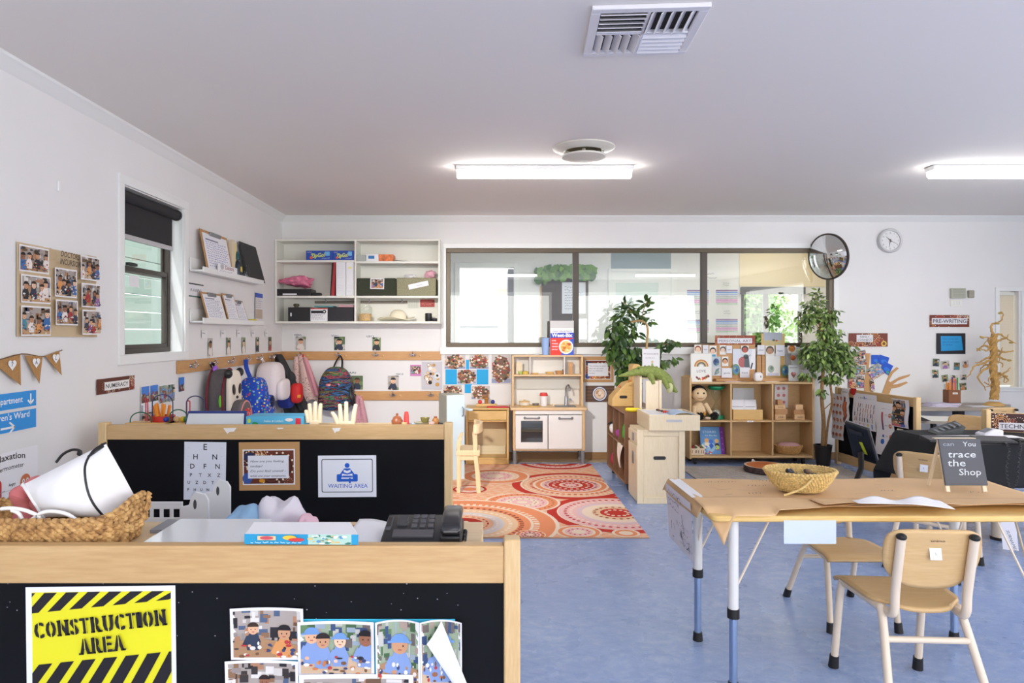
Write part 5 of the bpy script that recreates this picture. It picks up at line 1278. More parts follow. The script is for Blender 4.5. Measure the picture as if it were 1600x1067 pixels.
for q,yo in((0,-.01),(1,.19)):
 xa,xb_=X(283,yy),X(328,yy);pts=[(xa,z0),(xb_,z0),(xb_,Z(780,yy)),(xb_-.012,Z(771,yy)),(lerp(xa,xb_,.55),Z(767,yy)),(lerp(xa,xb_,.38),Z(775,yy)),(lerp(xa,xb_,.3),Z(788,yy)),(xa,Z(791,yy))]
 e=MB().prism(pts,yy+yo,yy+yo+.008,'XZ').build('end_panel',M_WPL,t,bevel=.003)
 MB().ell((X(306.5,yy),yy+yo+.004,Z(787,yy)),(.009,.0055,.026),14,8).build('grip_slot',mat('slot_shadow',c(70,72,76),.7),e)
MB().lathe([(0,0),(.014,0),(.016,.02),(.012,.035),(0,.04)],(X(331,2.2),2.2,z0),14).build('wooden_peg',M_PINE,label='small wooden peg doll beside the white rack',cat='toy')
def heap(p0,p1,ytop,Y,m,name,label,seed,amp=.2,flatb=True):
 cx_=(X(p0,Y)+X(p1,Y))/2;zt=Z(ytop,Y)
 return MB().ell((cx_,Y,z0+.0),((X(p1,Y)-X(p0,Y))/2,.13,zt-z0),44,26,pw=.75,fn=lambda p:(lambda q:Vector((q.x,q.y,max(q.z,.002))))(crumple(amp,2.6,seed)(p))).build(name,m,label=label,cat='cloth')
heap(383,472,784,2.40,mat('white_sheet',c(222,218,228),.85),'bed_sheet','crumpled white sheet heaped on the low table',5,.2)
heap(345,408,798,2.28,mat('light_blue_cloth',c(140,180,216),.85),'blue_cloth','light blue cloth spilling from under the white sheet',6,.1)
heap(460,494,801,2.3,mat('pale_pink_cloth',c(232,190,206),.85),'pink_cloth','pale pink cloth folded at the end of the white sheet',9,.1)
#  cabinet behind the middle divider with toys on it
ZC=.80
t=thing('toy_shelf','long toy shelf hidden behind the middle divider, carrying the tea set and games','shelf',(-1.05,3.7,0))
bx('top_board',M_BIRCH,t,-1.93,Y2+.06,ZC-.02,-.24,3.80,ZC)
for x_ in(-1.93,-1.1,-.26):bx('upright',M_BIRCHZ,t,x_,Y2+.06,0,x_+.02,3.79,ZC-.02)
for z_ in(.04,.4):bx('shelf_board',M_BIRCH,t,-1.91,Y2+.07,z_,-.26,3.79,z_+.018)
def ontop(p,Y):return X(p,Y)
YT=3.68
def maze(p0,wires,label,posts):
 t=thing('bead_maze',label,'toy',(X(p0,YT),YT,ZC),group='wire bead mazes')
 xs=[X(a,YT)for w in wires for a in(w[0],w[1])]
 bx('base',M_PINE,t,min(xs)-.02,YT-.05,ZC,max(xs)+.02,YT+.05,ZC+.02,bevel=.004)
 for i,(a,b_,top,m,dy)in enumerate(wires):
  xa,xb_=X(a,YT),X(b_,YT);zt=Z(top,YT);r=(xb_-xa)/2
  pts=[(xa,YT+dy,ZC+.02)]+[((xa+xb_)/2+r*math.cos(R(q)),YT+dy,zt-r*.8+r*.8*math.sin(R(q)))for q in range(180,-1,-12)]+[(xb_,YT+dy,ZC+.02)]
  MB().tube(pts,.0032,6).build('wire',m,t)
 for i,(p,cc)in enumerate(posts):MB().ell((X(p,YT),YT,ZC+.035),(.018,.018,.016),12,8).build('bead',mat('bead_%d_%d_%d'%tuple(int(q*255)for q in cc[:3]),cc,.35),t)
W_G,W_R,W_B,W_N=mat('wire_green',c(20,100,70),.3),mat('wire_red',c(190,40,50),.3),mat('wire_blue',c(40,50,110),.3),mat('wire_navy',c(50,50,90),.3)
maze(240,[(208,241,643,W_G,-.03),(223.5,226.5,624,W_R,.03),(238,270,616.5,W_N,.0)],'wire bead maze with a tall navy loop by the side wall',[(248,c(200,40,40)),(259,c(40,60,160))])
maze(300,[(269,296,639,W_G,-.03),(290,318,619,W_N,.01),(288,293,627,W_R,.03)],'wire bead maze partly behind the blue-edged board',[(286,c(220,180,40)),(291,c(60,130,60)),(276,c(210,180,130))])
t=thing('pencil_pot','orange pencils bunched in a red and blue pot behind the divider','pencil pot',(X(255,3.78),3.78,ZC))
MB().lathe([(0,0),(.06,0),(.065,.05),(.058,.05),(.05,.006),(0,.005)],(X(254,3.72),3.72,ZC),20).build('pot',mat('pot_red',c(190,50,40),.4),t)
rd=random.Random(7)
for i in range(11):
 xx=X(243+2.3*i,3.72);dy=rd.uniform(-.03,.03);tl=rd.uniform(-.012,.012);zt=Z(628+rd.uniform(0,7),3.72)
 MB().tube([(xx*.5+X(254,3.72)*.5,3.72+dy*.6,ZC+.01),(xx+tl,3.72+dy,zt-.012),(xx+tl*1.05,3.72+dy,zt)],[.006,.006,.001],7).build('pencil',mat('pencil_orange',c(236,148,40),.45),t)
t=thing('magnetic_board','white drawing board with navy frame standing behind the middle divider','drawing board',(X(335,3.6),3.62,ZC))
yb=3.6;zt=Z(643.5,yb)
MB().add([(X(287.5,yb),yb,ZC+.001),(X(383,yb),yb,ZC+.001),(X(381,yb),yb+.04,zt),(X(288.5,yb),yb+.04,zt),(X(287.5,yb),yb+.015,ZC+.001),(X(383,yb),yb+.015,ZC+.001),(X(381,yb),yb+.055,zt),(X(288.5,yb),yb+.055,zt)],[(0,1,2,3),(7,6,5,4),(0,4,5,1),(1,5,6,2),(2,6,7,3),(3,7,4,0)]).build('frame',mat('navy_frame',c(36,56,128),.45),t,bevel=.003)
MB().add([(X(290,yb),yb-.002,ZC+.005),(X(380.5,yb),yb-.002,ZC+.005),(X(378.5,yb),yb+.029,zt-.012),(X(291,yb),yb+.029,zt-.012)],[(0,1,2,3)]).build('surface',mat('board_grey',c(214,222,228),.3),t)
t=thing('game_box','light blue board game box lying behind the middle divider under the blue backpack','box',(X(428,3.62),3.62,ZC))
bx('box',mat('sky_blue_box',c(84,178,222),.5),t,X(384,yb),yb,ZC+.0008,X(474.5,yb),yb+.15,Z(650.5,yb),bevel=.002)
a=Art(X(474.5,yb)-X(384,yb),Z(650.5,yb)-ZC);H=a.H
a.ell(6,H*.6,3,4,c(190,220,90));a.ell(16,H*.3,5,4,c(40,150,80));a.rect(20,0,80,H*.2,c(206,200,120));a.text('Snakes & Ladders',48,H*.5,4,c(220,244,250),w=34);a.rect(86,H*.3,95,H*.85,c(210,50,70));a.ell(75,H*.7,7,3,c(230,220,220))
a.build('print',(X(384,yb),yb-.0015,ZC),(1,0,0),(0,0,1),t)
bx('box_lid',mat('sky_blue_dark',c(70,160,206),.5),t,X(438,3.76),3.755,ZC+.0008,X(476,3.76),3.785,Z(647,3.76),bevel=.002)
def wood_hand(px0,pxs,tops,base_y,label,Y=3.62):
 t=thing('wooden_hand',label,'toy',(X(px0,Y),Y,ZC),group='carved wooden hands')
 palm=MB();xa,xb_=X(min(p[0]for p in pxs)+4,Y),X(max(p[0]for p in pxs)-2,Y)
 palm.prism([(xa,ZC+.001),(xb_,ZC+.001),(xb_+.012,Z(base_y,Y)),(xa-.012,Z(base_y,Y))],Y-.014,Y+.014,'XZ');palm.build('palm',M_PALE,t,bevel=.006)
 for(pb,pt),zt in zip(pxs,tops):
  MB().tube([(X(pb,Y),Y,Z(base_y+4,Y)),(X((pb+pt)/2,Y),Y,Z((base_y+zt)/2,Y)),(X(pt,Y),Y,Z(zt+1.5,Y)),(X(pt,Y),Y,Z(zt,Y))],[.014,.012,.0105,.005],10).build('finger',M_PALE,t)
wood_hand(490,((482,478),(486,483.5),(492,493),(499,501)),(640,630,627,630),656,'upright carved wooden hand with fingers together, by the game box')
wood_hand(535,((528,519),(533,531),(541,541),(551,556)),(643,631,627,631),658,'carved wooden hand with fingers spread wide, by the tea set')
def lathe_thing(name,prof,px,Y,m,label,cat,group=None,z=ZC,n=24):
 return MB().lathe(prof,(X(px,Y),Y,z),n).build(name,m,label=label,cat=cat,group=group)
M_TERRA=mat('red_brown_ceramic',c(156,92,60),.35);M_REDP=mat('red_plastic',c(222,66,64),.45)
t=thing('sugar_pot','round brown lidded pot on the shelf behind the middle divider','pot',(X(620.5,YT),YT,ZC))
MB().lathe([(0,0),(.02,0),(.03,.012),(.031,.028),(.022,.042),(0,.042)],(X(620.5,YT),YT,ZC),24).build('body',M_TERRA,t)
MB().lathe([(.024,.042),(.018,.049),(.006,.054),(.006,.06),(.008,.064),(0,.068)],(X(620.5,YT),YT,ZC),20).build('lid',M_TERRA,t)
lathe_thing('shaker',[(0,0),(.016,0),(.014,.05),(.01,.075),(.006,.076),(0,.076)],635,YT,M_REDP,'tall red tapered shaker by the brown pot','shaker')
for i,(px,Y,cc,lb,s)in enumerate(((631.5,3.6,c(226,212,160),'small pale yellow cup beside the red shaker',.9),(674.5,3.6,c(228,200,196),'small pale pink cup in front of the wooden teapot',1.0),(604,3.62,c(236,220,220),'small white cup at the open end of the tea set',.5))):
 lathe_thing('toy_cup',[(0,0),(.011*s,0),(.017*s,.03*s),(.0145*s,.03*s),(.01*s,.004),(0,.003)],px,Y,mat('cup_%d'%i,cc,.4),lb,'cup','toy cups')
lathe_thing('toy_plate',[(0,0),(.03,0),(.045,.009),(.04,.009),(.028,.003),(0,.003)],645,YT,mat('plate_blue',c(190,214,232),.4),'pale blue toy plate behind the red shaker','plate')
lathe_thing('toy_plate',[(0,0),(.03,0),(.05,.012),(.046,.012),(.028,.003),(0,.003)],661,YT+.05,mat('plate_tan',c(176,168,140),.4),'grey-tan toy dish under the olive bowl','plate')
lathe_thing('toy_bowl',[(0,0),(.018,0),(.026,.025),(.023,.025),(.014,.004),(0,.003)],664,YT+.05,mat('olive_bowl',c(128,120,66),.4),'olive green toy bowl stacked on the tan dish','bowl',z=ZC+.0125)
t=thing('toy_teapot','small round wooden teapot with dark spout by the blue toy fridge','teapot',(X(681,YT),YT,ZC))
MB().ell((X(680.5,YT),YT,ZC+.024),(.019,.019,.022),18,12).build('body',mat('amber_wood',c(170,116,58),.4),t);MB().ell((X(680.5,YT),YT,ZC+.046),(.01,.01,.006),12,6).build('lid',M_TERRA,t)
MB().tube([(X(684,YT),YT,ZC+.015),(X(689,YT),YT,ZC+.01),(X(692,YT),YT,ZC+.012)],[.008,.007,.004],8).build('spout',M_BLACK,t)
t=thing('toy_fridge','pale blue toy fridge standing past the end of the middle divider','toy fridge',(X(703,6.0),6.1,0))
fy=6.0;zt=Z(617,fy);rot=R(24)
def rbox(ctr,size,m,name,parent,bev=.008):
 return MB().obox(ctr,size,(0,0,rot)).build(name,m,parent,bevel=bev)
M_ICE=mat('ice_blue',c(206,226,236),.4)
fc=Vector((X(704,fy),fy+.12,0));ux=Vector((math.cos(rot),math.sin(rot),0));uy=Vector((-math.sin(rot),math.cos(rot),0))
rbox(fc+Vector((0,0,zt/2)),(.17,.2,zt),mat('fridge_side',c(176,176,160),.5),'cabinet',t)
rbox(fc-uy*.108+Vector((0,0,zt/2)),(.17,.014,zt-.006),M_ICE,'door',t)
MB().tube([fc-uy*.117+ux*.06+Vector((0,0,zt-.11)),fc-uy*.14+ux*.06+Vector((0,0,zt-.12)),fc-uy*.14+ux*.06+Vector((0,0,zt-.18)),fc-uy*.117+ux*.06+Vector((0,0,zt-.19))],.006,8).build('handle',M_STEEL,t)
rbox(fc-uy*.16+ux*.105+Vector((0,0,zt-.13)),(.04,.1,.02),M_ICE,'ice_tray',t)
#  rug with dot-painting circles
RX0,RX1,RY0,RY1=-.86,1.03,4.315,6.735
rug=Art(RX1-RX0,RY1-RY0,eps=.00003)
o_=c(232,148,106);o2=c(236,184,150);cr_=c(240,218,196);rd_=c(196,62,52);pk=c(236,190,186);bg=c(232,196,160);dk=c(150,70,56)
rug.rect(0,0,100,rug.H,o2)
U=100/(RX1-RX0)
def rp(x,y):return((x-RX0)*U,(y-RY0)*U)
rd=random.Random(12)
for j in range(46):
 for i in range(36):
  x,y=i*2.85+(j%2)*1.4,j*2.85
  rug.lay=1;rug.poly([(x,y),(x+1.7,y+.2),(x+1.6,y+.8),(x-.1,y+.6)],cr_ if(i+j)%3 else o_)
rug.lay=3
for k in range(3):
 y=rp(0,5.36-.1*k)[1];rug.rect(0,y-1.6,34,y,(o_,rd_,cr_)[k])
def mandala(x,y,r,bands):
 cx_,cy_=rp(x,y);r*=U
 rug.ell(cx_,cy_,r,r,bands[0][1],48);prev=1.0
 for f,col,kind in bands:
  if kind=='d':rug.dots(cx_,cy_,r*f,max(12,int(2*PI*r*f/2.6)),max(.45,r*.028),col)
  elif kind=='h':rug.ring(cx_,cy_,r*f*.93,r*f,col,max(30,int(2*PI*r*f/1.3)),dash=1)
  else:rug.ell(cx_,cy_,r*f,r*f,col,48)
big=[(1,rd_,''),(.86,cr_,''),(.83,o2,''),(.77,cr_,'d'),(.70,rd_,'h'),(.64,cr_,''),(.60,o_,''),(.52,cr_,''),(.49,pk,''),(.43,dk,'d'),(.38,rd_,''),(.30,cr_,'d'),(.2,cr_,''),(.17,pk,''),(.12,rd_,'d')]
mandala(.717,5.80,.50,big)
mandala(.937,4.90,.50,[(1,rd_,''),(.86,cr_,''),(.84,pk,''),(.74,rd_,'d'),(.66,cr_,'d'),(.58,c(226,196,200),''),(.5,cr_,''),(.36,bg,''),(.32,dk,'d'),(.24,rd_,''),(.16,cr_,'d')])
med=[(1,cr_,''),(.93,o_,''),(.82,dk,'d'),(.70,cr_,''),(.66,pk,''),(.56,rd_,'d'),(.45,cr_,''),(.36,dk,'d'),(.28,pk,''),(.14,cr_,'')]
mandala(.273,5.21,.29,med);mandala(.08,6.16,.31,[(1,cr_,''),(.94,o_,''),(.7,cr_,''),(.6,o_,'d'),(.5,pk,''),(.4,rd_,'d'),(.25,cr_,'')])
mandala(.69,6.84,.40,[(1,pk,''),(.95,rd_,''),(.8,cr_,''),(.76,pk,''),(.68,dk,'d'),(.6,rd_,''),(.42,cr_,''),(.36,rd_,'d'),(.25,pk,'')])
mandala(-.137,5.64,.14,[(1,rd_,''),(.85,cr_,''),(.6,pk,''),(.4,o_,'')])
mandala(-.167,4.62,.66,[(1,cr_,''),(.96,o_,''),(.80,cr_,'h'),(.74,cr_,''),(.71,o_,''),(.64,dk,'h'),(.58,bg,''),(.52,cr_,'h'),(.44,c(214,204,204),''),(.38,cr_,'h'),(.33,o2,''),(.28,rd_,'h'),(.22,rd_,''),(.08,cr_,'d')])
mandala(.60,4.43,.15,[(1,cr_,''),(.9,o_,''),(.72,cr_,''),(.6,pk,''),(.45,rd_,'d'),(.3,cr_,'')])
mandala(.90,4.40,.09,[(1,cr_,''),(.8,o_,''),(.5,cr_,'')]);mandala(-.6,5.5,.3,med);mandala(-.55,6.3,.28,big);mandala(.28,4.36,.1,med)
for i in range(10):
 cx_,cy_=rp(rd.uniform(RX0,RX1),rd.uniform(RY0,RY1))
t=thing('area_rug','large orange and red rug with dot-painted circles in front of the play kitchen','rug',((RX0+RX1)/2,(RY0+RY1)/2,0))
MB().box(RX0,RY0,.0006,RX1,RY1,.007).build('pile',mat('rug_edge',c(190,150,118),.95),t)
M_RUGP=paint_mat('rug_print',0.95,.1)
rug.build('woven_pattern',(RX0,RY0,.0072),(1,0,0),(0,1,0),t,mats=M_RUGP)
#  play kitchen
KY=6.70
kx=lambda p:X(p,KY);kz=lambda p:Z(p,KY)
RZ=.0075
t=thing('play_kitchen','birch and white play kitchen with sink, oven door and upper hutch','play kitchen',(kx(857),6.85,RZ))
M_KB=wood('kitchen_birch',c(220,184,138),c(236,206,164),'X',grain=.12);M_KBZ=wood('kitchen_birch_z',c(216,178,128),c(232,200,154),'Z',grain=.12)
M_KW=mat('kitchen_white',c(240,238,236),.4)
zc1,zc0=kz(636.5),kz(641);zb0=kz(702.5)
bx('countertop',M_KB,t,kx(797.5),KY-.015,zc0,kx(917),7.0,zc1,bevel=.004)
for a0,a1 in((801.5,805),(909.5,914)):bx('side_panel',M_KBZ,t,kx(a0),KY,zb0-.01,kx(a1),6.995,zc0)
bx('bottom_board',M_KB,t,kx(805),KY+.012,zb0-.012,kx(909.5),6.99,zb0)
bx('top_fascia',M_KW,t,kx(805),KY+.002,kz(647.5),kx(909.5),KY+.02,zc0-.002)
bx('inner_divider',M_KW,t,kx(855),KY+.03,zb0,kx(857),6.98,kz(648));bx('back_panel',M_KW,t,kx(805),6.975,zb0,kx(909.5),6.99,zc0)
bx('oven_shelf',M_KB,t,kx(805),KY+.04,kz(675.5),kx(855),6.97,kz(673.5))
d0,d1,e0,e1=kx(805.5),kx(855.5),kz(701.5),kz(649)
w0,w1,v0,v1=kx(814),kx(848),kz(691),kz(657.5)
m=MB();m.box(d0,KY+.001,e0,d1,KY+.016,v0);m.box(d0,KY+.001,v1,d1,KY+.016,e1);m.box(d0,KY+.001,v0,w0,KY+.016,v1);m.box(w1,KY+.001,v0,d1,KY+.016,v1)
dr=m.build('oven_door',M_KW,t,bevel=.001);bx('pane',glass('oven_glass',(.62,.66,.70,1)),dr,w0,KY+.008,v0,w1,KY+.009,v1,bevel=0)
def khandle(p0,p1,y,parent):
 xa,xb_,z=kx(p0),kx(p1),kz(y)
 m=MB();m.tube(smooth_path([(xa,KY,z),(xa,KY-.018,z),(xa+.012,KY-.026,z),(xb_-.012,KY-.026,z),(xb_,KY-.018,z),(xb_,KY,z)],4),.0065,8)
 m.ell((xa,KY,z),(.013,.005,.013),12,6);m.ell((xb_,KY,z),(.013,.005,.013),12,6);m.build('handle',M_GREYPL,parent)
khandle(820,842,653,dr)
d2=bx('cupboard_door',M_KW,t,kx(857),KY+.001,e0,kx(909.2),KY+.016,kz(648.6),bevel=.001);khandle(874,894,653.5,d2)
for p in(804.5,911):
 for yy in(KY+.025,6.96):MB().lathe([(0,0),(.017,0),(.019,zb0-.012-RZ),(0,zb0-.012-RZ)],(kx(p),yy,RZ+.0005),14).build('leg',M_GREYPL,t)
HY=6.83
hx=lambda p:X(p,HY);hz=lambda p:Z(p,HY)
for a0,a1 in((800,803),(908.2,911.2)):bx('hutch_post',M_KBZ,t,hx(a0),HY,zc1,hx(a1),6.995,hz(555))
bx('hutch_top',M_KB,t,hx(800),HY-.002,hz(557.5),hx(911.2),6.995,hz(555.0));bx('hutch_shelf',M_KB,t,hx(803),HY,hz(588),hx(908.2),6.99,hz(585))
for p in(828,882):bx('hutch_divider',M_KW,t,hx(p)-.005,HY+.002,hz(585),hx(p)+.005,6.985,hz(557.5))
bx('hutch_back',mat('hutch_back_white',c(228,226,220),.5),t,hx(803),6.975,zc1,hx(908.2),6.985,hz(557.5))
bx('hutch_grey_band',mat('hutch_band_grey',c(205,204,196),.5),t,hx(803),6.955,Z(608,6.95),hx(908.2),6.974,Z(589,6.95))  # greyer band across the hutch back, right under its shelf
sk=bx('sink_tray',M_GREYPL,t,kx(868),KY+.03,zc1,kx(901),6.88,zc1+.006,bevel=.002)
MB().lathe([(.05,.006),(.062,.008),(.05,.0065),(.0,.0065)],(kx(883),6.8,zc1),24,sx=1.3).build('bowl',mat('sink_inner',c(150,154,160),.3,metal=.6),sk)
tp=MB();tx,ty=X(884.5,6.9),6.9
tp.lathe([(0,0),(.02,0),(.018,.01),(.016,.08),(.012,.09),(0,.09)],(tx,ty,zc1+.006),16)
tp.tube(smooth_path([(tx,ty,zc1+.09),(tx,ty,zc1+.17),(tx+.01,ty-.03,zc1+.2),(tx+.02,ty-.07,zc1+.205),(tx+.024,ty-.1,zc1+.18),(tx+.024,ty-.105,zc1+.15)],5),.0095,10)
tp.tube([(tx+.012,ty-.01,zc1+.06),(tx+.045,ty-.02,zc1+.065),(tx+.05,ty-.02,zc1+.05)],.008,8)
tp.build('tap',M_STEEL,t)
def std(name,prof,px,Y,z,m,label,cat,group=None,n=24,sx=1.0):return MB().lathe(prof,(X(px,Y),Y,z+.0006),n,sx=sx).build(name,m,label=label,cat=cat,group=group)
tr=thing('wooden_hob','round wooden toy hob board on the play kitchen counter','toy hob',(X(828,6.78),6.78,zc1))
MB().lathe([(0,0),(.105,0),(.11,.008),(.1,.012),(0,.012)],(X(828,6.78),6.78,zc1+.0005),30,sx=1.0,sy=.7).build('board',M_PINE,tr)
tr=thing('toy_pot','toy cooking pot with a wooden lid on the hob board','pot',(X(819.5,6.78),6.78,zc1+.013))
MB().lathe([(0,0),(.045,0),(.05,.005),(.052,.032),(0,.032)],(X(819.5,6.78),6.78,zc1+.0135),24).build('body',mat('pot_white',c(226,220,206),.3),tr)
MB().lathe([(0,.032),(.054,.032),(.054,.04),(.01,.046),(.01,.056),(0,.058)],(X(819.5,6.78),6.78,zc1+.0135),24).build('lid',M_PINE,tr)
std('toy_pan',[(0,0),(.03,0),(.036,.02),(.032,.02),(.028,.004),(0,.004)],837,6.77,zc1+.013,M_STEEL,'small grey toy pan beside the lidded pot','pan')
tr=thing('takeaway_cup','white toy cup with red lid on the play kitchen counter','cup',(X(849.5,6.85),6.85,zc1))
MB().lathe([(0,0),(.034,0),(.038,.1),(0,.1)],(X(849.5,6.85),6.85,zc1+.0005),24).build('body',mat('cup_white',c(240,238,238),.4),tr)
MB().lathe([(.041,.1),(.042,.112),(.037,.116),(.035,.13),(0,.13)],(X(849.5,6.85),6.85,zc1+.0005),24).build('lid',M_REDP,tr)
bx('toy_block',M_PALE,None,X(863.5,6.82),6.82,zc1+.0005,X(866.5,6.82),6.84,zc1+.025,label='small pale wooden block between cup and sink',cat='block')
zs=hz(585)+.0004
a0=X(806.5,6.88),X(816.5,6.88)
t2=thing('wooden_grater','pale wooden grater with a grid of holes in the hutch corner','grater',(sum(a0)/2,6.88,zs))
bx('board',M_PALE,t2,a0[0],6.88,zs,a0[1],6.892,Z(566,6.88),bevel=.002)
ga=Art(a0[1]-a0[0],Z(566,6.88)-zs)
for i in range(4):
 for j in range(5):ga.ell(18+21*i,ga.H*(.3+.16*j),5,5,c(150,100,56),10)
ga.build('holes',(a0[0],6.8795,zs),(1,0,0),(0,0,1),t2)
std('jam_jar',[(0,0),(.02,0),(.022,.03),(0,.032)],813,6.86,zs,mat('green_print',c(170,186,110),.5,noise=.3,nscale=70),'small green printed tub in the hutch beside the grater','tub')
std('butter_dish',[(0,0),(.03,0),(.03,.026),(.02,.032),(0,.032)],821,6.86,zs,mat('butter_yellow',c(216,186,76),.5),'yellow toy butter dish in the hutch','dish')
std('wooden_dish',[(0,0),(.03,0),(.038,.012),(.034,.012),(.026,.004),(0,.004)],836,6.87,zs,M_PINE,'low wooden dish alone in the middle of the hutch','dish','wooden hutch dishes')
std('wooden_dish',[(0,0),(.036,0),(.046,.022),(.042,.022),(.03,.004),(0,.004)],859,6.87,zs,M_PINE,'wooden dish touching the tall wooden bowl in the hutch','dish','wooden hutch dishes')
std('wooden_bowl',[(0,0),(.034,0),(.044,.034),(.04,.034),(.03,.005),(0,.005)],874,6.88,zs,mat('bowl_wood',c(190,140,92),.45),'tall wooden bowl by the hutch divider','bowl')
bx('wooden_block',M_OAKRAIL,None,X(889,6.87),6.87,zs,X(895,6.87),6.90,Z(566,6.87),label='upright oak block in the end compartment of the hutch',cat='block')
std('pepper_mill',[(0,0),(.01,0),(.008,.02),(.012,.04),(0,.05)],880,6.92,zs,M_BLACK,'small black mill against the hutch divider','mill')
zt=hz(555)+.0006
t2=thing('cereal_box','red white and blue breakfast cereal box standing on the play kitchen hutch','cereal box',(X(878,6.88),6.9,zt))
cb=(X(860,6.87),X(896.5,6.87));ch_=Z(501,6.87)-zt
bx('carton',mat('carton_white',c(236,234,236),.5),t2,cb[0],6.87,zt,cb[1],6.93,zt+ch_,bevel=.002)
a=Art(cb[1]-cb[0],ch_);H=a.H;a.rect(0,0,100,H*.79,c(238,236,236));a.rect(0,H*.79,100,H,c(206,204,206))
a.poly([(0,H*.49),(100,H*.49),(100,H*.65),(0,H*.64)],c(38,74,196));a.rect(0,0,100,H*.5,c(226,60,48));a.poly([(45,0),(100,0),(100,H*.49),(60,H*.40)],c(60,90,200))
a.text('LONG VALUE PACK',50,H*.67,6,c(60,70,150),w=86);a.text('Weet-Bix',50,H*.53,15,WHITE,w=90,bold=.04)
a.ell(67,H*.24,31,31,c(240,238,232));a.ell(67,H*.24,25,25,c(240,206,130));rd=random.Random(5)
for i in range(16):a.ell(67+rd.uniform(-15,15),H*.24+rd.uniform(-14,14),7,6,rd.choice([c(206,120,50),c(232,170,80),c(200,90,50),c(246,226,170)]),9)
for i,s in enumerate(('97%','WHOLE','GRAIN','LOW SALT')):a.text(s,6,H*(.40-.085*i),5.5,WHITE,align='L',w=26 if i else 18,bold=.02)
a.build('print',(cb[0],6.869,zt),(1,0,0),(0,0,1),t2)
std('plastic_tumbler',[(0,0),(.03,0),(.042,.172),(.038,.172),(.027,.006),(0,.005)],852,6.87,zt,mat('pastel_blue',c(150,178,226),.45),'tall pastel blue tumbler standing beside the cereal box','tumbler')
mb=MB();mb.surf(lambda u,v:(X(822+22*u,6.88),6.87+.09*v,zt+.002+.012*abs(math.sin(4*u+2*v))*u),10,6);mb.build('paper_pile',M_PAPER,label='curling white papers on the end of the hutch top',cat='paper',solid=.002)
WY=6.70;x0,x1=X(727.5,WY),X(795.5,WY);zt=Z(637.5,WY)
t=thing('wooden_cupboard','honey pine open cupboard with one drawer left of the play kitchen'.replace('left of','beside'),'cupboard',((x0+x1)/2,6.85,RZ))
bx('top_board',M_PINE,t,x0,WY-.008,zt-.018,x1,7.0,zt)
for a0,a1 in((x0+.003,x0+.022),(x1-.022,x1-.003)):bx('side_panel',M_PINEZ,t,a0,WY,RZ+.0005,a1,6.995,zt-.018)
bx('rail',M_PINE,t,x0+.022,WY+.003,Z(659,WY),x1-.022,WY+.02,Z(656.8,WY));bx('back_panel',mat('cupboard_back',c(222,200,160),.6),t,x0+.022,6.975,.05,x1-.022,6.985,zt-.02)
bx('bottom_board',M_PINE,t,x0+.022,WY+.003,.055,x1-.022,6.975,.075);bx('plinth',M_PINE,t,x0+.022,WY+.004,RZ+.001,x1-.022,WY+.02,.054)
dw=bx('drawer',M_PINE,t,x0+.024,WY-.004,Z(656,WY),x1-.024,6.95,Z(641.8,WY))
bx('basket_liner',mat('pale_panel',c(226,212,178),.6),t,x0+.03,WY+.2,.076,x1-.03,WY+.21,.16,bevel=.001)
zt+=.0006
t2=thing('ball_tower','wooden toy stand with a red ball and a blue ball on the pine cupboard','toy',(X(760,6.86),6.86,zt))
bx('base',M_PINE,t2,X(744,6.86),6.84,zt,X(776,6.86),6.9,zt+.025,bevel=.004)
MB().ell((X(750,6.86),6.86,zt+.044),(.021,.021,.021),16,10).build('red_ball',M_REDP,t2,label='red ball');MB().ell((X(770,6.86),6.86,zt+.044),(.021,.021,.021),16,10).build('blue_ball',mat('navy_ball',c(46,60,140),.4),t2,label='navy blue ball')
MB().lathe([(0,.02),(.02,.02),(.018,.06),(.026,.075),(.018,.09),(.024,.1),(0,.105)],(X(760,6.88),6.88,zt),16).build('post',mat('amber_wood',c(170,116,58),.4),t2)
MB().prism(rrect(X(761,6.74),6.71,X(795,6.74),6.8,.02),zt,zt+.012,'XY').build('red_tray',mat('red_tray',c(206,32,44),.35),label='flat red plastic tray on the edge of the pine cupboard',cat='tray',bevel=.004)
t=thing('toddler_chair','small bentwood toddler chair standing on the orange rug','chair',(X(735,5.62),5.7,RZ))
M_BENT=wood('bent_beech',c(226,196,150),c(242,218,178),'Z',grain=.1)
q=lambda p,Y=5.6:X(p,Y)
bz=lambda y,Y=5.6:Z(y,Y)
def strap(pts,w,th,name):
 """flat bent lath: pts along, w across Y"""
 mb=MB();P=[Vector(p)for p in pts];vs=[]
 for i,p in enumerate(P):
  tg=(P[min(i+1,len(P)-1)]-P[max(i-1,0)]).normalized();nrm=Vector((-tg.z,0,tg.x))
  for a_,b_ in((-1,-1),(1,-1),(1,1),(-1,1)):vs.append(p+Vector((0,a_*w/2,0))+nrm*b_*th/2)
 fs=[(3,2,1,0),tuple(4*(len(P)-1)+k for k in range(4))]
 for i in range(len(P)-1):
  for k in range(4):fs.append((4*i+k,4*i+(k+1)%4,4*i+4+(k+1)%4,4*i+4+k))
 mb.add(vs,fs);return mb.build(name,M_BENT,t,bevel=.002)
for dy in(-.1,.13):
 y=5.62+dy
 pts=[(q(717),y,RZ)]+[(q(717),y,z)for z in(.1,.25,.40)]+[(q(717)+.03*(1-math.cos(R(a))),y,.40+.05*math.sin(R(a)))for a in(20,45,70,90)]+[(q(717)+.01,y,.452),(q(704),y,.452)]
 strap([p if i<8 else p for i,p in enumerate(pts[:8])],.03,.028,'leg')
 pts=[(q(748),y,RZ),(q(746),y,.16),(q(743),y,.32),(q(741.5),y,.5)]
 strap(pts,.028,.032,'leg')
bx('seat',M_BENT,t,q(713),5.50,bz(709),q(750),5.78,bz(700.5),bevel=.006)
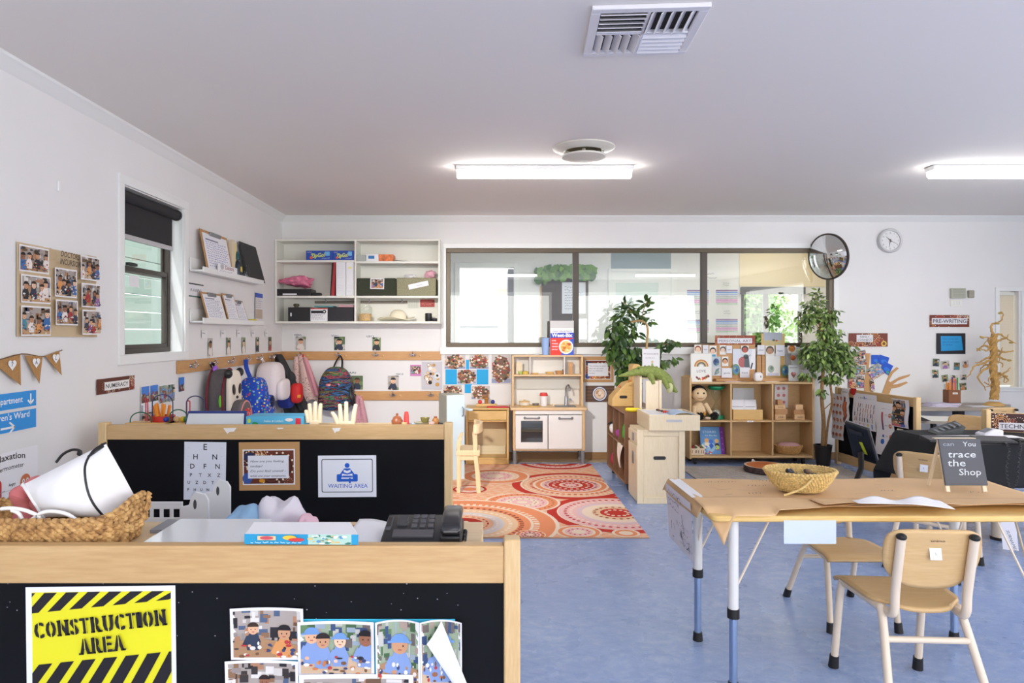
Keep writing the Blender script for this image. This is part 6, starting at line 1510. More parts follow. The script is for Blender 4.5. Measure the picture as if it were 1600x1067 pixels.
bk_=[(q(735)+.1*math.sin(R(a))*.55+.045,5.635-.165*math.cos(R(a)),0)for a in range(0,181,12)]
mb=MB();vs=[];
for(xx,yy,_)in bk_:vs+=[(xx-.02,yy,bz(674)),(xx+.0,yy,bz(674)),(xx+.0,yy,bz(660)),(xx-.02,yy,bz(660))]
fs=[(3,2,1,0),tuple(4*(len(bk_)-1)+k for k in range(4))]
for i in range(len(bk_)-1):
 for k in range(4):fs.append((4*i+k,4*i+(k+1)%4,4*i+4+(k+1)%4,4*i+4+k))
mb.add(vs,fs);mb.build('backrest',M_BENT,t,bevel=.002)
for dy in(-.1,.13):bx('stretcher',M_BENT,t,q(717),5.62+dy-.012,bz(716),q(747),5.62+dy+.012,bz(709.5))
for i,(x0,y0,x1,y1,lb)in enumerate(((694,553,728,577,'top row nearest the tin poster'),(733,553,764,577,'top row second'),(714,577,744.5,600,'centre of the blue card'),(692,601,722,622,'bottom row above the toy fridge'),(736,602,766,624,'bottom row above the pine cupboard'))):
 back_sheet('shell_photo','photo of shell and stone arrangements, '+lb,'photo',x0,y0,x1,y1,lambda a:(a.rect(0,0,100,a.H,WHITE),photo(a,2,2,98,a.H-2,200+i,'shells')),Y=7.010,group='shell photos beside the play kitchen')
back_sheet('shell_photo','largest shell photo, on its own sheet against the play kitchen','photo',767,553,799,599,lambda a:(a.rect(0,0,100,a.H,WHITE),photo(a,3,2,97,a.H-2,210,'shells')),Y=7.008)
back_sheet('backing_card','bright blue backing card behind the shell photos','card',696,562,763,614,lambda a:(a.rect(0,a.H*.26,100,a.H*.74,c(24,164,224)),a.rect(45,0,62,a.H,c(24,164,224))),Y=7.015)
back_sheet('framed_note','handwritten note in a dotted border on brown card beside the hutch','note',911.5,557,958.5,597,lambda a:note_art(a,seed=7,lines=('The kitchen is open','what can we cook','for our friends','today?')),Y=7.010)
back_sheet('bowl_photo','photo of a blue and white bowl on dark wood below the framed note','photo',915,602.5,960,628,lambda a:(a.rect(0,0,100,a.H,c(96,70,54)),[a.rect(0,a.H*k/5,100,a.H*k/5+4,c(112,84,64))for k in range(5)],a.ell(49,a.H*.5,27,27,c(48,58,96)),a.ell(49,a.H*.5,24,24,c(226,226,230)),a.ell(49,a.H*.5,20,20,c(60,74,116)),a.ell(49,a.H*.5,18,18,c(226,200,176)),[a.ell(49+10*math.cos(k*1.1)*(k%3)/2,a.H*.5+10*math.sin(k*1.1)*(k%3)/2,4,4,(c(190,150,120),c(236,220,204))[k%2])for k in range(16)]),Y=7.010)
#  walnut shelf on castors, open to the rug side
BX0,BX1,BY0,BY1,BZ0,BZ1=1.128,1.47,5.57,6.39,.065,.65
t=thing('rolling_shelf','walnut brown toy shelf on castors, its open side toward the orange rug','shelf',(1.3,5.98,0))
bx('top_board',M_WALNUTY,t,BX0,BY0+.019,BZ1-.018,BX1,BY1-.019,BZ1)
bx('bottom_board',M_WALNUTY,t,BX0,BY0+.019,BZ0,BX1,BY1-.019,BZ0+.018)
for a0,a1 in((BY0,BY0+.019),(BY1-.019,BY1)):bx('end_panel',M_WALNUT,t,BX0,a0,BZ0,BX1,a1,BZ1)
bx('back_panel',M_WALNUT,t,BX1-.012,BY0+.019,BZ0+.018,BX1,BY1-.019,BZ1-.018)
for yy in(5.83,6.1):bx('divider',M_WALNUT,t,BX0+.004,yy,BZ0+.018,BX1-.012,yy+.016,BZ1-.018)
for ya,yb in((BY0+.019,5.83),(5.846,6.1),(6.116,BY1-.019)):bx('shelf_board',M_WALNUTY,t,BX0+.004,ya,.355,BX1-.012,yb,.371)
for xx in(BX0+.05,BX1-.05):
 for yy in(BY0+.07,BY1-.07):
  m=MB();m.cyl((xx-.012,yy,.03),(xx+.012,yy,.03),.029,18);m.box(xx-.018,yy-.02,.052,xx+.018,yy+.02,BZ0);m.build('castor',M_RUBBER,t)
ZL,ZU=BZ0+.0185,.3715
def blob(name,ctr,rad,m,label,cat,seed=1,amp=.12,group=None):return MB().ell(ctr,rad,24,14,fn=crumple(amp,4,seed)).build(name,m,label=label,cat=cat,group=group)
t=thing('toy_penguin','black and white toy bird perched in the far upper bay of the walnut shelf','toy',(1.17,6.25,ZU))
MB().ell((1.185,6.25,ZU+.075),(.045,.06,.075),18,12).build('body',M_BLACK,t);MB().ell((1.16,6.245,ZU+.06),(.035,.045,.05),16,10).build('belly',M_PAPER,t);MB().tube([(1.14,6.24,ZU+.105),(1.1,6.22,ZU+.095)],[.014,.003],8).build('beak',M_BLACK,t)
blob('green_toy',(1.2,6.165,ZU+.056),(.05,.036,.05),mat('leaf_green',c(130,190,60),.7),'lime green soft toy beside the toy bird','toy',3)
blob('green_toy',(1.19,5.72,ZU+.092),(.05,.08,.08),mat('vivid_green',c(70,180,50),.7),'vivid green soft toy in the near upper bay of the walnut shelf','toy',4)
blob('purple_toy',(1.18,6.0,ZU+.048),(.045,.055,.04),mat('magenta_purple',c(170,70,160),.7),'magenta purple soft toy in the middle upper bay of the walnut shelf','toy',5)
blob('red_toy',(1.18,6.2,ZL+.071),(.05,.06,.07),mat('crimson',c(190,40,80),.7),'crimson soft toy in the far lower bay of the walnut shelf','toy',6)
blob('red_toy',(1.18,5.66,ZL+.051),(.04,.05,.05),mat('crimson',c(190,40,80),.7),'small crimson toy in the near lower bay of the walnut shelf','toy',7)
mb=MB();mb.add([(1.122,5.60,.36),(1.122,5.83,.365),(1.118,5.72,.17),(1.116,5.62,.345),(1.112,5.70,.26)],[(0,1,2)]);
mb=MB();mb.surf(lambda u,v:(1.121-.012*math.sin(PI*v)-.006*math.sin(9*u),5.61+u*.21*(1-v)+.1*v,.373-.20*v),12,10);mb.build('white_cloth',mat('cream_cloth',c(236,224,212),.85),label='pointed white cloth hanging over the front of the walnut shelf bay',cat='cloth',solid=.002)
TZ=BZ1+.0006
t=thing('wooden_toy_house','honey wood toy register shaped like a sloping house on the walnut shelf','toy',(1.2,6.05,TZ))
hY=6.02
prof=[(X(956,hY),TZ),(X(989,hY),TZ),(X(989,hY),Z(596,hY)),(X(978,hY),Z(599,hY)),(X(972,hY),Z(605,hY)),(X(957,hY),Z(622,hY))]
MB().prism(prof,hY,hY+.2,'XZ').build('body',M_PINE,t,bevel=.005)
MB().prism([(X(989,hY)+.0005,TZ),(X(1001,hY),TZ),(X(1001,hY),Z(571,hY)),(X(999,hY),Z(569.5,hY)),(X(991,hY),Z(569.5,hY)),(X(989,hY)+.0005,Z(573,hY))],hY+.02,hY+.2,'XZ').build('tall_end',M_PINE,t,bevel=.003)
MB().prism(rrect(X(968,hY),Z(622.5,hY),X(980,hY),Z(618,hY),.011),hY-.0015,hY+.002,'XZ').build('slot',M_BLACK,t)
MB().ell((X(995.5,hY),hY+.018,Z(614,hY)),(.02,.006,.04),16,10).build('red_button',mat('button_red',c(180,36,36),.4),t,label='red oval button')
for p,y_ in((961,623),(969,604),(985,596)):MB().ell((X(p,hY),hY+.03,Z(y_,hY)),(.014,.014,.011),12,8).build('wooden_peg',mat('orange_peg',c(206,124,64),.4),t)
t=thing('wooden_crate','pale wooden open crate standing on end under the crocodile','crate',(1.36,5.75,TZ))
cY=5.66
def wb(a0,a1,y0_,y1_,b0,b1,name,m=M_PALE):return bx(name,m,t,X(a0,cY),y0_,b0,X(a1,cY),y1_,b1,bevel=.002)
zt=Z(591,cY)
wb(999.5,1003,cY,cY+.22,TZ,Z(589,cY),'side_panel');wb(1003,1008,cY+.20,cY+.215,TZ,zt,'inner_panel',M_PINEZ)
wb(1009,1029,cY,cY+.014,TZ,Z(595,cY),'front_panel');wb(1029.5,1034,cY+.0,cY+.22,TZ,Z(594,cY),'side_panel');wb(1003.2,1029.3,cY+.015,cY+.2,TZ,TZ+.014,'floor_panel')
wb(1003.2,1029.3,cY+.08,cY+.22,zt-.014,zt,'top_panel')
t=thing('crocodile_toy','long green plush crocodile draped over the wooden crate','soft toy',(1.3,5.8,.93))
M_CR=mat('croc_green',c(132,146,78),.9,noise=.22,nscale=60,bump=.4,bscale=90);M_CRB=mat('croc_belly',c(206,206,160),.9)
qY=5.74
cp=lambda a,b,dy=0:(X(a,qY+dy),qY+dy,Z(b,qY+dy))
sp=smooth_path([cp(966.5,587.5),cp(979,585),cp(992,581.5),cp(1000,580),cp(1012,580.5),cp(1024,582),cp(1034,587),cp(1042,594),cp(1049,604),cp(1058,613)],6)
rr_=[.006,.02,.032,.036,.045,.048,.05,.045,.03,.008];rs=[]
for i in range(len(rr_)-1):rs+=[lerp(rr_[i],rr_[i+1],k/6)for k in range(6)]
rs.append(rr_[-1])
MB().tube(sp,rs,16).build('body',M_CR,t)
ridge=MB()
for i in range(16,48,3):p=sp[i];r=rs[i];ridge.ell((p.x,p.y,p.z+r*.95),(.014,.006,.011),8,6)
ridge.build('back_ridge',M_CR,t)
for(a,b,a2,b2,dy)in((1016,586,1021,600,-.055),(1036,592,1044,607,-.05),(1008,584,1006,592,.05),(1040,594,1046,604,.05)):
 MB().tube(smooth_path([cp(a,b,dy*.5),cp((a+a2)/2,(b+b2)/2-1,dy*1.2),cp(a2,b2,dy*1.3)],4),[.03-.0016*k for k in range(9)],10).build('leg',M_CR,t)
MB().ell(cp(1046,606,-.03),(.03,.025,.045),16,10).build('belly',M_CRB,t)
for dy in(-.02,.02):MB().ell((cp(998,576.5,dy)),(.011,.01,.012),10,8).build('eye',mat('croc_eye',c(60,80,40),.4),t)
MB().tube(smooth_path([(X(977,5.62),5.62,TZ+.02),(X(986,5.62),5.61,TZ+.017),(X(996,5.62),5.615,TZ+.017),(X(1001,5.62),5.63,TZ+.022)],5),[.008,.013,.016,.017,.017,.018,.018,.017,.017,.017,.016,.014,.012,.009,.006,.005],10).build('toy_banana',mat('banana_yellow',c(240,214,40),.5),label='yellow toy banana on the near edge of the walnut shelf',cat='toy')
#  tall pale cabinet with a tray box on top
CX0,CX1,CY0,CY1,CZ1=1.144,1.507,5.195,5.51,.56
t=thing('storage_cabinet','pale plywood storage cabinet with an oval hand slot, in front of the walnut shelf','cabinet',(1.33,5.35,0))
M_PCAB=wood('cabinet_ply',c(224,206,172),c(238,224,196),'Z',grain=.15,scale=1.3)
bx('carcass',M_PCAB,t,CX0+.012,CY0+.004,.0005,CX1,CY1,CZ1,bevel=.003)
for a0,a1,b0,b1 in((CX0+.001,CX0+.05,.0,CZ1+.002),(CX1-.045,CX1+.002,.0,CZ1+.002),(CX0+.05,CX1-.045,.0,.05),(CX0+.05,CX1-.045,CZ1-.045,CZ1+.002)):bx('frame_strip',M_PCAB,t,a0,CY0-.008,b0+.0005,a1,CY0+.004,b1,bevel=.002)
s=MB().prism(rrect(X(1021,CY0),Z(718.5,CY0),X(1040.5,CY0),Z(713,CY0),.0125),CY0+.0015,CY0+.006,'XZ').build('hand_slot',M_BLACK,t)
for b0,b1 in((.02,Z(697,CY0)),(Z(693,CY0),CZ1-.02)):bx('door',M_PCAB,t,CX0,CY0+.012,b0,CX0+.012,CY1-.012,b1,bevel=.003)
for y0_,y1_ in((676,688),(705,724)):bx('hinge',M_STEEL,t,CX0-.007,CY0+.10,Z(y1_,5.3),CX0,CY0+.14,Z(y0_,5.3),bevel=.002)
TX0,TX1,TY0,TY1,TZ0,TZ1=X(1014,5.14),X(1094,5.14),5.14,5.56,CZ1+.0028,Z(648.5,5.14)
TX0=1.225
t=thing('tray_box','pale wooden tray box overhanging the top of the storage cabinet','tray',((TX0+TX1)/2,5.35,TZ0))
bx('base',M_PALE,t,TX0+.01,TY0+.01,TZ0,TX1-.01,TY1-.01,TZ0+.01)
bx('front_side',M_PCAB,t,TX0,TY0,TZ0,TX1,TY0+.014,TZ1);bx('back_side',M_PCAB,t,TX0,TY1-.014,TZ0,TX1,TY1,TZ1)
bx('end_side',M_PCAB,t,TX0,TY0+.014,TZ0,TX0+.014,TY1-.014,TZ1);bx('end_side',M_PCAB,t,TX1-.014,TY0+.014,TZ0,TX1,TY1-.014,TZ1)
MB().prism(rrect(X(1041,TY0),Z(659.5,TY0),X(1066,TY0),Z(655.5,TY0),.009),TY0-.002,TY0+.004,'XZ').build('label_slot',mat('slot_grey',c(186,186,192),.5),t)
bx('paper_stack',M_PAPER,None,TX0+.02,TY0+.06,TZ0+.0105,TX0+.17,TY1-.03,TZ1-.004,label='white paper stack filling one end of the tray box',cat='paper',bevel=.003)
mb=MB();mb.surf(lambda u,v:(TX0+.19+.17*u,TY0+.04+.3*v,TZ1-.015+.03*math.sin(PI*u)**.7*(1-.3*v)),14,8);mb.build('blue_folder',mat('pale_blue_card',c(186,208,238),.55),label='pale blue folder bowed over the tray box',cat='folder',solid=.003)
t=thing('wooden_string_toy','small brown and red toy lying over the papers in the tray box','toy',(X(1037,5.3),5.3,TZ1))
for i,(p,y_,cc)in enumerate(((1027,643,c(70,50,40)),(1030,646,c(110,70,50)),(1034,647.5,c(60,50,46)),(1037,648.5,c(190,40,44)),(1040,648.5,c(206,50,50)),(1043.5,648,c(150,140,140)))):
 MB().ell((X(p,5.3),5.3,TZ1+.008+.0045*max(0,3-i)),(.011,.012,.009),10,8).build('bead',mat('strbead%d'%i,cc,.4),t)
 #  potted figs
def leaf(mb,p,d,n,L,W,g):
 d=Vector(d).normalized();n=Vector(n);n=(n-d*n.dot(d));n=n.normalized()if n.length>1e-4 else Vector((0,0,1));s=d.cross(n)
 P=Vector(p);q=[P,P+d*L*.3+s*W*.45+n*L*.04,P+d*L*.62+s*W*.42+n*L*.02,P+d*L-n*L*.12,P+d*L*.62-s*W*.42+n*L*.02,P+d*L*.3-s*W*.45+n*L*.04,P+d*L*.35-n*L*.03,P+d*L*.68-n*L*.05]
 mb.add(q,[(0,6,1),(1,6,7,2),(2,7,3),(0,5,6),(5,4,7,6),(4,3,7)],0,g)
def foliage(clusters,seed,L=.07,W=.035,dark=.0,yel=.0):
 rd=random.Random(seed);mb=MB()
 for(cc,rad,n,drop)in clusters:
  cc=Vector(cc)
  for i in range(n):
   v=Vector((rd.gauss(0,1),rd.gauss(0,1),rd.gauss(0,1))).normalized()*(rd.random()**.45)
   p=cc+Vector((v.x*rad[0],v.y*rad[1],v.z*rad[2]))
   d=Vector((v.x*.8+rd.uniform(-.5,.5),v.y*.8+rd.uniform(-.5,.5),-drop+rd.uniform(-.5,.5)))
   k=rd.random()**1.3;s=rd.uniform(.75,1.2)
   q=yel*rd.random()**1.5;g=(lerp(.012,.11,k)+q*.75,lerp(.045,.20,k)+q,lerp(.012,.04,k)+.3*q,1)
   leaf(mb,p,d,(rd.uniform(-.6,.6),rd.uniform(-1,.2),1),L*s,W*s,g)
 return mb
M_LEAF=paint_mat('leaf_paint',.42,.5)
fY=6.68
fp=lambda a,b,dy=0:(X(a,fY+dy),fY+dy,Z(b,fY+dy))
t=thing('potted_fig','artificial weeping fig with arching stem behind the walnut shelf, in front of the inner window','plant',(X(1008,fY),fY,0))
M_BARK=mat('fig_bark',c(150,116,76),.85,noise=.2,nscale=40);M_STALK=mat('stalk_tan',c(196,160,110),.8)
MB().lathe([(0,0),(.1,0),(.13,.24),(.135,.25),(.12,.25),(.118,.22),(0,.22)],fp(1000,620)[:2]+(.0005,),28).build('pot',M_BLACK,t)
MB().tube(smooth_path([(X(1000,fY),fY,.2),fp(1004,620),fp(1008,570),fp(1011,535),fp(1012,513),fp(1006,503),fp(998,501),fp(985,503)],5),.011,8).build('trunk',M_STALK,t)
for pts in([fp(1009,560),fp(1025,545),fp(1040,538),fp(1055,534)],[fp(1008,506),fp(1004,490),fp(1011,472)],[fp(998,501),fp(984,484),fp(974,472)],[fp(985,503),fp(965,508),fp(950,517)],[fp(1004,600),fp(980,570),fp(965,545)],[fp(1006,590),fp(1030,575),fp(1050,565)]):
 MB().tube(smooth_path(pts,4),.004,6).build('branch',M_BARK,t)
cl=[(fp(962,512),(.09,.1,.07),46,.6),(fp(955,517),(.07,.08,.05),26,.8),(fp(980,498),(.12,.1,.09),70,.3),(fp(977,482),(.08,.08,.08),30,-.2),(fp(1000,488),(.07,.06,.06),20,-.2),(fp(1011,475),(.04,.05,.06),14,-.5),(fp(1014,500),(.05,.05,.06),14,.2),(fp(966,530),(.08,.1,.11),60,.8),(fp(985,520),(.09,.1,.08),34,.8),(fp(972,552),(.13,.12,.12),170,.9),(fp(990,560),(.10,.12,.14),130,.9),(fp(952,545),(.05,.08,.1),40,.9),(fp(982,580),(.1,.1,.1),110,.9),(fp(975,592),(.07,.08,.05),40,.8),(fp(1046,536),(.09,.06,.045),36,.5),(fp(1030,545),(.06,.06,.05),20,.6),(fp(1034,566),(.05,.05,.05),22,.7),(fp(1050,562),(.05,.05,.035),14,.5)]
foliage(cl,21,.078,.042).build('foliage',M_LEAF,t)
def fav(a):
 a.rect(0,0,100,a.H,c(226,226,232));a.text('MY FAVOURITE',50,a.H*.80,8,c(60,60,80),w=84);a.text('words are ...',50,a.H*.67,7,c(70,70,90),w=64)
 a.poly([(44,a.H*.1),(66,a.H*.1),(62,a.H*.5),(52,a.H*.5)],c(150,170,110));a.ell(57,a.H*.55,7,7,c(210,180,140));a.rect(46,a.H*.06,60,a.H*.2,c(80,90,110))
back_sheet('story_card','white story card headed MY FAVOURITE behind the crocodile','card',1003.5,545,1031,590,fav,Y=6.50)
bx('card_stand',mat('clear_acrylic',c(222,224,228),.2),None,X(1004,6.51),6.505,.0,X(1030,6.51),6.515,Z(546,6.51),label='slim pale stand holding up the white story card',cat='stand',bevel=.001)
fY=6.66
t=thing('potted_fig','tall artificial fig with pale variegated leaves in a black pot beside the cube shelf','plant',(X(1287,fY),fY,0))
MB().lathe([(0,0),(.06,0),(.082,.2),(.088,.205),(.075,.205),(.07,.17),(0,.17)],(X(1286,fY),fY,.003),28).build('pot',M_BLACK,t)
MB().tube(smooth_path([(X(1286,fY),fY,.17),fp(1287,660),fp(1284,620),fp(1286,580),fp(1288,540),fp(1281,510),fp(1278,480)],5),[.022-.0005*i for i in range(31)],10).build('trunk',M_BARK,t)
MB().tube(smooth_path([fp(1290,700),fp(1294,660),fp(1300,628),fp(1297,590),fp(1304,560)],5),.011,8).build('trunk',M_BARK,t)
for pts in([fp(1287,560),fp(1305,545),fp(1322,535)],[fp(1286,570),fp(1270,550),fp(1260,540)],[fp(1284,520),fp(1270,500),fp(1258,490)],[fp(1281,510),fp(1295,490),fp(1308,487)],[fp(1278,480),fp(1274,468),fp(1276,458)],[fp(1287,640),fp(1296,632),fp(1300,628)]):
 MB().tube(smooth_path(pts,4),.005,6).build('branch',M_BARK,t)
cl=[(fp(1272,478),(.1,.1,.1),120,.4),(fp(1277,460),(.06,.06,.05),30,-.1),(fp(1262,500),(.08,.1,.1),110,.6),(fp(1292,495),(.11,.1,.1),150,.5),(fp(1308,487),(.04,.05,.03),14,.3),(fp(1295,520),(.13,.12,.09),170,.7),(fp(1285,545),(.2,.14,.1),300,.6),(fp(1318,548),(.11,.12,.1),170,.6),(fp(1310,566),(.15,.12,.11),230,.8),(fp(1283,568),(.14,.12,.07),130,.8),(fp(1262,552),(.08,.1,.09),110,.7),(fp(1322,578),(.08,.1,.06),70,.8),(fp(1300,590),(.1,.1,.06),80,.8),(fp(1262,585),(.07,.06,.05),36,.4),(fp(1283,612),(.05,.05,.05),20,.6)]
foliage(cl,22,.055,.03,yel=.4).build('foliage',M_LEAF,t)
#  cube shelf
SY=6.705
s_=lambda p:X(p,SY);sz=lambda p:Z(p,SY)
QX0,QX1=s_(1077.5),s_(1272.5)
t=thing('cube_shelf','maple six-cube shelf on castors beneath the inner window','shelf',((QX0+QX1)/2,6.85,0))
zb,zm_,ztop=sz(712),sz(657),sz(597)
for a0 in(QX0,QX1-.02):bx('side_panel',M_SHELFZ,t,a0,SY,sz(717.5),a0+.02,6.995,sz(590.5))
bx('top_board',M_SHELFX,t,QX0+.02,SY,ztop-.018,QX1-.02,6.985,ztop);bx('bottom_board',M_SHELFX,t,QX0+.02,SY,zb-.022,QX1-.02,6.985,zb)
bx('back_lip',M_SHELFX,t,QX0+.02,6.97,ztop,QX1-.02,6.99,sz(590.5)+.012);bx('back_panel',M_SHELFX,t,QX0+.02,6.975,zb,QX1-.02,6.99,ztop-.018)
dv=(s_(1142.5),s_(1207.5))
for d_ in dv:bx('divider',M_SHELFZ,t,d_-.009,SY+.002,zb,d_+.009,6.975,ztop-.018)
for a0,a1 in((QX0+.02,dv[0]-.009),(dv[0]+.009,dv[1]-.009),(dv[1]+.009,QX1-.02)):bx('shelf_board',M_SHELFX,t,a0,SY+.002,zm_-.016,a1,6.975,zm_)
a=Art(.06,.014,WHITE);a.text('cards',50,6,9,INK,w=50);a.build('shelf_label',(s_(1167.5),SY+.001,zm_-.015),(1,0,0),(0,0,1),t)
for xx in(QX0+.07,QX1-.09):
 for yy in(SY+.05,6.93):
  m=MB();m.cyl((xx-.011,yy,.025),(xx+.011,yy,.025),.024,16);m.box(xx-.016,yy-.016,.04,xx+.016,yy+.016,zb-.0225);m.build('castor',M_RUBBER,t)
zm1,zb1=zm_+.0006,zb+.0006
dY=6.82
t=thing('rag_doll','cream rag doll with smiling face and black hair sitting in the upper cube','doll',(X(1093,dY),dY,zm1))
M_DOLL=mat('doll_cream',c(232,204,164),.9);M_DHAIR=mat('doll_hair',c(34,30,32),.95,bump=.5,bscale=60)
MB().ell((X(1092,dY),dY,zm1+.085),(.075,.06,.085),22,14).build('body',M_DOLL,t)
hd=MB().ell((X(1092,dY),dY-.01,Z(616,dY)),(.075,.06,.07),24,16).build('head',M_DOLL,t)
MB().ell((X(1092,dY),dY+.015,Z(614,dY)),(.083,.06,.078),24,14).build('hair',M_DHAIR,hd)
for dx in(-.03,.03):MB().ell((X(1092,dY)+dx,dY-.066,Z(613.5,dY)),(.009,.005,.009),10,6).build('eye',M_BLACK,hd)
MB().ell((X(1092.5,dY),dY-.07,Z(619,dY)),(.007,.006,.008),10,6).build('nose',M_DOLL,hd)
MB().tube([(X(1092,dY)+.045*math.cos(R(a_)),dY-.062+.008*abs(math.cos(R(a_))),Z(616,dY)+.038*math.sin(R(a_)))for a_ in range(210,331,12)],.003,6).build('mouth',mat('doll_smile',c(160,90,70),.8),hd)
for(a0,b0,a1,b1)in((1100,630,1108,645),(1083,634,1081,652)):MB().tube([(X(a0,dY),dY-.03,Z(b0,dY)),(X(a1,dY),dY-.06,Z(b1,dY))],[.024,.02],10).build('arm',M_DOLL,t)
bY=6.74
t=thing('pompom_toy','pair of fluffy black pompoms with an orange beak between them','toy',(X(1108,bY),bY,zm1))
for i,p in enumerate((1094,1117)):
 rd=random.Random(i);m=MB()
 for k in range(60):
  v=Vector((rd.gauss(0,1),rd.gauss(0,1),rd.gauss(0,1))).normalized();ctr=Vector((X(p,bY),bY,zm1+.041));m.tube([ctr+v*.018,ctr+v*.041],[.012,.004],5)
 m.build('pompom',M_DHAIR,t)
MB().ell((X(1106,bY),bY,zm1+.018),(.03,.014,.014),12,8).build('middle',mat('doll_foot',c(226,200,180),.8),t);MB().ell((X(1101,bY),bY+.02,zm1+.06),(.015,.012,.02),10,8).build('tuft',mat('amber_tuft',c(214,150,50),.8),t)
gY=6.86
t=thing('sand_timer','large sand timer with green ends in the upper cube','sand timer',(X(1119,gY),gY,zm1))
M_GR=mat('timer_green',c(20,140,96),.4);gx=X(1119,gY);gt=Z(603,gY)
for z0_,z1_ in((zm1,zm1+.035),(gt-.035,gt)):MB().lathe([(0,z0_),(.075,z0_),(.078,z0_+.008),(.07,z1_),(0,z1_)]if z0_==zm1 else[(0,z0_),(.066,z0_),(.08,z1_-.012),(.078,z1_),(0,z1_)],(gx,gY,0),28).build('end_cap',M_GR,t)
h0,h1=zm1+.0355,gt-.0355;hm=(h0+h1)/2
MB().lathe([(.05,h0),(.052,lerp(h0,hm,.4)),(.008,hm),(.052,lerp(hm,h1,.6)),(.05,h1)],(gx,gY,0),28).build('glass',glass('timer_glass',(.9,.93,.92,1)),t)
MB().lathe([(0,h0),(.046,h0),(.04,h0+.04),(0,h0+.055)],(gx,gY,0),20).build('sand',mat('timer_sand',c(210,206,196),.9),t)
kY=6.76
t=thing('card_tray','pine tray of white picture cards in the upper middle cube','tray',(X(1169,kY),kY,zm1))
k0,k1=X(1145.5,kY),X(1192,kY);kz1=Z(640,kY)
m=MB();m.box(k0,kY,zm1,k1,kY+.01,kz1);m.box(k0,kY+.15,zm1,k1,kY+.16,kz1);m.box(k0,kY+.01,zm1,k0+.01,kY+.15,kz1);m.box(k1-.01,kY+.01,zm1,k1,kY+.15,kz1);m.box(k0+.01,kY+.01,zm1,k1-.01,kY+.15,zm1+.01);m.build('box',M_PINE,t,bevel=.002)
for i in range(5):
 yy=kY+.03+.022*i
 for j,(a0,a1)in enumerate(((1144.5,1164),(1164.5,1183))):
  a=Art(X(a1,yy)-X(a0,yy),.13);a.rect(0,0,100,a.H,c(236,236,242))
  if i==0:a.rect(8,a.H*.86,92,a.H*.9,c(150,150,160));a.ell(32,a.H*.5,13,18,c(226,196,196));a.ell(70,a.H*.5,12,16,c(206,190,206));a.scribble(12,a.H*.1,88,a.H*.25,1,c(170,170,190),j,2)
  o=a.build('picture_card',(X(a0,yy),yy,zm1+.0115+.012*i),(1,0,0),(0,.25,1),label='white picture card in the pine tray, '+('front','second','third','fourth','rear')[i]+(' of the near-doll pile' if j==0 else ' of the pile nearer the blocks'),cat='card',group='picture cards in the pine tray')
back_sheet('paper_sheet','grey sheet standing behind the picture cards','paper',1145,606,1178,640,lambda a:a.rect(0,0,100,a.H,c(200,202,204)),Y=6.95)
back_sheet('face_card','card of pink round faces at the back of the upper end cube','card',1210,601,1231,637,lambda a:(a.rect(0,0,100,a.H,c(224,222,222)),[(a.ell(30+40*(i%2),a.H*(.84-.3*(i//2)),13,13,c(206,140,140)),a.ell(30+40*(i%2),a.H*(.84-.3*(i//2)),7,7,c(180,110,120)))for i in range(6)],a.scribble(10,a.H*.62,90,a.H*.7,1,INK,2,1)),Y=6.95)
M_BLK=wood('block_beech',c(206,164,116),c(226,190,146),'X',scale=2,grain=.1)
def tower(px,yb_,spec,word,label_base):
 z=zm1
 for i,(w,h,dx,txt)in enumerate(spec):
  Yb=6.76;x=X(px+dx,Yb);hw=w*Yb/F/2
  ww=('bottom','second','third','top')[i]
  o=MB().obox((x,Yb+.03,z+h/2),(hw*2,.055,h),(0,0,R(6*(i%2)-3))).build('stacking_block',M_BLK if i%2==0 else wood('block_dark',c(176,128,84),c(200,152,106),'X',scale=2,grain=.1),label=label_base+', '+ww+' block',cat='block',group='wooden stacking blocks',bevel=.003)
  if txt:
   a=Art(hw*1.6,h*.6);a.text(txt,50,a.H*.3,min(16,a.H*.45),c(80,50,34),w=60);a.build('engraving',(x-hw*.8,Yb-.0015-hw*.052,z+h*.2),(1,0,0),(0,0,1),o)
  z+=h+.0006
tower(1220,655,((16.5,.052,0,'STAND'),(20,.05,1,''),(16.5,.044,-.5,'love'),(8,.048,-1,'')),'','taller stack of wooden word blocks')
tower(1250,655,((16,.052,0,'BRAVE'),(17,.044,-1.5,''),(11.5,.052,-.5,'')),'','shorter stack of wooden word blocks')
oY=6.80
t=thing('picture_book','blue picture book with purple spine leaning in the lower cube','book',(X(1114,oY),oY,zb1))
b0,b1=X(1096,oY),X(1133.5,oY);bz_=Z(668.5,oY)
vs=[(b0,oY,zb1),(b1,oY,zb1),(b1,oY+.07,bz_),(b0,oY+.07,bz_)]
MB().add(vs+[(x,y+.02,z)for x,y,z in vs],[(0,1,2,3),(7,6,5,4),(0,4,5,1),(1,5,6,2),(2,6,7,3),(3,7,4,0)]).build('cover',mat('book_navy',c(40,70,150),.4),t,bevel=.002)
V_=Vector((0,.07,bz_-zb1));a=Art(b1-b0,V_.length);H=a.H
a.rect(0,0,83,H,c(96,148,204));a.rect(83,0,100,H,c(120,50,150));a.ell(30,H*.25,30,24,c(150,190,220));a.text('STORIES',40,H*.78,9,c(200,220,236),w=56);a.text('for the day',46,H*.66,6.5,c(220,232,240),w=50)
rd=random.Random(4)
for x_,y_,cc in((26,.36,c(236,226,200)),(26,.50,c(226,170,110)),(44,.3,c(40,90,190)),(44,.46,c(60,110,206)),(68,.32,c(40,36,50)),(68,.48,c(226,190,130)),(68,.24,c(200,220,90))):a.ell(x_,H*y_,9,9,cc)
for i in range(22):a.ell(rd.uniform(0,82),rd.uniform(0,H*.3),4,3,rd.choice([c(226,234,244),c(60,120,70),c(90,140,210),c(200,90,80)]),8)
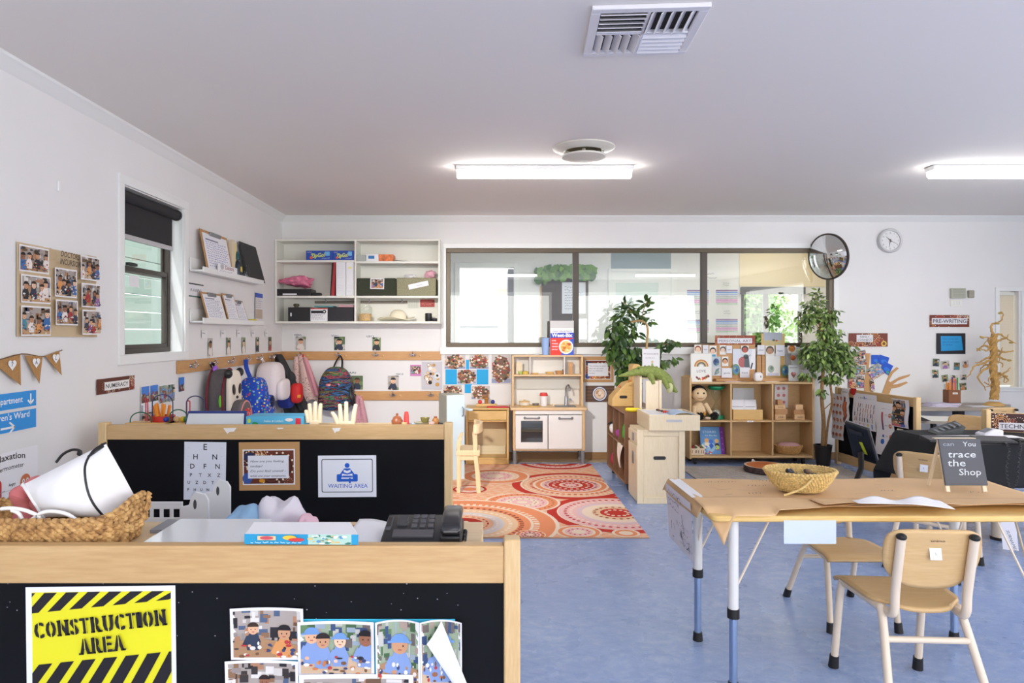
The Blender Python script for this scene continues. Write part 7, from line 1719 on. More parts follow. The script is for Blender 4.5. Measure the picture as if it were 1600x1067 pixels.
for i in range(4):a.ell(91,H*(.15+.22*i),3.5,3.5,c(160,90,190))
a.build('print',(b0,oY-.0015,zb1),(1,0,0),V_,t)
t=thing('domino_box','small wooden box of patterned sticks in the lower cube','box',(X(1092,6.74),6.76,zb1))
bx('box',M_PALE,t,X(1080.5,6.73),6.735,zb1,X(1101.5,6.73),6.79,Z(700.5,6.73))
a=Art(X(1101,6.73)-X(1081,6.73),.04);rd=random.Random(3)
for i in range(12):a.poly([(8*i+2,5),(8*i+6,5),(8*i+9,30),(8*i+5,30)],rd.choice([c(150,40,40),c(60,40,36),c(236,226,206)]))
a.build('print',(X(1081,6.73),6.7335,zb1+.012),(1,0,0),(0,0,1),t)
for i in range(6):MB().obox((X(1083+3.3*i,6.75),6.76,Z(698.5,6.75)),(.024,.05,.022),(.2*i,.3*(i%3),.4*i)).build('stick',mat('stick_%d'%(i%3),(c(150,40,50),c(70,110,60),c(230,220,200))[i%3],.6),t,bevel=.002)
def weave(ctr,r0,r1,h,rows,rr,m,sx=1.0,sy=1.0,seg=150,seed=1,amp=.0):
 mb=MB();rd=random.Random(seed)
 for r in range(rows):
  k=r/(rows-1);rad=lerp(r0,r1,k**.8);ring=[];rs=[]
  for i in range(seg):
   th=2*PI*i/seg;ph=i*PI/2+r*PI;o=rad+.35*rr*math.sin(ph)
   ring.append((ctr[0]+o*sx*math.cos(th),ctr[1]+o*sy*math.sin(th),ctr[2]+rr+k*(h-2*rr)+amp*math.sin(2*th)*k+rd.uniform(-.1,.1)*rr));rs.append(rr*(1+.25*math.sin(ph+1)))
  mb.tube(ring,rs,6,closed=True)
 mb.lathe([(0,0),(r0,0),(r0,rr),(0,rr)],ctr,24,sx=sx,sy=sy)
 return mb
wY=6.82
t=thing('oval_basket','small oval woven basket lined with pink cloth in the lower end cube','basket',(X(1232,wY),wY,zb1))
M_WICK=mat('wicker_honey',c(196,152,92),.75,noise=.25,nscale=60)
weave((X(1232,wY),wY,zb1+.003),.095,.13,.085,7,.0075,M_WICK,1,.72).build('woven_body',M_WICK,t)
MB().ell((X(1232,wY),wY,zb1+.08),(.115,.075,.035),26,12,fn=crumple(.12,5,3)).build('cloth_lining',mat('dusky_pink_cloth',c(206,160,160),.9),t)
#  display on the cube shelf
T0=ztop+.0006
def face(a,x,y,r,hair,skin,bun=False):
 a.ell(x,y+r*.2,r*1.12,r*1.12,hair);a.ell(x,y-r*.05,r*.82,r*.9,skin);a.ell(x,y+r*.75,r*.85,r*.5,hair,a0=0,a1=180)
 a.ell(x-r*.32,y,r*.09,r*.12,INK,8);a.ell(x+r*.32,y,r*.09,r*.12,INK,8);a.ell(x,y-r*.4,r*.2,r*.07,c(180,80,80),8)
def standing(name,label,cat,x0,y0,x1,y1,draw,Y,group=None):
 """upright card with its own small foot standing on the cube shelf"""
 return back_sheet(name,label,cat,x0,y0,x1,y1,draw,Y=Y,group=group)
def love(a):
 H=a.H;a.rect(0,0,100,H,c(226,226,220));a.rect(4,3,96,H-3,c(238,238,234))
 for r,cc in((33,c(196,130,70)),(27,c(226,186,130)),(21,c(90,106,100)),(15,c(206,190,170)),(10,c(238,238,234))):a.ell(50,H*.54,r,r,cc,24,a0=0,a1=180)
 a.text('LOVE',50,H*.34,12,c(110,110,110),w=42);rd=random.Random(6)
 for i in range(20):
  k=rd.uniform(-1,1);a.ell(50+36*k,H*(.12+.12*k*k)+rd.uniform(-4,4),4,5,rd.choice([c(190,50,50),c(220,160,60),c(120,50,70),c(90,120,60),c(226,110,90)]),9)
standing('affirmation_card','white card with a rainbow reading LOVE at the end of the cube shelf','card',1079,552,1112.5,597,love,6.75)
t=thing('display_stand','wooden display board with clear sleeves standing on the cube shelf','display stand',(X(1135,6.9),6.9,T0))
bx('board',M_OAKRAIL,t,X(1086,6.92),6.92,T0,X(1180,6.92),6.935,Z(538.5,6.92));bx('foot',M_OAKRAIL,t,X(1118,6.86),6.84,T0,X(1150,6.86),6.919,T0+.02)
t=thing('display_stand','second wooden display board with a mirror sleeve near the fig','display stand',(X(1212,6.9),6.9,T0))
bx('board',M_OAKRAIL,t,X(1182.5,6.92),6.92,T0,X(1189.5,6.92),6.935,Z(555,6.92));bx('board',M_OAKRAIL,t,X(1190.5,6.92),6.92,T0,X(1197,6.92),6.935,Z(555,6.92));bx('foot',M_OAKRAIL,t,X(1182,6.9),6.85,T0,X(1232,6.9),6.919,T0+.03)
yC=6.915
def fcard(x0,y0,x1,y1,hair,skin,label,Y=yC,extra=None,bgc=c(236,234,230)):
 def d(a):
  a.rect(0,0,100,a.H,bgc);face(a,50,a.H*.5,min(40,a.H*.42),hair,skin)
  if extra:extra(a)
 back_sheet('face_card',label,'card',x0,y0,x1,y1,d,Y=Y,group='cartoon face cards on the cube shelf')
fcard(1085,538.5,1096,553,c(150,80,50),c(240,206,180),'cartoon face card with red-brown hair behind the LOVE card')
fcard(1108.5,540,1119.5,557,c(36,30,30),c(240,206,180),'cartoon face card with short black hair and blue shirt',extra=lambda a:a.rect(10,0,90,a.H*.2,c(80,150,190)))
fcard(1124.5,539,1134.5,554,c(50,56,60),c(244,214,196),'cartoon face card with dark bobbed hair at the top of the display board')
fcard(1128,557,1138,572,c(40,34,34),c(226,170,130),'cartoon face card with black hair in the middle of the display board')
back_sheet('picture_card','blue and green map card between the LOVE card and the middle face card','card',1112,557,1126,574,lambda a:(a.rect(0,0,100,a.H,c(190,204,214)),a.ell(50,a.H*.5,34,40,c(70,96,140)),a.ell(40,a.H*.6,16,14,c(60,70,110)),a.ell(66,a.H*.3,16,12,c(120,150,140))),Y=6.912)
back_sheet('picture_card','pale green leaf card under the blue map card','card',1113,573,1127,587,lambda a:(a.rect(0,0,100,a.H,c(214,218,222)),a.poly([(20,10),(60,20),(80,a.H-10),(40,a.H-30)],c(110,140,140)),a.ell(60,a.H*.4,20,16,c(150,170,160))),Y=6.909)
for i,(x0,y0,x1,y1,lb)in enumerate(((1098,539,1107,552,'by the red-brown haired face card'),(1135,540,1144,552,'by the bobbed hair face card'),(1127.5,575,1144,590,'below the middle face card'),(1156,574,1171,590,'below the framed figure print'),(1183.5,539,1195,554,'over the wooden uprights'),(1212,539,1226,556,'beside the mirror sleeve'))):
 back_sheet('word_card','white word card '+lb,'card',x0,y0,x1,y1,lambda a:(a.rect(0,0,100,a.H,c(228,230,238)),a.text(('brave','calm','gentle','friend','proud','happy')[i],50,a.H*.4,a.H*.18,c(90,90,110),w=60)),Y=6.905-.002*i,group='word cards on the cube shelf')
def frameprint(a):
 H=a.H;a.rect(0,0,100,H,c(222,228,240));a.poly([(70,0),(100,0),(100,H),(86,H)],c(240,242,248));a.ell(44,H*.35,20,24,c(186,110,110));a.poly([(50,10),(76,4),(70,H*.6),(52,H*.55)],c(96,104,112));a.ell(58,H*.62,12,10,c(70,70,76));a.line([(80,4),(86,H*.3)],6,c(60,60,70));a.scribble(40,H*.58,80,H*.75,1,c(110,150,140),4,3)
back_sheet('framed_print','glossy sleeve with figure drawing in the middle of the display board','print',1145,545,1180.5,577,frameprint,Y=6.912)
fcard(1158,540,1170,553,c(60,66,62),c(190,100,90),'cartoon face card with green hair flower over the figure print',Y=6.908)
fcard(1196,540,1210,556,c(92,82,74),c(190,150,120),'large cartoon face card with curly brown hair over the mirror sleeve',Y=6.905)
back_sheet('mirror_sleeve','mirror sleeve with a drawn reflection below the curly haired face card','print',1196.5,552,1219,587,lambda a:(a.rect(0,0,100,a.H,c(240,242,238)),a.ell(36,a.H*.3,22,26,c(170,186,170)),a.ell(40,a.H*.34,9,12,c(120,140,126)),a.rect(12,0,90,a.H*.12,c(206,206,222))),Y=6.911)  # reflection in the sleeve drawn as flat colour
for i,(p,y_,lb)in enumerate(((1150,577.5,'under the figure print'),(1226.5,579,'beyond the mirror sleeve'))):
 back_sheet('globe_card','round green and blue globe card '+lb,'card',p-6,y_-9,p+6,y_+9,lambda a:(a.ell(50,a.H*.5,49,a.H*.49,c(120,150,100),28),a.ell(50,a.H*.5,40,a.H*.38,c(90,140,180)),a.ell(60,a.H*.45,18,24,c(60,100,160)),a.ell(35,a.H*.6,12,16,c(170,180,120))),Y=6.895,group='round globe cards')
t=thing('kitchen_timer','small white egg-shaped timer on the edge of the cube shelf','timer',(X(1184.5,6.78),6.78,T0))
MB().ell((X(1184.5,6.78),6.78,T0+.047),(.046,.03,.047),20,14,pw=.7).build('body',mat('timer_white',c(238,236,234),.35),t);MB().ell((X(1187,6.78),6.752,T0+.05),(.006,.004,.012),10,6).build('mark',M_GREYPL,t)
fcard(1230.5,540,1244,551,c(206,120,60),c(226,150,80),'orange cartoon face card near the fig leaves',Y=6.90)
MB().ell((X(1239,6.88),6.88,Z(559,6.88)),(.028,.01,.026),18,10).build('orange_badge',mat('badge_orange',c(206,110,60),.5),label='round orange badge clipped below the orange face card',cat='badge')
bx('badge_stand',mat('stand_clear',c(214,220,214),.3),None,X(1236,6.9),6.892,T0,X(1242,6.9),6.897,Z(552,6.9),label='thin pale stand behind the orange badge',cat='stand',bevel=.001)
standing('affirmation_card','pale card with a pink and brown heart at the fig end of the cube shelf','card',1232,570,1247.5,595,lambda a:(a.rect(0,0,100,a.H,c(210,214,216)),a.rect(12,a.H*.8,88,a.H*.83,c(80,70,80)),a.ell(40,a.H*.45,17,15,c(186,110,100)),a.ell(62,a.H*.45,17,15,c(206,150,150)),a.poly([(26,a.H*.40),(51,a.H*.16),(76,a.H*.40)],c(150,96,84))),6.80)
def emo(a):
 dotted(a,5,base=c(150,70,50));a.rect(6,a.H*.18,92,a.H*.72,c(230,230,236));a.text('PERSONAL ART',50,a.H*.3,a.H*.26,c(110,104,124),w=80)
back_sheet('heading_sign','heading sign with striped border on top of the display board','sign',1117,524,1180,539,emo,Y=6.925,group='dot-painted heading signs')
back_sheet('postcard','landscape postcard on the sill above the display stands','card',1193,519.5,1222,540,lambda a:(a.rect(0,a.H*.35,100,a.H,c(176,184,196)),a.rect(0,0,100,a.H*.4,c(206,190,140)),a.ell(55,a.H*.42,8,6,c(90,110,90)),a.ell(70,a.H*.38,6,5,c(200,90,60))),Y=6.93)
bx('card_easel',M_PINE,None,X(1190,6.93),6.931,ztop+.001,X(1226,6.93),6.94,Z(521,6.93),label='thin pine easel holding the landscape postcard',cat='stand',bevel=.001)
for i,(p0,p1,yy,lb)in enumerate(((1133,1158,6.74,'flat white and pink card lying on the cube shelf front edge'),(1196,1218,6.74,'flat cream card lying on the cube shelf front edge'))):
 mb=MB();mb.prism([(X(p0,yy),yy),(X(p1,yy),yy),(X(p1,yy)+.01,yy+.07),(X(p0,yy)+.02,yy+.08)],T0,T0+.004,'XY');mb.build('loose_card',mat('loose_card_%d'%i,(c(232,206,206),c(240,226,200))[i],.6),label=lb,cat='card')
mx,my,mz=X(1293.5,6.84),6.84,Z(401,6.84);rr=.226
nrm=Vector((-math.sin(R(66)),-math.cos(R(66)),-.12)).normalized()
t=thing('convex_mirror','round convex security mirror at the corner of the inner window','mirror',(mx,my,mz))
rot=nrm.to_track_quat('Z','Y').to_euler()
prof=[(rr*math.sin(R(k))/math.sin(R(32)),rr/math.sin(R(32))*(math.cos(R(k))-math.cos(R(32))))for k in range(32,-1,-2)]
MB().lathe(prof,(mx,my,mz),64,rot=rot).build('glass',mat('mirror_silver',c(228,230,230),.02,metal=1.0),t)
MB().lathe([(rr-.004,-.02),(rr+.006,-.014),(rr+.007,.004),(rr-.004,.006)],(mx,my,mz),64,rot=rot).build('rim',M_DARKF,t)
MB().lathe([(0,-.02),(rr-.003,-.02),(rr-.003,-.012),(0,-.012)],(mx,my,mz),48,rot=rot).build('back_plate',M_DARKF,t)
MB().tube([Vector((mx,my,mz))-nrm*.02,Vector((mx+.05,my+.05,mz)),Vector((mx+.08,YB-.002,mz))],.012,10).build('arm',M_STEEL,t)
t=thing('wall_clock','round white wall clock high on the end wall','clock',(X(1392.5,6.98),6.98,Z(375.5,6.98)))
kx_,kz_=X(1392.5,6.98),Z(375.5,6.98);cr=.124
MB().lathe([(cr,0),(cr,.03),(cr-.006,.04),(cr-.024,.034),(cr-.026,.02)],(kx_,7.018,kz_),48,rot=(R(90),0,0)).build('rim',mat('clock_rim',c(206,206,208),.35),t)
a=Art(.22,.22,eps=.0001);a.clipr=None;a.ell(50,50,48,48,c(232,232,232),40)
for i in range(12):th=PI/2-2*PI*(i+1)/12;a.text(str(i+1),50+37*math.cos(th),46+37*math.sin(th),8,c(130,130,136))
dial=a.build('dial',(kx_-.11,6.997,kz_-.11),(1,0,0),(0,0,1),t)
def hand(ang,L,w,m,name,dy):mb=MB();th=R(90-ang);dx,dz=math.cos(th),math.sin(th);mb.add([(kx_-dz*w-dx*.015,6.995-dy,kz_+dx*w-dz*.015),(kx_+dz*w-dx*.015,6.995-dy,kz_-dx*w-dz*.015),(kx_+dx*L,6.995-dy,kz_+dz*L)],[(0,1,2)]);mb.build(name,m,t,solid=.001)
hand(192,.075,.006,mat('hand_grey',c(100,100,104),.5),'hour_hand',.002);hand(312,.07,.005,MATS['hand_grey'],'minute_hand',.004);hand(118,.085,.003,mat('hand_copper',c(140,100,86),.5),'second_hand',.006)
t=thing('floor_rug','grey herringbone rug in front of the cube shelf','rug',(2.7,6.3,0))
def herring():
 m=bpy.data.materials.new('herringbone');m.use_nodes=True;nt=m.node_tree;b=nt.nodes['Principled BSDF'];L=nt.links.new;b.inputs['Roughness'].default_value=.95
 tc=nt.nodes.new('ShaderNodeTexCoord');mp=nt.nodes.new('ShaderNodeMapping');mp.inputs['Rotation'].default_value=(0,0,R(45));L(tc.outputs['Object'],mp.inputs['Vector'])
 br=nt.nodes.new('ShaderNodeTexBrick');br.inputs['Scale'].default_value=7;br.inputs['Color1'].default_value=c(192,184,176);br.inputs['Color2'].default_value=c(164,157,150);br.inputs['Mortar'].default_value=c(188,182,176);br.inputs['Mortar Size'].default_value=.03
 L(mp.outputs['Vector'],br.inputs['Vector']);n=nt.nodes.new('ShaderNodeTexNoise');n.inputs['Scale'].default_value=60;L(tc.outputs['Object'],n.inputs['Vector'])
 mx_=nt.nodes.new('ShaderNodeMix');mx_.data_type='RGBA';mx_.blend_type='OVERLAY';mx_.inputs[0].default_value=.5;L(br.outputs['Color'],mx_.inputs[6]);L(n.outputs['Color'],mx_.inputs[7]);L(mx_.outputs[2],b.inputs['Base Color']);return m
MB().box(1.86,5.62,.0005,3.42,6.62,.008).build('pile',herring(),t)
lY=6.36
t=thing('log_cushion','round log-slice floor cushion with orange top and bark-brown side on the grey rug','cushion',(X(1197.5,lY),lY,.0085))
lc=(X(1197.5,lY),lY,.0085)
MB().lathe([(0,0),(.19,0),(.2,.01),(.2,.05),(.192,.058)],lc,48).build('bark_side',mat('bark_print',c(74,58,60),.9,noise=.6,nscale=40),t)
a=Art(.4,.4,eps=.0002);a.clipr=None;a.ell(50,50,49,49,c(236,212,186),48);a.ell(50,50,44,44,c(222,130,76),48)
for k in range(6):a.ring(50,50,40-6.5*k,41-6.5*k,c(206,112,62),48)
a.build('ring_top',(lc[0]-.2,lc[1]-.2,lc[2]+.0585),(1,0,0),(0,1,0),t)
MB().tube(smooth_path([(lc[0]-.06,lc[1]+.185,lc[2]+.05),(lc[0]-.05,lc[1]+.2,lc[2]+.075),(lc[0]-.03,lc[1]+.19,lc[2]+.05)],4),.006,6).build('fabric_loop',mat('loop_white',c(230,226,222),.8),t)
#  angled divider and wall things on the far side
D0,D1=Vector((3.49,6.80,0)),Vector((3.585,5.66,0))
dd=(D1-D0).normalized();dn=Vector((-abs(dd.y),-dd.x if dd.y<0 else dd.x,0));dn=Vector((dd.y,-dd.x,0));
if dn.x>0:dn=-dn
L3=(D1-D0).length;H3=.765
t=thing('room_divider','far black divider with posters running toward the end wall beside the fig','room divider',((D0+D1)/2)[:2]+(0,),group='chalkboard room dividers')
def dbox(s0,s1,z0,z1,n0,n1,name,m,bevel=.003):
 mb=MB();vs=[]
 for z in(z0,z1):
  for s,n in((s0,n0),(s1,n0),(s1,n1),(s0,n1)):p=D0+dd*s+dn*n;vs.append((p.x,p.y,z))
 mb.add(vs,[(0,3,2,1),(4,5,6,7),(0,1,5,4),(1,2,6,5),(2,3,7,6),(3,0,4,7)]);return mb.build(name,m,t,bevel=bevel)
dbox(.04,L3-.04,H3-.085,H3-.008,-.015,.015,'rail',M_MAPLEY);dbox(.04,L3-.04,.03,.12,-.015,.015,'bottom_rail',M_MAPLEY)
dbox(0,.04,.0005,H3,-.022,.022,'post',M_MAPLEZ,.006);dbox(L3-.04,L3,.0005,H3,-.022,.022,'post',M_MAPLEZ,.006);dbox(.04,L3-.04,.12,H3-.085,-.006,.006,'panel',M_CHALK,0)
def dpx(px):
 """distance along the divider seen at a pixel column"""
 k=(px-CX)/F;return(k*D0.y-D0.x)/(dd.x-k*dd.y)
def dsheet(name,label,cat,p0,p1,y0,y1,draw,off=.027,group=None):
 s0,s1=dpx(p0),dpx(p1);P=D0+dd*s0+dn*off;zt,zb=Z(y0,P.y),Z(y1,P.y)
 a=Art(s1-s0,zt-zb);draw(a)
 return a.build(name,(P.x,P.y,zb),tuple(dd),(0,0,1),label=label,cat=cat,group=group,bend=lambda u,v:.006*math.sin(v/18)+.003*math.sin(u/20))
def faces(a):
 a.rect(0,0,100,a.H,c(232,230,234))
 for j in range(6):
  for i in range(3):x,y=22+28*i,a.H*(.91-.16*j);a.ell(x,y,10,10,c(206,130,96));a.ell(x,y+3,9,7,c(186,104,76));a.scribble(x-9,y-16,x+9,y-12,1,c(120,110,120),j,1.2)
dsheet('emotion_poster','white poster of small orange emotion faces on the far divider, next to the fig','poster',1304,1322,614,684,faces)
dsheet('tall_poster','narrow white poster with an orange figure near the fig end of the far divider','poster',1320,1331.5,606,662,lambda a:(a.rect(0,0,100,a.H,c(234,230,232)),a.text('calm',50,a.H*.88,14,INK,w=60),a.ell(46,a.H*.42,26,a.H*.36,c(120,70,54)),a.ell(46,a.H*.46,17,a.H*.27,c(206,110,70))),off=.033)
dsheet('red_cloth','small red cloth tucked behind the far divider posters','cloth',1332,1341,606,617,lambda a:a.poly([(0,a.H),(100,a.H),(92,a.H*.2),(60,0),(10,a.H*.3)][::-1],c(186,40,44)),off=.024)
def feelings(a):
 H=a.H;a.rect(0,0,100,H,c(236,236,242));a.text('I am feeling',56,H*.83,7.5,c(40,50,90),w=64,arch=3);a.line([(48,H*.95),(52,H*.84)],4,c(70,120,206));rd=random.Random(3)
 for j in range(4):
  for i in range(8):x,y=12+11*i+rd.uniform(-2,2),H*(.66-.13*j);cc=rd.choice([c(120,120,130),c(206,170,160),c(90,96,110),c(190,150,150),c(214,206,210)]);a.line([(x,y-4),(x+rd.uniform(-3,3),y+5)],4,cc)
 for i,cc in enumerate((c(226,180,180),c(206,150,160),c(226,200,210),c(220,206,110),c(110,150,210))):a.line([(18+17*i,H*.06),(18+17*i,H*.16)],5,cc)
dsheet('feelings_poster','wide white poster covered in small drawn objects in the middle of the far divider','poster',1337,1373,613,667,feelings)
dsheet('thermometer_poster','small relaxation thermometer poster on the far divider by its near post','poster',1374,1402,627,708,thermo,off=.032,group='relaxation thermometer posters')
dsheet('photo_print','brown photo of a toy shop shelf next to the near post of the far divider','photo',1399,1425,622,665,lambda a:(a.rect(0,0,100,a.H,c(236,234,242)),photo(a,2,a.H*.1,78,a.H-4,300,'room'),[a.rect(4,a.H*(.2+.24*k),76,a.H*(.24+.24*k),c(150,104,66))for k in range(3)],a.rect(4,a.H*.03,60,a.H*.1,c(206,110,120)),a.rect(60,a.H*.03,82,a.H*.12,c(90,110,190))),off=.032)
dsheet('taped_note','small cream note low on the far divider by its near post','note',1406,1415,669,678,lambda a:a.rect(0,0,100,a.H,c(214,206,180)),off=.027)
def gloss_heading(l1,l2,seed):
 def d(a):
  dotted(a,seed,base=c(120,54,40));a.rect(20,a.H*.35,62,a.H*.88,c(226,224,230));a.text(l1,41,a.H*.65,a.H*.16,c(90,84,100),w=24);a.text(l2,41,a.H*.42,a.H*.16,c(90,84,100),w=36)
  a.ell(90,a.H*.22,7,7,c(232,200,90));a.ell(90,a.H*.22,4,4,c(120,70,40))
 return d
back_sheet('heading_sign','dot-bordered heading sign over the cardboard tree','sign',1326,520.5,1387,541.5,gloss_heading('FAMILY','CONNECT',11),group='dot-painted heading signs')
back_sheet('heading_sign','PRE-WRITING heading with brown dot-painted border on the end wall','sign',1452.5,492,1514.5,511,lambda a:(dotted(a,13,base=c(120,54,40)),a.rect(5,a.H*.24,94,a.H*.74,c(226,224,230)),a.text('PRE-WRITING',50,a.H*.34,a.H*.3,c(50,46,60),w=84,bold=.01)),group='dot-painted heading signs')
back_sheet('framed_notice','bright blue handwritten notice in a black frame under the PRE-WRITING heading','notice',1463,520.5,1508.5,553,lambda a:(a.rect(0,0,100,a.H,c(36,33,40)),a.poly([(16,10),(92,13),(86,a.H-10),(15,a.H-10)],c(40,150,210)),a.text('How can we use',22,a.H-22,5,c(20,80,150),w=52,align='L',shear=.2),a.text('pencils and pens',22,a.H-32,5,c(20,80,150),w=56,align='L',shear=.2),a.text('to write?',22,a.H-42,5,c(20,80,150),w=34,align='L',shear=.2)))
for i,(x0,y0,x1,y1,tl,lb)in enumerate(((1457,560,1468,573,-3,'top row, first'),(1470,563,1484,577,6,'top row, wide outdoor one'),(1490,566,1500,578.5,-2,'top row, third'),(1503,563,1514,575,8,'top row, last by the paper tree'),(1456,577,1467,591,4,'second row, dark standing figure'),(1471,585,1482,597,8,'second row, beside the pencil box'),(1484,585.5,1497,600,-2,'second row, behind the pencils'),(1500,584,1511,594,6,'second row, last'),(1475,599,1486,613,4,'lowest row, half behind the pencil box'),(1499,598,1510.5,610,5,'lowest row, last'))):
 back_sheet('portrait_photo','small child photo under the blue notice, '+lb,'photo',x0,y0,x1,y1,lambda a:(a.rect(0,0,100,a.H,c(232,230,232)),photo(a,4,6,96,a.H-4,320+i,'portrait')),tilt=R(tl),group='child photos under the blue notice')
wz=lambda p:Z(p,YB)
t=thing('control_panel','grey-green wall controller box with ribbed front','controller',(X(1494,YB),YB,wz(466)))
bx('case',mat('sage_plastic',c(176,178,162),.45),t,X(1483.5,YB),YB-.03,wz(466),X(1506.5,YB),YB-.001,wz(450.5),bevel=.004)
for k in range(5):bx('rib',mat('sage_dark',c(156,158,142),.5),t,X(1486,YB),YB-.032,wz(463-2.4*k),X(1504,YB),YB-.03,wz(462-2.4*k),bevel=0)
bx('wall_sensor',mat('sensor_taupe',c(160,156,140),.45),None,X(1511,YB),YB-.03,wz(465.5),X(1520,YB),YB-.001,wz(453.5),bevel=.008,label='small taupe sensor beside the ribbed controller',cat='sensor')
t=thing('light_switch','white four-gang light switch plate under the controller','switch',(X(1493,YB),YB,wz(478)))
bx('plate',M_WHITE,t,X(1484,YB),YB-.008,wz(478.5),X(1502.5,YB),YB-.001,wz(468),bevel=.002)
for k in range(4):bx('rocker',M_TRIM,t,X(1486+4*k,YB),YB-.012,wz(476),X(1488.6+4*k,YB),YB-.008,wz(471),bevel=.001)
M_KT=mat('cardboard_tree',c(196,152,104),.85)
t=thing('cardboard_tree','brown cardboard tree with hand-shaped branches stuck on the end wall','wall decoration',(X(1370,YB),YB,wz(618)))
w_=lambda a,b:(X(a,YB),wz(b))
MB().prism([w_(1354,640),w_(1369,640),w_(1362,600),w_(1357,575),w_(1359.5,552),w_(1352,552),w_(1354,578),w_(1349,600)][::-1],YB-.006,YB-.001,'XZ').build('trunk',M_KT,t)
MB().prism([w_(1374,625),w_(1386,625),w_(1392,607),w_(1404,605),w_(1418,598),w_(1416,596),w_(1402,600),w_(1394,601),w_(1402,595),w_(1420,588),w_(1422,584.5),w_(1405,589),w_(1391,597),w_(1388,595),w_(1395,583),w_(1404,575.5),w_(1401,573.5),w_(1390,582),w_(1384,597)][::-1],YB-.006,YB-.001,'XZ').build('branch',M_KT,t)
for i,(x0,y0,x1,y1,tl,kd,lb)in enumerate(((1361.5,554.5,1373,569,0,'building','deep blue square one by the trunk top'),(1372,556,1388,570,-18,'building','deep blue tilted one'),(1377,567,1393,583,-28,'building','lowest deep blue one'),(1357,571,1379,590,30,'garden','pale blue one across the trunk'),(1339,548,1353,556,14,'room','dark one at the tree top'),(1330,551,1349,562,10,'room','second from the tree top'),(1329,562,1354,571,4,'room','dark garden one'),(1326,572,1352,585,0,'garden','wide one halfway down'),(1326,587,1350,606,0,'room','bright group one just over the divider'),(1360,593,1366,611,6,'room','narrow dark one on the trunk'))):
 back_sheet('photo_leaf','photo leaf of the cardboard tree, '+lb,'photo',x0,y0,x1,y1,lambda a:photo(a,0,0,100,a.H,340+i,kd)if i>2 else(a.rect(0,0,100,a.H,c(24,84,200)),a.ell(60,a.H*.4,30,20,c(40,120,220)),a.ell(80,a.H*.2,18,14,c(60,150,120))),Y=YB-.008-.0008*i,tilt=R(tl),group='photo leaves of the cardboard tree')
 #  grey table under the photos
M_TG=wood('grey_laminate',c(150,140,128),c(176,166,152),'X',grain=.1)
t=thing('wall_table','grey-topped trapezoid table against the end wall under the photos','table',(4.6,6.75,0))
ZG=.585
MB().prism([(3.75,6.99),(5.12,6.99),(X(1588,6.75),6.82),(X(1584,6.52),6.60),(X(1560,6.48),6.48),(3.78,6.46)],ZG-.028,ZG,'XY').build('tabletop',M_TG,t,bevel=.004)
for xx in(X(1497.5,6.72),3.9):bx('pedestal',M_BLACK,t,xx-.035,6.68,.0005,xx+.035,6.76,ZG-.028)
for xx in(X(1497.5,6.72),3.9):bx('foot',M_BLACK,t,xx-.05,6.5,.0,xx+.05,6.95,.03)
mb=MB()
for i in range(6):mb.obox((X(1472+3*i,6.6),6.64+.015*i,ZG+.003+.0045*i),(.26,.16,.004),(0,0,R(8*(i%3)-6)))
mb.build('paper_pile',mat('lilac_paper',c(214,208,226),.7),label='pile of lilac and white papers on the grey wall table',cat='paper')
mb=MB();mb.prism([(X(1456,6.6),6.56),(X(1472,6.6),6.54),(X(1476,6.6),6.68),(X(1452,6.6),6.66)],ZG+.0005,ZG+.004,'XY');mb.build('loose_paper',mat('lilac_paper',c(214,208,226),.7),label='loose sheet at the divider end of the grey wall table',cat='paper')
bx('note_pad',mat('pad_white',c(228,228,232),.7),None,X(1516,6.6),6.56,ZG+.0005,X(1549,6.6),6.7,ZG+.004,bevel=.001,label='white note pad by the foot of the paper tree',cat='paper')
pY=6.68
t=thing('pencil_box','brown box packed with orange pencils on the grey wall table','pencil box',(X(1493,pY),pY,ZG+.03))
bx('box',mat('box_brown',c(134,86,56),.7),t,X(1482.5,pY),pY,ZG+.0305,X(1501.5,pY),pY+.09,Z(609.5,pY))
a=Art(.05,.018,c(226,220,210));a.text('pens',50,10,16,INK);a.build('tag',(X(1488.5,pY),pY-.0012,Z(616,pY)),(1,0,0),(0,0,1),t)
rd=random.Random(5)
for i in range(12):
 xx=X(1484.5+1.35*i,pY);yy=pY+.02+.05*rd.random();zt=Z(592+rd.uniform(0,6),pY)
 MB().tube([(xx,yy,ZG+.05),(xx+rd.uniform(-.006,.006),yy,zt-.012),(xx,yy,zt)],[.006,.006,.001],7).build('pencil',MATS['pencil_orange'],t)
for p,y_,cc in((1489,589,c(90,60,140)),(1494,592,c(230,90,110)),(1497,590,c(40,160,70)),(1492,596,c(60,110,190))):MB().tube([(X(p,pY+.03),pY+.04,ZG+.06),(X(p,pY+.03),pY+.04,Z(y_,pY+.03))],.007,8).build('marker',mat('marker_%d'%p,cc,.4),t)
t=thing('paper_tree','twisted brown paper tree sculpture on the grey wall table by the narrow window','sculpture',(X(1552,6.7),6.7,ZG))
M_PT=mat('twisted_paper',c(196,156,92),.8,noise=.28,nscale=30,bump=.6,bscale=50)
tY=6.72
tp=lambda a,b,dy=0:(X(a,tY+dy),tY+dy,Z(b,tY+dy))
MB().lathe([(0,0),(.085,0),(.075,.02),(.045,.035),(0,.035)],(X(1553,tY),tY,ZG+.0005),24,sx=1.1).build('base',mat('paper_base',c(206,166,100),.8),t)
trunk=MB();rd=random.Random(11)
spine=smooth_path([tp(1553,624),tp(1555,600),tp(1552,575),tp(1553,550),tp(1552,535),tp(1554,522)],8)
trunk.tube(spine,[lerp(.034,.018,i/(len(spine)-1))*(1+.12*math.sin(i*2.1))for i in range(len(spine))],14)
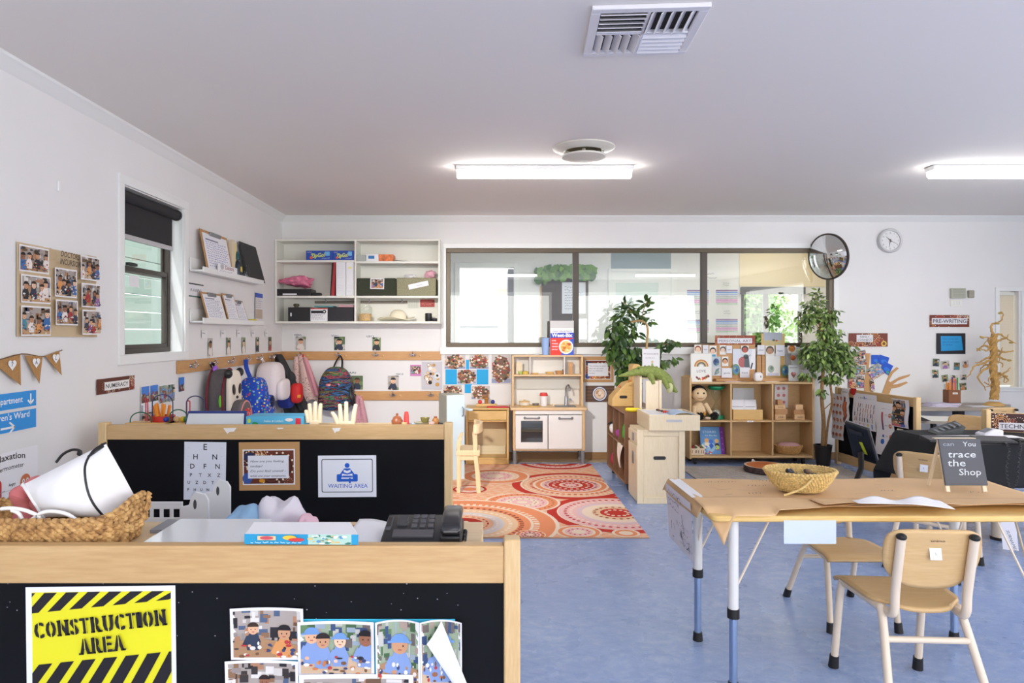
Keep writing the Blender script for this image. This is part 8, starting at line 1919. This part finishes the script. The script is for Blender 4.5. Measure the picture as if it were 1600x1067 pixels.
for k in range(5):
 trunk.tube([(p.x+(.034-.0003*i)*math.cos(i*.35+k*1.26),p.y+(.034-.0003*i)*math.sin(i*.35+k*1.26),p.z)for i,p in enumerate(spine)],.008,6)
trunk.build('trunk',M_PT,t)
BR=[((1553,560),(1535,568),(1522,572),(1516,584),(1510,590)),((1553,570),(1537,578),(1528,590),(1538,604),(1540,610)),((1552,545),(1538,540),(1530,545),(1526,549)),((1552,540),(1542,548),(1532,544)),((1554,530),(1545,528),(1534,526)),((1554,525),(1549,515),(1550,507),(1558,504),(1565,500),(1567,490),(1563,487)),((1555,545),(1566,550),(1580,549),(1584,548)),((1555,535),(1565,530),(1572,528),(1576,522)),((1556,555),(1566,560),(1572,562),(1577,563)),((1556,590),(1566,584),(1574,580),(1578,574)),((1556,588),(1568,586),(1575,594),(1570,598)),((1555,525),(1562,522),(1575,530),(1588,537)),((1553,590),(1546,590),(1545,600)),((1553,556),(1541,560),(1530,566),(1524,566)),((1554,550),(1544,533),(1545,527)),((1555,560),(1563,553),(1566,543)),((1553,575),(1543,570),(1536,572),(1530,581))]
for i,b_ in enumerate(BR):
 dyv=rd.uniform(-.1,.1);pts=smooth_path([tp(p[0],p[1],dyv*k/(len(b_)-1))for k,p in enumerate(b_)],5);n=len(pts)
 pts=[(p.x+.004*math.sin(1.7*j+i),p.y,p.z+.004*math.cos(2.3*j+i))for j,p in enumerate(pts)]
 MB().tube(pts,[lerp(.013,.003,j/(n-1))for j in range(n)],7).build('branch',M_PT,t)
for i in range(16):
 p=spine[rd.randrange(6,len(spine)-6)];th=rd.uniform(2.6,6.8);L_=rd.uniform(.05,.13);dx,dy=math.cos(th),.5*math.sin(th)
 MB().tube(smooth_path([tuple(p),(p.x+dx*L_*.5,p.y+dy*L_*.5,p.z+rd.uniform(-.03,.04)),(p.x+dx*L_,p.y+dy*L_,p.z+rd.uniform(-.04,.05)),(p.x+dx*L_*.9+rd.uniform(-.03,.03),p.y+dy*L_,p.z+rd.uniform(-.08,.02))],4),.005,6).build('branch',M_PT,t)
lf=MB()
for(p,y_)in((1558,505),(1563,489),(1580,535),(1534,527),(1577,563),(1571,588),(1529,546)):lf.ell(tp(p,y_,-.02),(.026,.006,.011),10,6,rot=(0,rd.uniform(-.5,.5),0))
lf.build('paper_leaves',mat('paper_leaf_olive',c(176,150,80),.8),t)
#  chairs
def make_chair(name,label,group):
 """stacking school chair: back toward -Y, seat toward +Y, origin on the floor under the seat"""
 t=thing(name,label,'chair',(0,0,0),0,group)
 n=12;W=.165
 def seat(u,v):
  a=u*2-1;w=W*(1.0-.10*(1-v)**2-.22*max(0,.25-v)*2);y=-.15+.31*v;z=.372-.012*(1-a*a)*(1-v)-.045*max(0,v-.8)**2*12
  return(a*w*(1-.35*max(0,.18-v)/.18*abs(a)**2),y-.02*(1-a*a)*(1-v)*(1 if v<.3 else 0),z)
 MB().surf(seat,16,18).build('seat',M_SEAT,t,solid=.013)
 pts=rrect(-.155,.458,.155,.648,.045,6)
 pts=[(x*(1.0-.16*max(0,.52-z)/.06),z-.035*(1-(x/.155)**2)*max(0,(.55-z)/.09))for x,z in pts]
 mb=MB();nn=len(pts);cv=lambda x,z:-.165+.55*x*x-(z-.46)*.22
 g=10;vs=[];fs=[]
 def back(u,v):
  a=u*2-1;b=v*2-1
  k=(abs(a)**5+abs(b)**5)**.2 if(a or b)else 1;m=max(abs(a),abs(b));s=m/k if k else 1
  x,z=a*s*.157,.553+b*s*.095
  if b<0:x*=1-.2*(-b)**1.6;z-=.018*(1-a*a)*(-b)
  return(x,cv(x,z)-.012,z)
 MB().surf(back,20,16).build('backrest',M_SEAT,t,solid=.011)
 a=Art(.05,.013);a.text('unimo',50,6,14,c(90,50,36),w=90,bold=.02,shear=.15);a.build('maker_mark',(-.025,-.228,.608),(1,0,0),(0,.22,1),t)
 a=Art(.038,.046,c(236,240,250));a.line([(52,40),(48,62)],4,c(70,80,110));a.build('number_label',(-.019,-.217,.548),(1,0,0),(0,.18,1),t)
 r=.0135
 for s in(-1,1):
  fl=smooth_path([(s*.158,.17,.022),(s*.152,.125,.33),(s*.148,.09,.352),(s*.14,0,.352)],6)
  fl=MB().tube(fl,r,12).build('front_leg',M_CREAM,t)
  rl=smooth_path([(s*.14,.0,.352),(s*.134,-.10,.352),(s*.133,-.135,.335),(s*.15,-.2,.18),(s*.168,-.265,.02)],6)
  rl=MB().tube(rl,r,12).build('rear_leg',M_CREAM,t)
  up=smooth_path([(s*.122,-.09,.352),(s*.118,-.16,.347),(s*.117,-.183,.37),(s*.117,-.19,.44),(s*.117,-.225,.62)],6)
  up=MB().tube(up,.0145,12).build('back_post',M_CREAM,t)
  MB().ell((s*.117,-.226,.626),(.0165,.0165,.012),14,8).build('post_cap',M_RUBBER,up)
  MB().tube([(s*.159,.174,.0005),(s*.1575,.168,.05)],[.019,.0165],14).build('foot_cap',M_RUBBER,fl)
  MB().tube([(s*.1695,-.272,.0005),(s*.165,-.254,.05)],[.019,.0165],14).build('foot_cap',M_RUBBER,rl)
 MB().tube([(-.146,-.168,.262),(.146,-.168,.262)],.011,12).build('cross_bar',M_CREAM,t)
 return t
G='school chairs'
ch=make_chair('school_chair','school chair with a white number label, tucked under the near side of the kraft-covered table',G)
ch2=copy_tree(ch,label='school chair facing the camera on the far side of the kraft-covered table',loc=(1.64,3.12,0),rz=PI)
ch2.scale=(.93,.93,.87)
copy_tree(ch,label='school chair with its capped posts toward us, set at an angle before the black-draped table',loc=(2.53,3.83,0),rz=R(-50))
copy_tree(ch,label='school chair side-on between the white desk and the black-draped table',loc=(X(1490,5.3),5.28,0),rz=R(118))
copy_tree(ch,label='school chair pulled up to the grey wall table beneath the paper tree',loc=(X(1553,6.05),6.18,0),rz=R(4))
ch.location=(1.5,2.475,0);ch.rotation_euler=(0,0,R(-3))
#  white desk beyond the divider
t=thing('white_desk','small white-topped desk with wood edge behind the near end of the far divider','desk',(3.95,6.0,0))
zd=.545
q=[(3.68,5.90),(X(1501,5.9),5.80),(X(1486,6.3),6.16),(3.68,6.28)]
MB().prism(q,zd-.025,zd-.002,'XY').build('wood_edge',M_TG,t);MB().prism([(lerp(3.9,a,.985),lerp(6.0,b,.985))for a,b in q],zd-.002,zd,'XY').build('white_top',M_WHITE,t)
for xx,yy in((3.72,5.9),(X(1478,5.86),5.84),(3.74,6.2),(4.02,6.14)):bx('leg',M_BLACK,t,xx-.018,yy-.018,.0005,xx+.018,yy+.018,zd-.025)
mb=MB();mb.add([(3.67,5.86,zd+.06),(X(1452,5.86),5.83,zd+.0015),(X(1452,5.86),5.9,zd+.0015),(3.67,5.95,zd+.06),(3.67,5.86,zd+.0012),(3.67,5.95,zd+.0012)],[(0,1,2,3),(0,4,1),(3,2,5),(4,5,2,1),(0,3,5,4)]);mb.build('black_wedge',M_BLACK,label='black sloped stand on the corner of the white desk',cat='stand')
#  black-draped table
ZB=.64
BT=(2.78,4.25,4.05,4.62)
t=thing('office_table','table with splayed cream legs under the black cloth','table',(3.5,4.15,0))
bx('tabletop',M_BIRCH,t,BT[0]+.02,BT[2]+.02,ZB-.03,BT[1],BT[3]-.02,ZB-.004,bevel=.004)
for xx in(BT[0]+.14,BT[1]-.1):
 for yy in(BT[2]+.13,BT[3]-.12):MB().tube([(xx,yy,.0005),(xx,yy,.04),(xx,yy,ZB-.03)],[.02,.016,.016],12).build('leg',M_CREAM,t)
def cloth(u,v):
 """v 0..1: from the near hem up, over the top, to the back; u across with side drape"""
 s=v*1.9-.42;y0,y1=BT[2]-.012,BT[3]+.012
 if s<0:y,z=y0-.012*math.sin(9*u)*(-s/.3),ZB+s*.62
 elif s<1:y,z=lerp(y0,y1,s),ZB
 else:y,z=y1,ZB-(s-1)*.5
 q=u*1.35-.22
 if q<0:
  x=BT[0]-.012+q*.55;z=min(z,ZB)+q*1.2+.0*v;x+=.02*math.sin(14*v)*(-q/.2)
 else:x=lerp(BT[0]-.012,BT[1]+.15,q/1.13)
 return(x,y,max(z,.25)+.002)
MB().surf(cloth,60,60).build('table_cloth',M_BLKCLOTH,label='black cloth draped over the office table',cat='tablecloth',solid=.003)
zt=ZB+.0045
def onb(p,y_):Yq=(CZ-zt)*F/(y_-CY);return Vector((X(p,Yq),Yq,zt))
t=thing('office_phone','dark sloped office telephone on the far edge of the black table','telephone',tuple(onb(1490,676)))
p0,p1=onb(1466,674),onb(1508,676);yy=4.38
mb=MB();x0,x1=X(1466,yy),X(1510,yy)
mb.add([(x0,yy,zt),(x1-.03,yy,zt),(x1,yy,zt+.05),(x0+.01,yy,zt+.008),(x0+.03,yy+.15,zt),(x1+.0,yy+.15,zt),(x1+.03,yy+.15,zt+.075),(x0+.04,yy+.15,zt+.02)],[(0,1,2,3),(7,6,5,4),(0,4,5,1),(1,5,6,2),(3,2,6,7),(0,3,7,4)]);mb.build('body',mat('slate_plastic',c(60,66,68),.4),t,bevel=.003)
for i in range(5):MB().obox((lerp(x0+.03,x1-.02,i/4),yy+.06,zt+.016+.0115*i),(.014,.05,.008),(R(10),R(-16),0)).build('button',M_GREYPL,t)
t=thing('card_reader','white card payment reader on the black table by the TECHNOLOGY board','card reader',(X(1550,4.33),4.33,zt))
x0,x1=X(1535,4.3),X(1565,4.3)
mb=MB();mb.prism([(x0,zt),(x1,zt),(x1,zt+.045),(x0+.07,zt+.05),(x0,zt+.02)],4.28,4.37,'XZ');mb.build('body',mat('reader_white',c(222,222,228),.35),t,bevel=.008)
MB().obox((x0+.04,4.325,zt+.04),(.05,.05,.004),(0,R(-24),0)).build('keypad',M_GREYPL,t)
bx('roll_paper',M_PAPER,None,X(1484,4.22),4.22,zt,X(1606,4.22),4.35,zt+.004,label='long white paper lying across the black table',cat='paper',bevel=.001)
def keyboard(p0,p1,Y0,dep,label,rz):
 t=thing('keyboard',label,'keyboard',(X((p0+p1)/2,Y0),Y0,zt),group='keyboards on the black table')
 w=X(p1,Y0)-X(p0,Y0);M_=Matrix.Translation((X(p0,Y0),Y0,zt))@Matrix.Rotation(rz,4,'Z')
 mb=MB();mb.add([M_@Vector(q)for q in((0,0,0),(w,0,0),(w,dep,0),(0,dep,0),(0,0,.012),(w,0,.012),(w,dep,.026),(0,dep,.026))],[(0,3,2,1),(4,5,6,7),(0,1,5,4),(1,2,6,5),(2,3,7,6),(3,0,4,7)]);mb.build('body',M_BLACK,t,bevel=.002)
 mb=MB()
 for j in range(4):
  for i in range(13):x_,y_=w*(.03+.073*i),dep*(.1+.22*j);mb.add([M_@Vector(q)for q in((x_,y_,.0135+.0035*j),(x_+w*.058,y_,.0135+.0035*j),(x_+w*.058,y_+dep*.16,.0165+.0035*j),(x_,y_+dep*.16,.0165+.0035*j))],[(0,1,2,3)])
 mb.build('keys',mat('key_grey',c(92,92,96),.4),t)
keyboard(1453,1528,4.09,.12,'black keyboard behind the little chalkboard',R(-6));keyboard(1532,1584,4.07,.13,'grey-keyed keyboard beside the little chalkboard',R(-10))
bx('mobile_phone',M_BLACK,None,X(1594,4.1),4.1,zt,X(1612,4.1),4.19,zt+.012,label='black handset at the end of the black table',cat='phone',bevel=.003)
mb=MB();cpts=[]
base=smooth_path([(X(1594,4.05),4.14,zt+.012),(X(1578,4.02),4.06,zt+.008),(X(1572,4.02),4.0,zt-.03),(X(1571,4),3.995,Z(735,4)),(X(1577,4),3.99,Z(762,4)),(X(1586,4),3.99,Z(750,4)),(X(1590,4),3.995,Z(715,4)),(X(1594,4),4.0,Z(700,4)),(X(1600,4.05),4.1,zt+.02)],30)
for i,p in enumerate(base):cpts.append((p.x+.008*math.cos(i*1.1),p.y-.003,p.z+.008*math.sin(i*1.1)*.4+0))
mb.tube(cpts,.0026,6);mb.build('curly_cord',M_BLACK,label='black curly telephone cord looping over the front of the black cloth',cat='cord')
t=thing('topic_board','wooden board reading TECHNOLOGY standing on the black table','sign',(X(1570,4.5),4.5,zt))
gx0,gx1=X(1546,4.5),X(1632,4.46);zt1=Z(644.5,4.5);Wd=gx1-gx0
bx('post',M_MAPLEZ,t,X(1538,4.5),4.48,zt,X(1545.5,4.5),4.53,Z(639.5,4.5))
U_=Vector((gx1-gx0,-.12,0));bx('post',M_MAPLEZ,t,gx1+.002,4.36,zt,gx1+.034,4.41,Z(639.5,4.5))
a=Art(U_.length,zt1-zt-.012);H=a.H;dotted(a,21,base=c(70,36,34));a.rect(14,H*.12,98,H*.50,c(214,212,220));a.text('TECHNOLOGY',56,H*.20,H*.22,c(50,48,60),w=80,bold=.01)
bd=MB();P_=Vector((gx0,4.5,zt+.006));Vz=Vector((0,0,zt1-zt-.006));off=Vector((.003,.02,0))
vs=[P_,P_+U_,P_+U_+Vz,P_+Vz];bd.add(vs+[v+off for v in vs],[(0,1,2,3),(7,6,5,4),(0,4,5,1),(1,5,6,2),(2,6,7,3),(3,7,4,0)]);bd.build('board',M_MAPLE,t,bevel=.002)
a.build('print',P_+Vector((0,-.0015,.003)),U_,(0,0,1),t)
mY=5.35
t=thing('monitor','black computer monitor seen from behind, standing by the far divider','monitor',(X(1340,mY),mY,0.0085))
A_=Vector((X(1319,mY),mY,Z(659.5,mY)));B_=Vector((X(1355.5,mY-.12),mY-.12,Z(671.5,mY-.12)));C_=Vector((X(1378,mY-.12),mY-.06,Z(726.5,mY-.06)));D_=Vector((X(1339,mY),mY+.06,Z(716,mY)))
nn_=(B_-A_).cross(D_-A_).normalized();nn_=nn_ if nn_.y>0 else-nn_
vs=[A_,B_,C_,D_];mb=MB();mb.add(vs+[v+nn_*.035 for v in vs],[(0,1,2,3),(7,6,5,4),(0,4,5,1),(1,5,6,2),(2,6,7,3),(3,7,4,0)]);mb.build('case',M_BLACK,t,bevel=.006)
mb=MB();mb.tube([A_+nn_*.03,B_+nn_*.03,C_+nn_*.03],.006,8);mb.build('bezel',mat('bezel_silver',c(166,168,172),.3,metal=.6),t)
mid=lambda u,v:A_.lerp(B_,u).lerp(D_.lerp(C_,u),v)
mb=MB();q=[mid(.16,.14),mid(.72,.14),mid(.72,.24),mid(.16,.24)];mb.add(q+[v-nn_*.012 for v in q],[(3,2,1,0),(4,5,6,7),(0,1,5,4),(1,2,6,5),(2,3,7,6),(3,0,4,7)]);mb.build('rear_grip',mat('grip_black',c(48,48,52),.35),t,bevel=.003)
mb=MB();q=[mid(.46,.46),mid(.60,.44),mid(.70,.78),mid(.56,.78)];mb.add([v-nn_*.002 for v in q],[(3,2,1,0)]);mb.build('sticker',mat('sticker_yellow',c(206,214,50),.5),t)
m0=mid(.45,.75);mb=MB();mb.tube([m0-nn_*.01,m0+Vector((-.03,-.05,-.12)),Vector((X(1332,mY-.1),mY-.05,.02))],[.035,.032,.028],10,flat=.5);mb.build('neck',M_BLACK,t)
MB().prism(rrect(X(1332,mY-.1)-.11,mY-.16,X(1332,mY-.1)+.11,mY+.06,.03),.0085,.022,'XY').build('foot',M_BLACK,t,bevel=.003)
#  kraft-covered table
KX0,KX1,KY0,KY1,KZ=.80,2.165,2.42,3.0,.65
t=thing('activity_table','yellow-edged activity table with adjustable cream and steel legs','table',(1.5,2.74,0))
M_TOP=wood('table_edge_wood',c(222,182,108),c(240,206,136),'X',grain=.1)
MB().prism(rrect(KX0,KY0,KX1,KY1,.03),KZ-.022,KZ,'XY').build('tabletop',M_TOP,t,bevel=.006)
for lx,ly in((.895,2.475),(.895,2.89),(1.98,2.475),(1.98,2.89)):
 lg=MB().tube([(lx,ly,.0),(lx,ly,.30),(lx,ly,KZ-.022)],[.0145,.0145,.0145],16).build('leg',mat('leg_blue_steel',c(150,172,205),.25,metal=.75),t,label='steel lower leg')
 MB().tube([(lx,ly,.285),(lx,ly,KZ-.028)],.0185,16).build('upper_sleeve',mat('sleeve_cream',c(226,226,226),.35),lg)
 MB().tube([(lx,ly,.268),(lx,ly,.302)],.0215,16).build('collar',M_RUBBER,lg);MB().tube([(lx,ly,.0),(lx,ly,.035)],[.021,.018],16).build('foot_cap',M_RUBBER,lg)
 sx_=1 if lx<1.5 else-1;dyv=-1 if ly>2.7 else 1
 MB().tube([(lx+sx_*.012,ly,.38),(lx+sx_*.13,ly,KZ-.028)],.0045,6).build('brace',M_CREAM,lg);MB().tube([(lx,ly+dyv*.012,.42),(lx,ly+dyv*.09,KZ-.028)],.0045,6).build('brace',M_CREAM,lg)
def kraft(x0,y0,x1,y1,seed,droop,z):
 rd=random.Random(seed);ph=[rd.random()*6 for _ in range(6)]
 def fn(u,v):
  x,y=lerp(x0,x1,u),lerp(y0,y1,v)
  zz=z+.0085+.003*(math.sin(6*x+ph[0]+3*y)+math.sin(11*y+ph[1])*.7+.6*math.sin(17*x-9*y+ph[2]))
  ox=max(0,KX0-x);oy=max(0,KY0-y);ob=max(0,y-KY1)
  d=ox+oy+ob*.4
  if d>0:zz-=d*droop;x+=ox*.55;y+=oy*.6
  return(x,y,zz)
 return fn
t=MB().surf(kraft(KX0-.045,KY0+.105,KX1+.01,KY1+.025,1,1.1,KZ),60,26).build('kraft_sheet',M_KRAFT,label='wide brown kraft paper sheet covering the back of the activity table',cat='paper',solid=.0008)
a=Art(1.3,.4,eps=.00012);a.clipr=None;rd=random.Random(2);ink=c(110,84,66)
for(x_,y_,n_)in((8,27,10),(24,28,7),(20,21,6),(58,14,4),(84,12,5),(40,26,4),(16,10,4)):
 for i in range(n_):q=x_+i*1.1;a.line([(q,y_+rd.uniform(-.4,.4)),(q+rd.uniform(.2,.8),y_+rd.uniform(.3,1.4))],.22,ink)
for i in range(9):x_,y_=rd.uniform(5,95),rd.uniform(4,28);a.line([(x_,y_),(x_+rd.uniform(2,6),y_+rd.uniform(-1,2))],.18,c(150,112,80))
a.build('pen_marks',(KX0+.02,KY0+.12,KZ+.0172),(1,0,0),(0,1,0),t)
def k2(u,v):
 x,y=lerp(KX0-.015,1.36,u),lerp(KY0-.005,KY0+.19,v)
 zz=KZ+.019+.002*math.sin(9*x)+.004*v*math.sin(4*u);
 cut=.10*max(0,u-.35)/.65;y=lerp(KY0-.005+cut,KY0+.19,v)
 d=max(0,.16-u)/.16*max(0,.35-v)/.35
 return(x+.05*d,y-.015*d,zz-.10*d**1.1-(.02*(1-v)**6 if u<.45 else 0))
MB().surf(k2,40,18).build('kraft_sheet',M_KRAFT,label='smaller kraft sheet folded over the near corner of the activity table',cat='paper',solid=.0008)
def k3(u,v):
 x,y=lerp(1.22,KX1+.005,u),lerp(KY0+.045+.02*math.sin(3*u),KY0+.17,v)
 return(x,y,KZ+.0195+.012*(1-v)**2*(.4+.6*abs(math.sin(5*u+.4)))+.004*math.sin(8*u)*(1-v)+.003)
MB().surf(k3,40,14).build('kraft_sheet',M_KRAFT,label='curling kraft strip along the near edge of the activity table',cat='paper',solid=.0008)
def wp(u,v):
 x0_,x1_=X(1330,2.5),X(1466,2.5);x=lerp(x0_,x1_,u);y=lerp(KY0+.006+.05*(1-u)*.5,KY0+.075,v)
 zz=KZ+.038+.016*v*(math.sin(PI*u*2)**2)-.012*max(0,u-.6)*2.2*(1-v)
 return(x,y-.02*max(0,u-.7)*(1-v)*3,zz)
MB().surf(wp,24,8).build('torn_paper',M_PAPER,label='torn white paper lying on the near edge of the activity table',cat='paper',solid=.0008)
pw=X(1295,2.47)-X(1215,2.47);a=Art(pw,.083);a.rect(0,0,100,a.H,c(206,218,240));a.build('plastic_sleeve',(X(1215,2.47),KY0-.002,KZ-.022-.083+.008),(1,0,0),(0,0,1),label='pale blue paper sleeve hanging below the near table edge',cat='paper')
a=Art(.36,.235);H=a.H;a.rect(0,0,100,H,c(222,220,230));rd=random.Random(9)
for i in range(14):x_,y_=rd.uniform(6,90),rd.uniform(6,H-8);a.line([(x_,y_),(x_+rd.uniform(-6,6),y_+rd.uniform(-8,8)),(x_+rd.uniform(-6,8),y_+rd.uniform(-8,8))],.9,c(50,50,64))
a.scribble(8,H*.6,60,H*.95,3,c(70,70,86),4,.8);a.scribble(50,H*.1,95,H*.5,4,c(150,120,130),5,.6)
o=a.build('writing_sheet',(KX0-.004,KY1-.03,KZ-.235),(0,-1,0),(-.07,0,1),label='white sheet of scribbled writing hanging off the end of the activity table',cat='paper')
mb=MB();mb.surf(lambda u,v:(KX0-.006+.05*v,lerp(KY1-.03,KY1-.39,u),KZ+.0135+.002*math.sin(3*PI*v)),6,4);mb.build('taped_edge',M_PAPER,o)
wY=2.76;wc=(X(1250,wY),wY,KZ+.0165)
t=thing('woven_basket','pale round woven basket of dark stones on the activity table','basket',wc)
M_RUSH=mat('pale_rush',c(214,184,120),.75,noise=.25,nscale=70)
weave(wc,.082,.136,.085,10,.0062,M_RUSH,1,.8,seg=220,seed=4).build('woven_body',M_RUSH,t)
mb=MB();mb.tube(smooth_path([(wc[0]-.0,wc[1]-.112,wc[2]+.07),(wc[0]-.05,wc[1]-.12,wc[2]+.03),(wc[0]-.12,wc[1]-.125,wc[2]+.006)],6),.0045,7);mb.build('loose_strand',M_RUSH,t)
rd=random.Random(14)
for i in range(16):
 th=rd.random()*6.28;r_=.075*math.sqrt(rd.random())
 MB().ell((wc[0]+r_*math.cos(th),wc[1]+r_*.75*math.sin(th),wc[2]+.03+.012*(i%4)),(.02,.014,.010),12,8,rot=(rd.random(),rd.random(),rd.random()*3),fn=crumple(.1,3,i)).build('dark_stone',mat('stone_%d'%(i%3),(c(44,46,60),c(60,60,70),c(150,120,96))[i%3],.5),label='dark pebble in the round woven basket on the activity table',cat='stone',group='pebbles in the round woven basket')
eY=2.72;e0,e1=X(1479,eY),X(1543,eY);ez=KZ+.0165
t=thing('table_easel','small A-frame chalkboard with white chalk writing on the activity table','chalkboard',((e0+e1)/2,eY,ez))
top=Vector((0,.05,Z(687,eY+.06)-ez-.0))
for xx in(e0,e1-.016):
 mb=MB();vs=[Vector((xx,eY,ez)),Vector((xx+.016,eY,ez)),Vector((xx+.016,eY,ez))+top,Vector((xx,eY,ez))+top];mb.add(vs+[v+Vector((0,.012,0))for v in vs],[(0,1,2,3),(7,6,5,4),(0,4,5,1),(1,5,6,2),(2,6,7,3),(3,7,4,0)]);mb.build('leg',M_PALE,t,bevel=.001)
 mb=MB();vs=[Vector((xx+.001,eY+.115,ez)),Vector((xx+.012,eY+.115,ez)),Vector((xx+.012,eY,ez))+top,Vector((xx+.001,eY,ez))+top];mb.add(vs+[v+Vector((0,.01,0))for v in vs],[(0,1,2,3),(7,6,5,4),(0,4,5,1),(1,5,6,2),(2,6,7,3),(3,7,4,0)]);mb.build('leg',M_PALE,t,bevel=.001)
B0=Vector((e0-.004,eY,ez))+top*.12;Vd=top*.9;bw=e1-e0+.006
nb=Vector((0,-Vd.z,Vd.y)).normalized()
mb=MB();vs=[B0,B0+Vector((bw,0,0)),B0+Vector((bw,0,0))+Vd,B0+Vd];vs=[v+nb*.001 for v in vs];mb.add(vs+[v+nb*.006 for v in vs],[(3,2,1,0),(4,5,6,7),(0,1,5,4),(1,2,6,5),(2,3,7,6),(3,0,4,7)])
mb.build('board',mat('slate_face',c(84,86,94),.7,noise=.2,nscale=10),t,bevel=.001)
bx('top_strip',M_PALE,t,e0-.004,eY+.065,ez+top.z*1.015,e1+.002,eY+.085,ez+top.z*1.03)
a=Art(bw,Vd.length);H=a.H;a.rect(1,1,99,H-1,c(84,86,94));wt=c(206,212,216);wt2=c(150,160,172)
a.text('can',22,H*.85,9,wt2,w=26,shear=.1);a.text('You',72,H*.84,11,wt,w=30,shear=.1);a.text('trace',50,H*.60,15,wt,w=66,shear=.15,bold=.005);a.text('the',34,H*.41,16,wt,w=42,shear=.1,bold=.005);a.text('Shop',62,H*.22,15,wt,w=52,shear=.1,bold=.005)
a.build('chalk_face',B0+nb*.0075,(1,0,0),Vd,t)
t=thing('cream_stool','cream round pedestal leg of a stool on the floor beyond the activity table','stool',(X(1560,4.15),4.15,0))
sY=4.3
MB().lathe([(0,.0),(.045,0),(.045,.02),(.042,.02),(.042,.4),(0,.4)],(X(1561,sY),sY,.0005),24).build('pedestal',M_CREAM,t);MB().lathe([(.046,0),(.048,.0),(.048,.018),(.046,.018)],(X(1561,sY),sY,.0005),24).build('base_ring',M_RUBBER,t)
MB().lathe([(0,.4),(.14,.4),(.145,.41),(.14,.425),(0,.425)],(X(1561,sY),sY,.0005),28).build('seat',M_BIRCH,t)
bx('low_crate',M_PINE,None,X(1503,4.68),4.68,.0005,X(1542,4.68),4.92,.3,label='low wooden crate on the floor beneath the black table',cat='crate',bevel=.004)
def paperstrip():
 a=Art(.09,.18);a.rect(0,0,100,a.H,c(214,214,224));a.text('SURNAMES',52,a.H*.3,20,c(50,50,62),w=140,rot=-72,shear=.3);return a
a=paperstrip();yy=3.98;a.build('hanging_label',(X(1567,yy),yy,Z(858,yy)),(1,-.05,-.12),(-.1,0,1),label='white scribbled paper hanging under the black table by the stool',cat='paper')
#  light and camera
def area(name,loc,rot,sx,sy,power,col=(1,1,1)):
 l=bpy.data.lights.new(name,'AREA');l.shape='RECTANGLE';l.size=sx;l.size_y=sy;l.energy=power;l.color=col
 o=bpy.data.objects.new(name,l);COL.objects.link(o);o.location=loc;o.rotation_euler=rot;return o
area('daylight_front_near',(.2,YF-.05,1.35),(R(104),0,0),2.7,1.6,46,(1,.965,.92))
area('daylight_front_far',(3.7,YF-.05,1.35),(R(104),0,0),2.9,1.6,60,(1,.965,.92))
area('daylight_side_near',(XR+.05,-.1,1.55),(R(90),0,R(90)),2.9,1.2,45,(1,.965,.92))
area('daylight_side_far',(XR+.05,3.4,1.55),(R(90),0,R(90)),2.3,1.2,28,(1,.965,.92))
area('next_room_light',(1.8,8.8,HC+.28),(0,0,0),3.0,1.2,30,(1,1,1))
area('alcove_light',(4.3,9.6,HC+.25),(0,0,0),.8,.5,10,(1,.93,.8))
area('corridor_light',(.1,11.3,2.5),(0,0,0),.8,.6,5,(.95,.98,1))
def spot(name,loc,aim,power,cone):
 l=bpy.data.lights.new(name,'SPOT');l.energy=power;l.spot_size=R(cone);l.spot_blend=.9;l.shadow_soft_size=.08;l.color=(1,.96,.9)
 o=bpy.data.objects.new(name,l);COL.objects.link(o);o.location=loc;o.rotation_euler=(Vector(aim)-Vector(loc)).to_track_quat('-Z','Y').to_euler()
spot('fill_spot_near_side_wall',(-.92,1.9,2.38),(0,6.9,.35),520,52)  # added fill lamp out of view, brightens the low end wall
spot('fill_spot_near_window_wall',(5.86,2.2,2.38),(2.4,6.9,.45),90,54)  # second added fill lamp, unseen, aimed low toward the cube shelf
s=bpy.data.lights.new('garden_sun','SUN');s.energy=4.0;s.angle=.02
so=bpy.data.objects.new('garden_sun',s);COL.objects.link(so);so.rotation_euler=(R(48),R(-14),0)
w=bpy.data.worlds.new('sky');scene.world=w;w.use_nodes=True
nt=w.node_tree;bgn=nt.nodes['Background']
bgn.inputs['Color'].default_value=(.97,.98,1,1);bgn.inputs['Strength'].default_value=2.2
cam=bpy.data.cameras.new('camera');co=bpy.data.objects.new('camera',cam);COL.objects.link(co)
co.location=(0,0,CZ);co.rotation_euler=(R(90),0,0)
cam.sensor_fit='HORIZONTAL';cam.sensor_width=36;cam.lens=24
cam.shift_x=(800-CX)/1600.0;cam.shift_y=-(533.5-CY)/1600.0
cam.clip_start=.05;cam.clip_end=100
scene.camera=co
scene.view_settings.view_transform='Standard';scene.view_settings.look='None';scene.view_settings.exposure=0.12
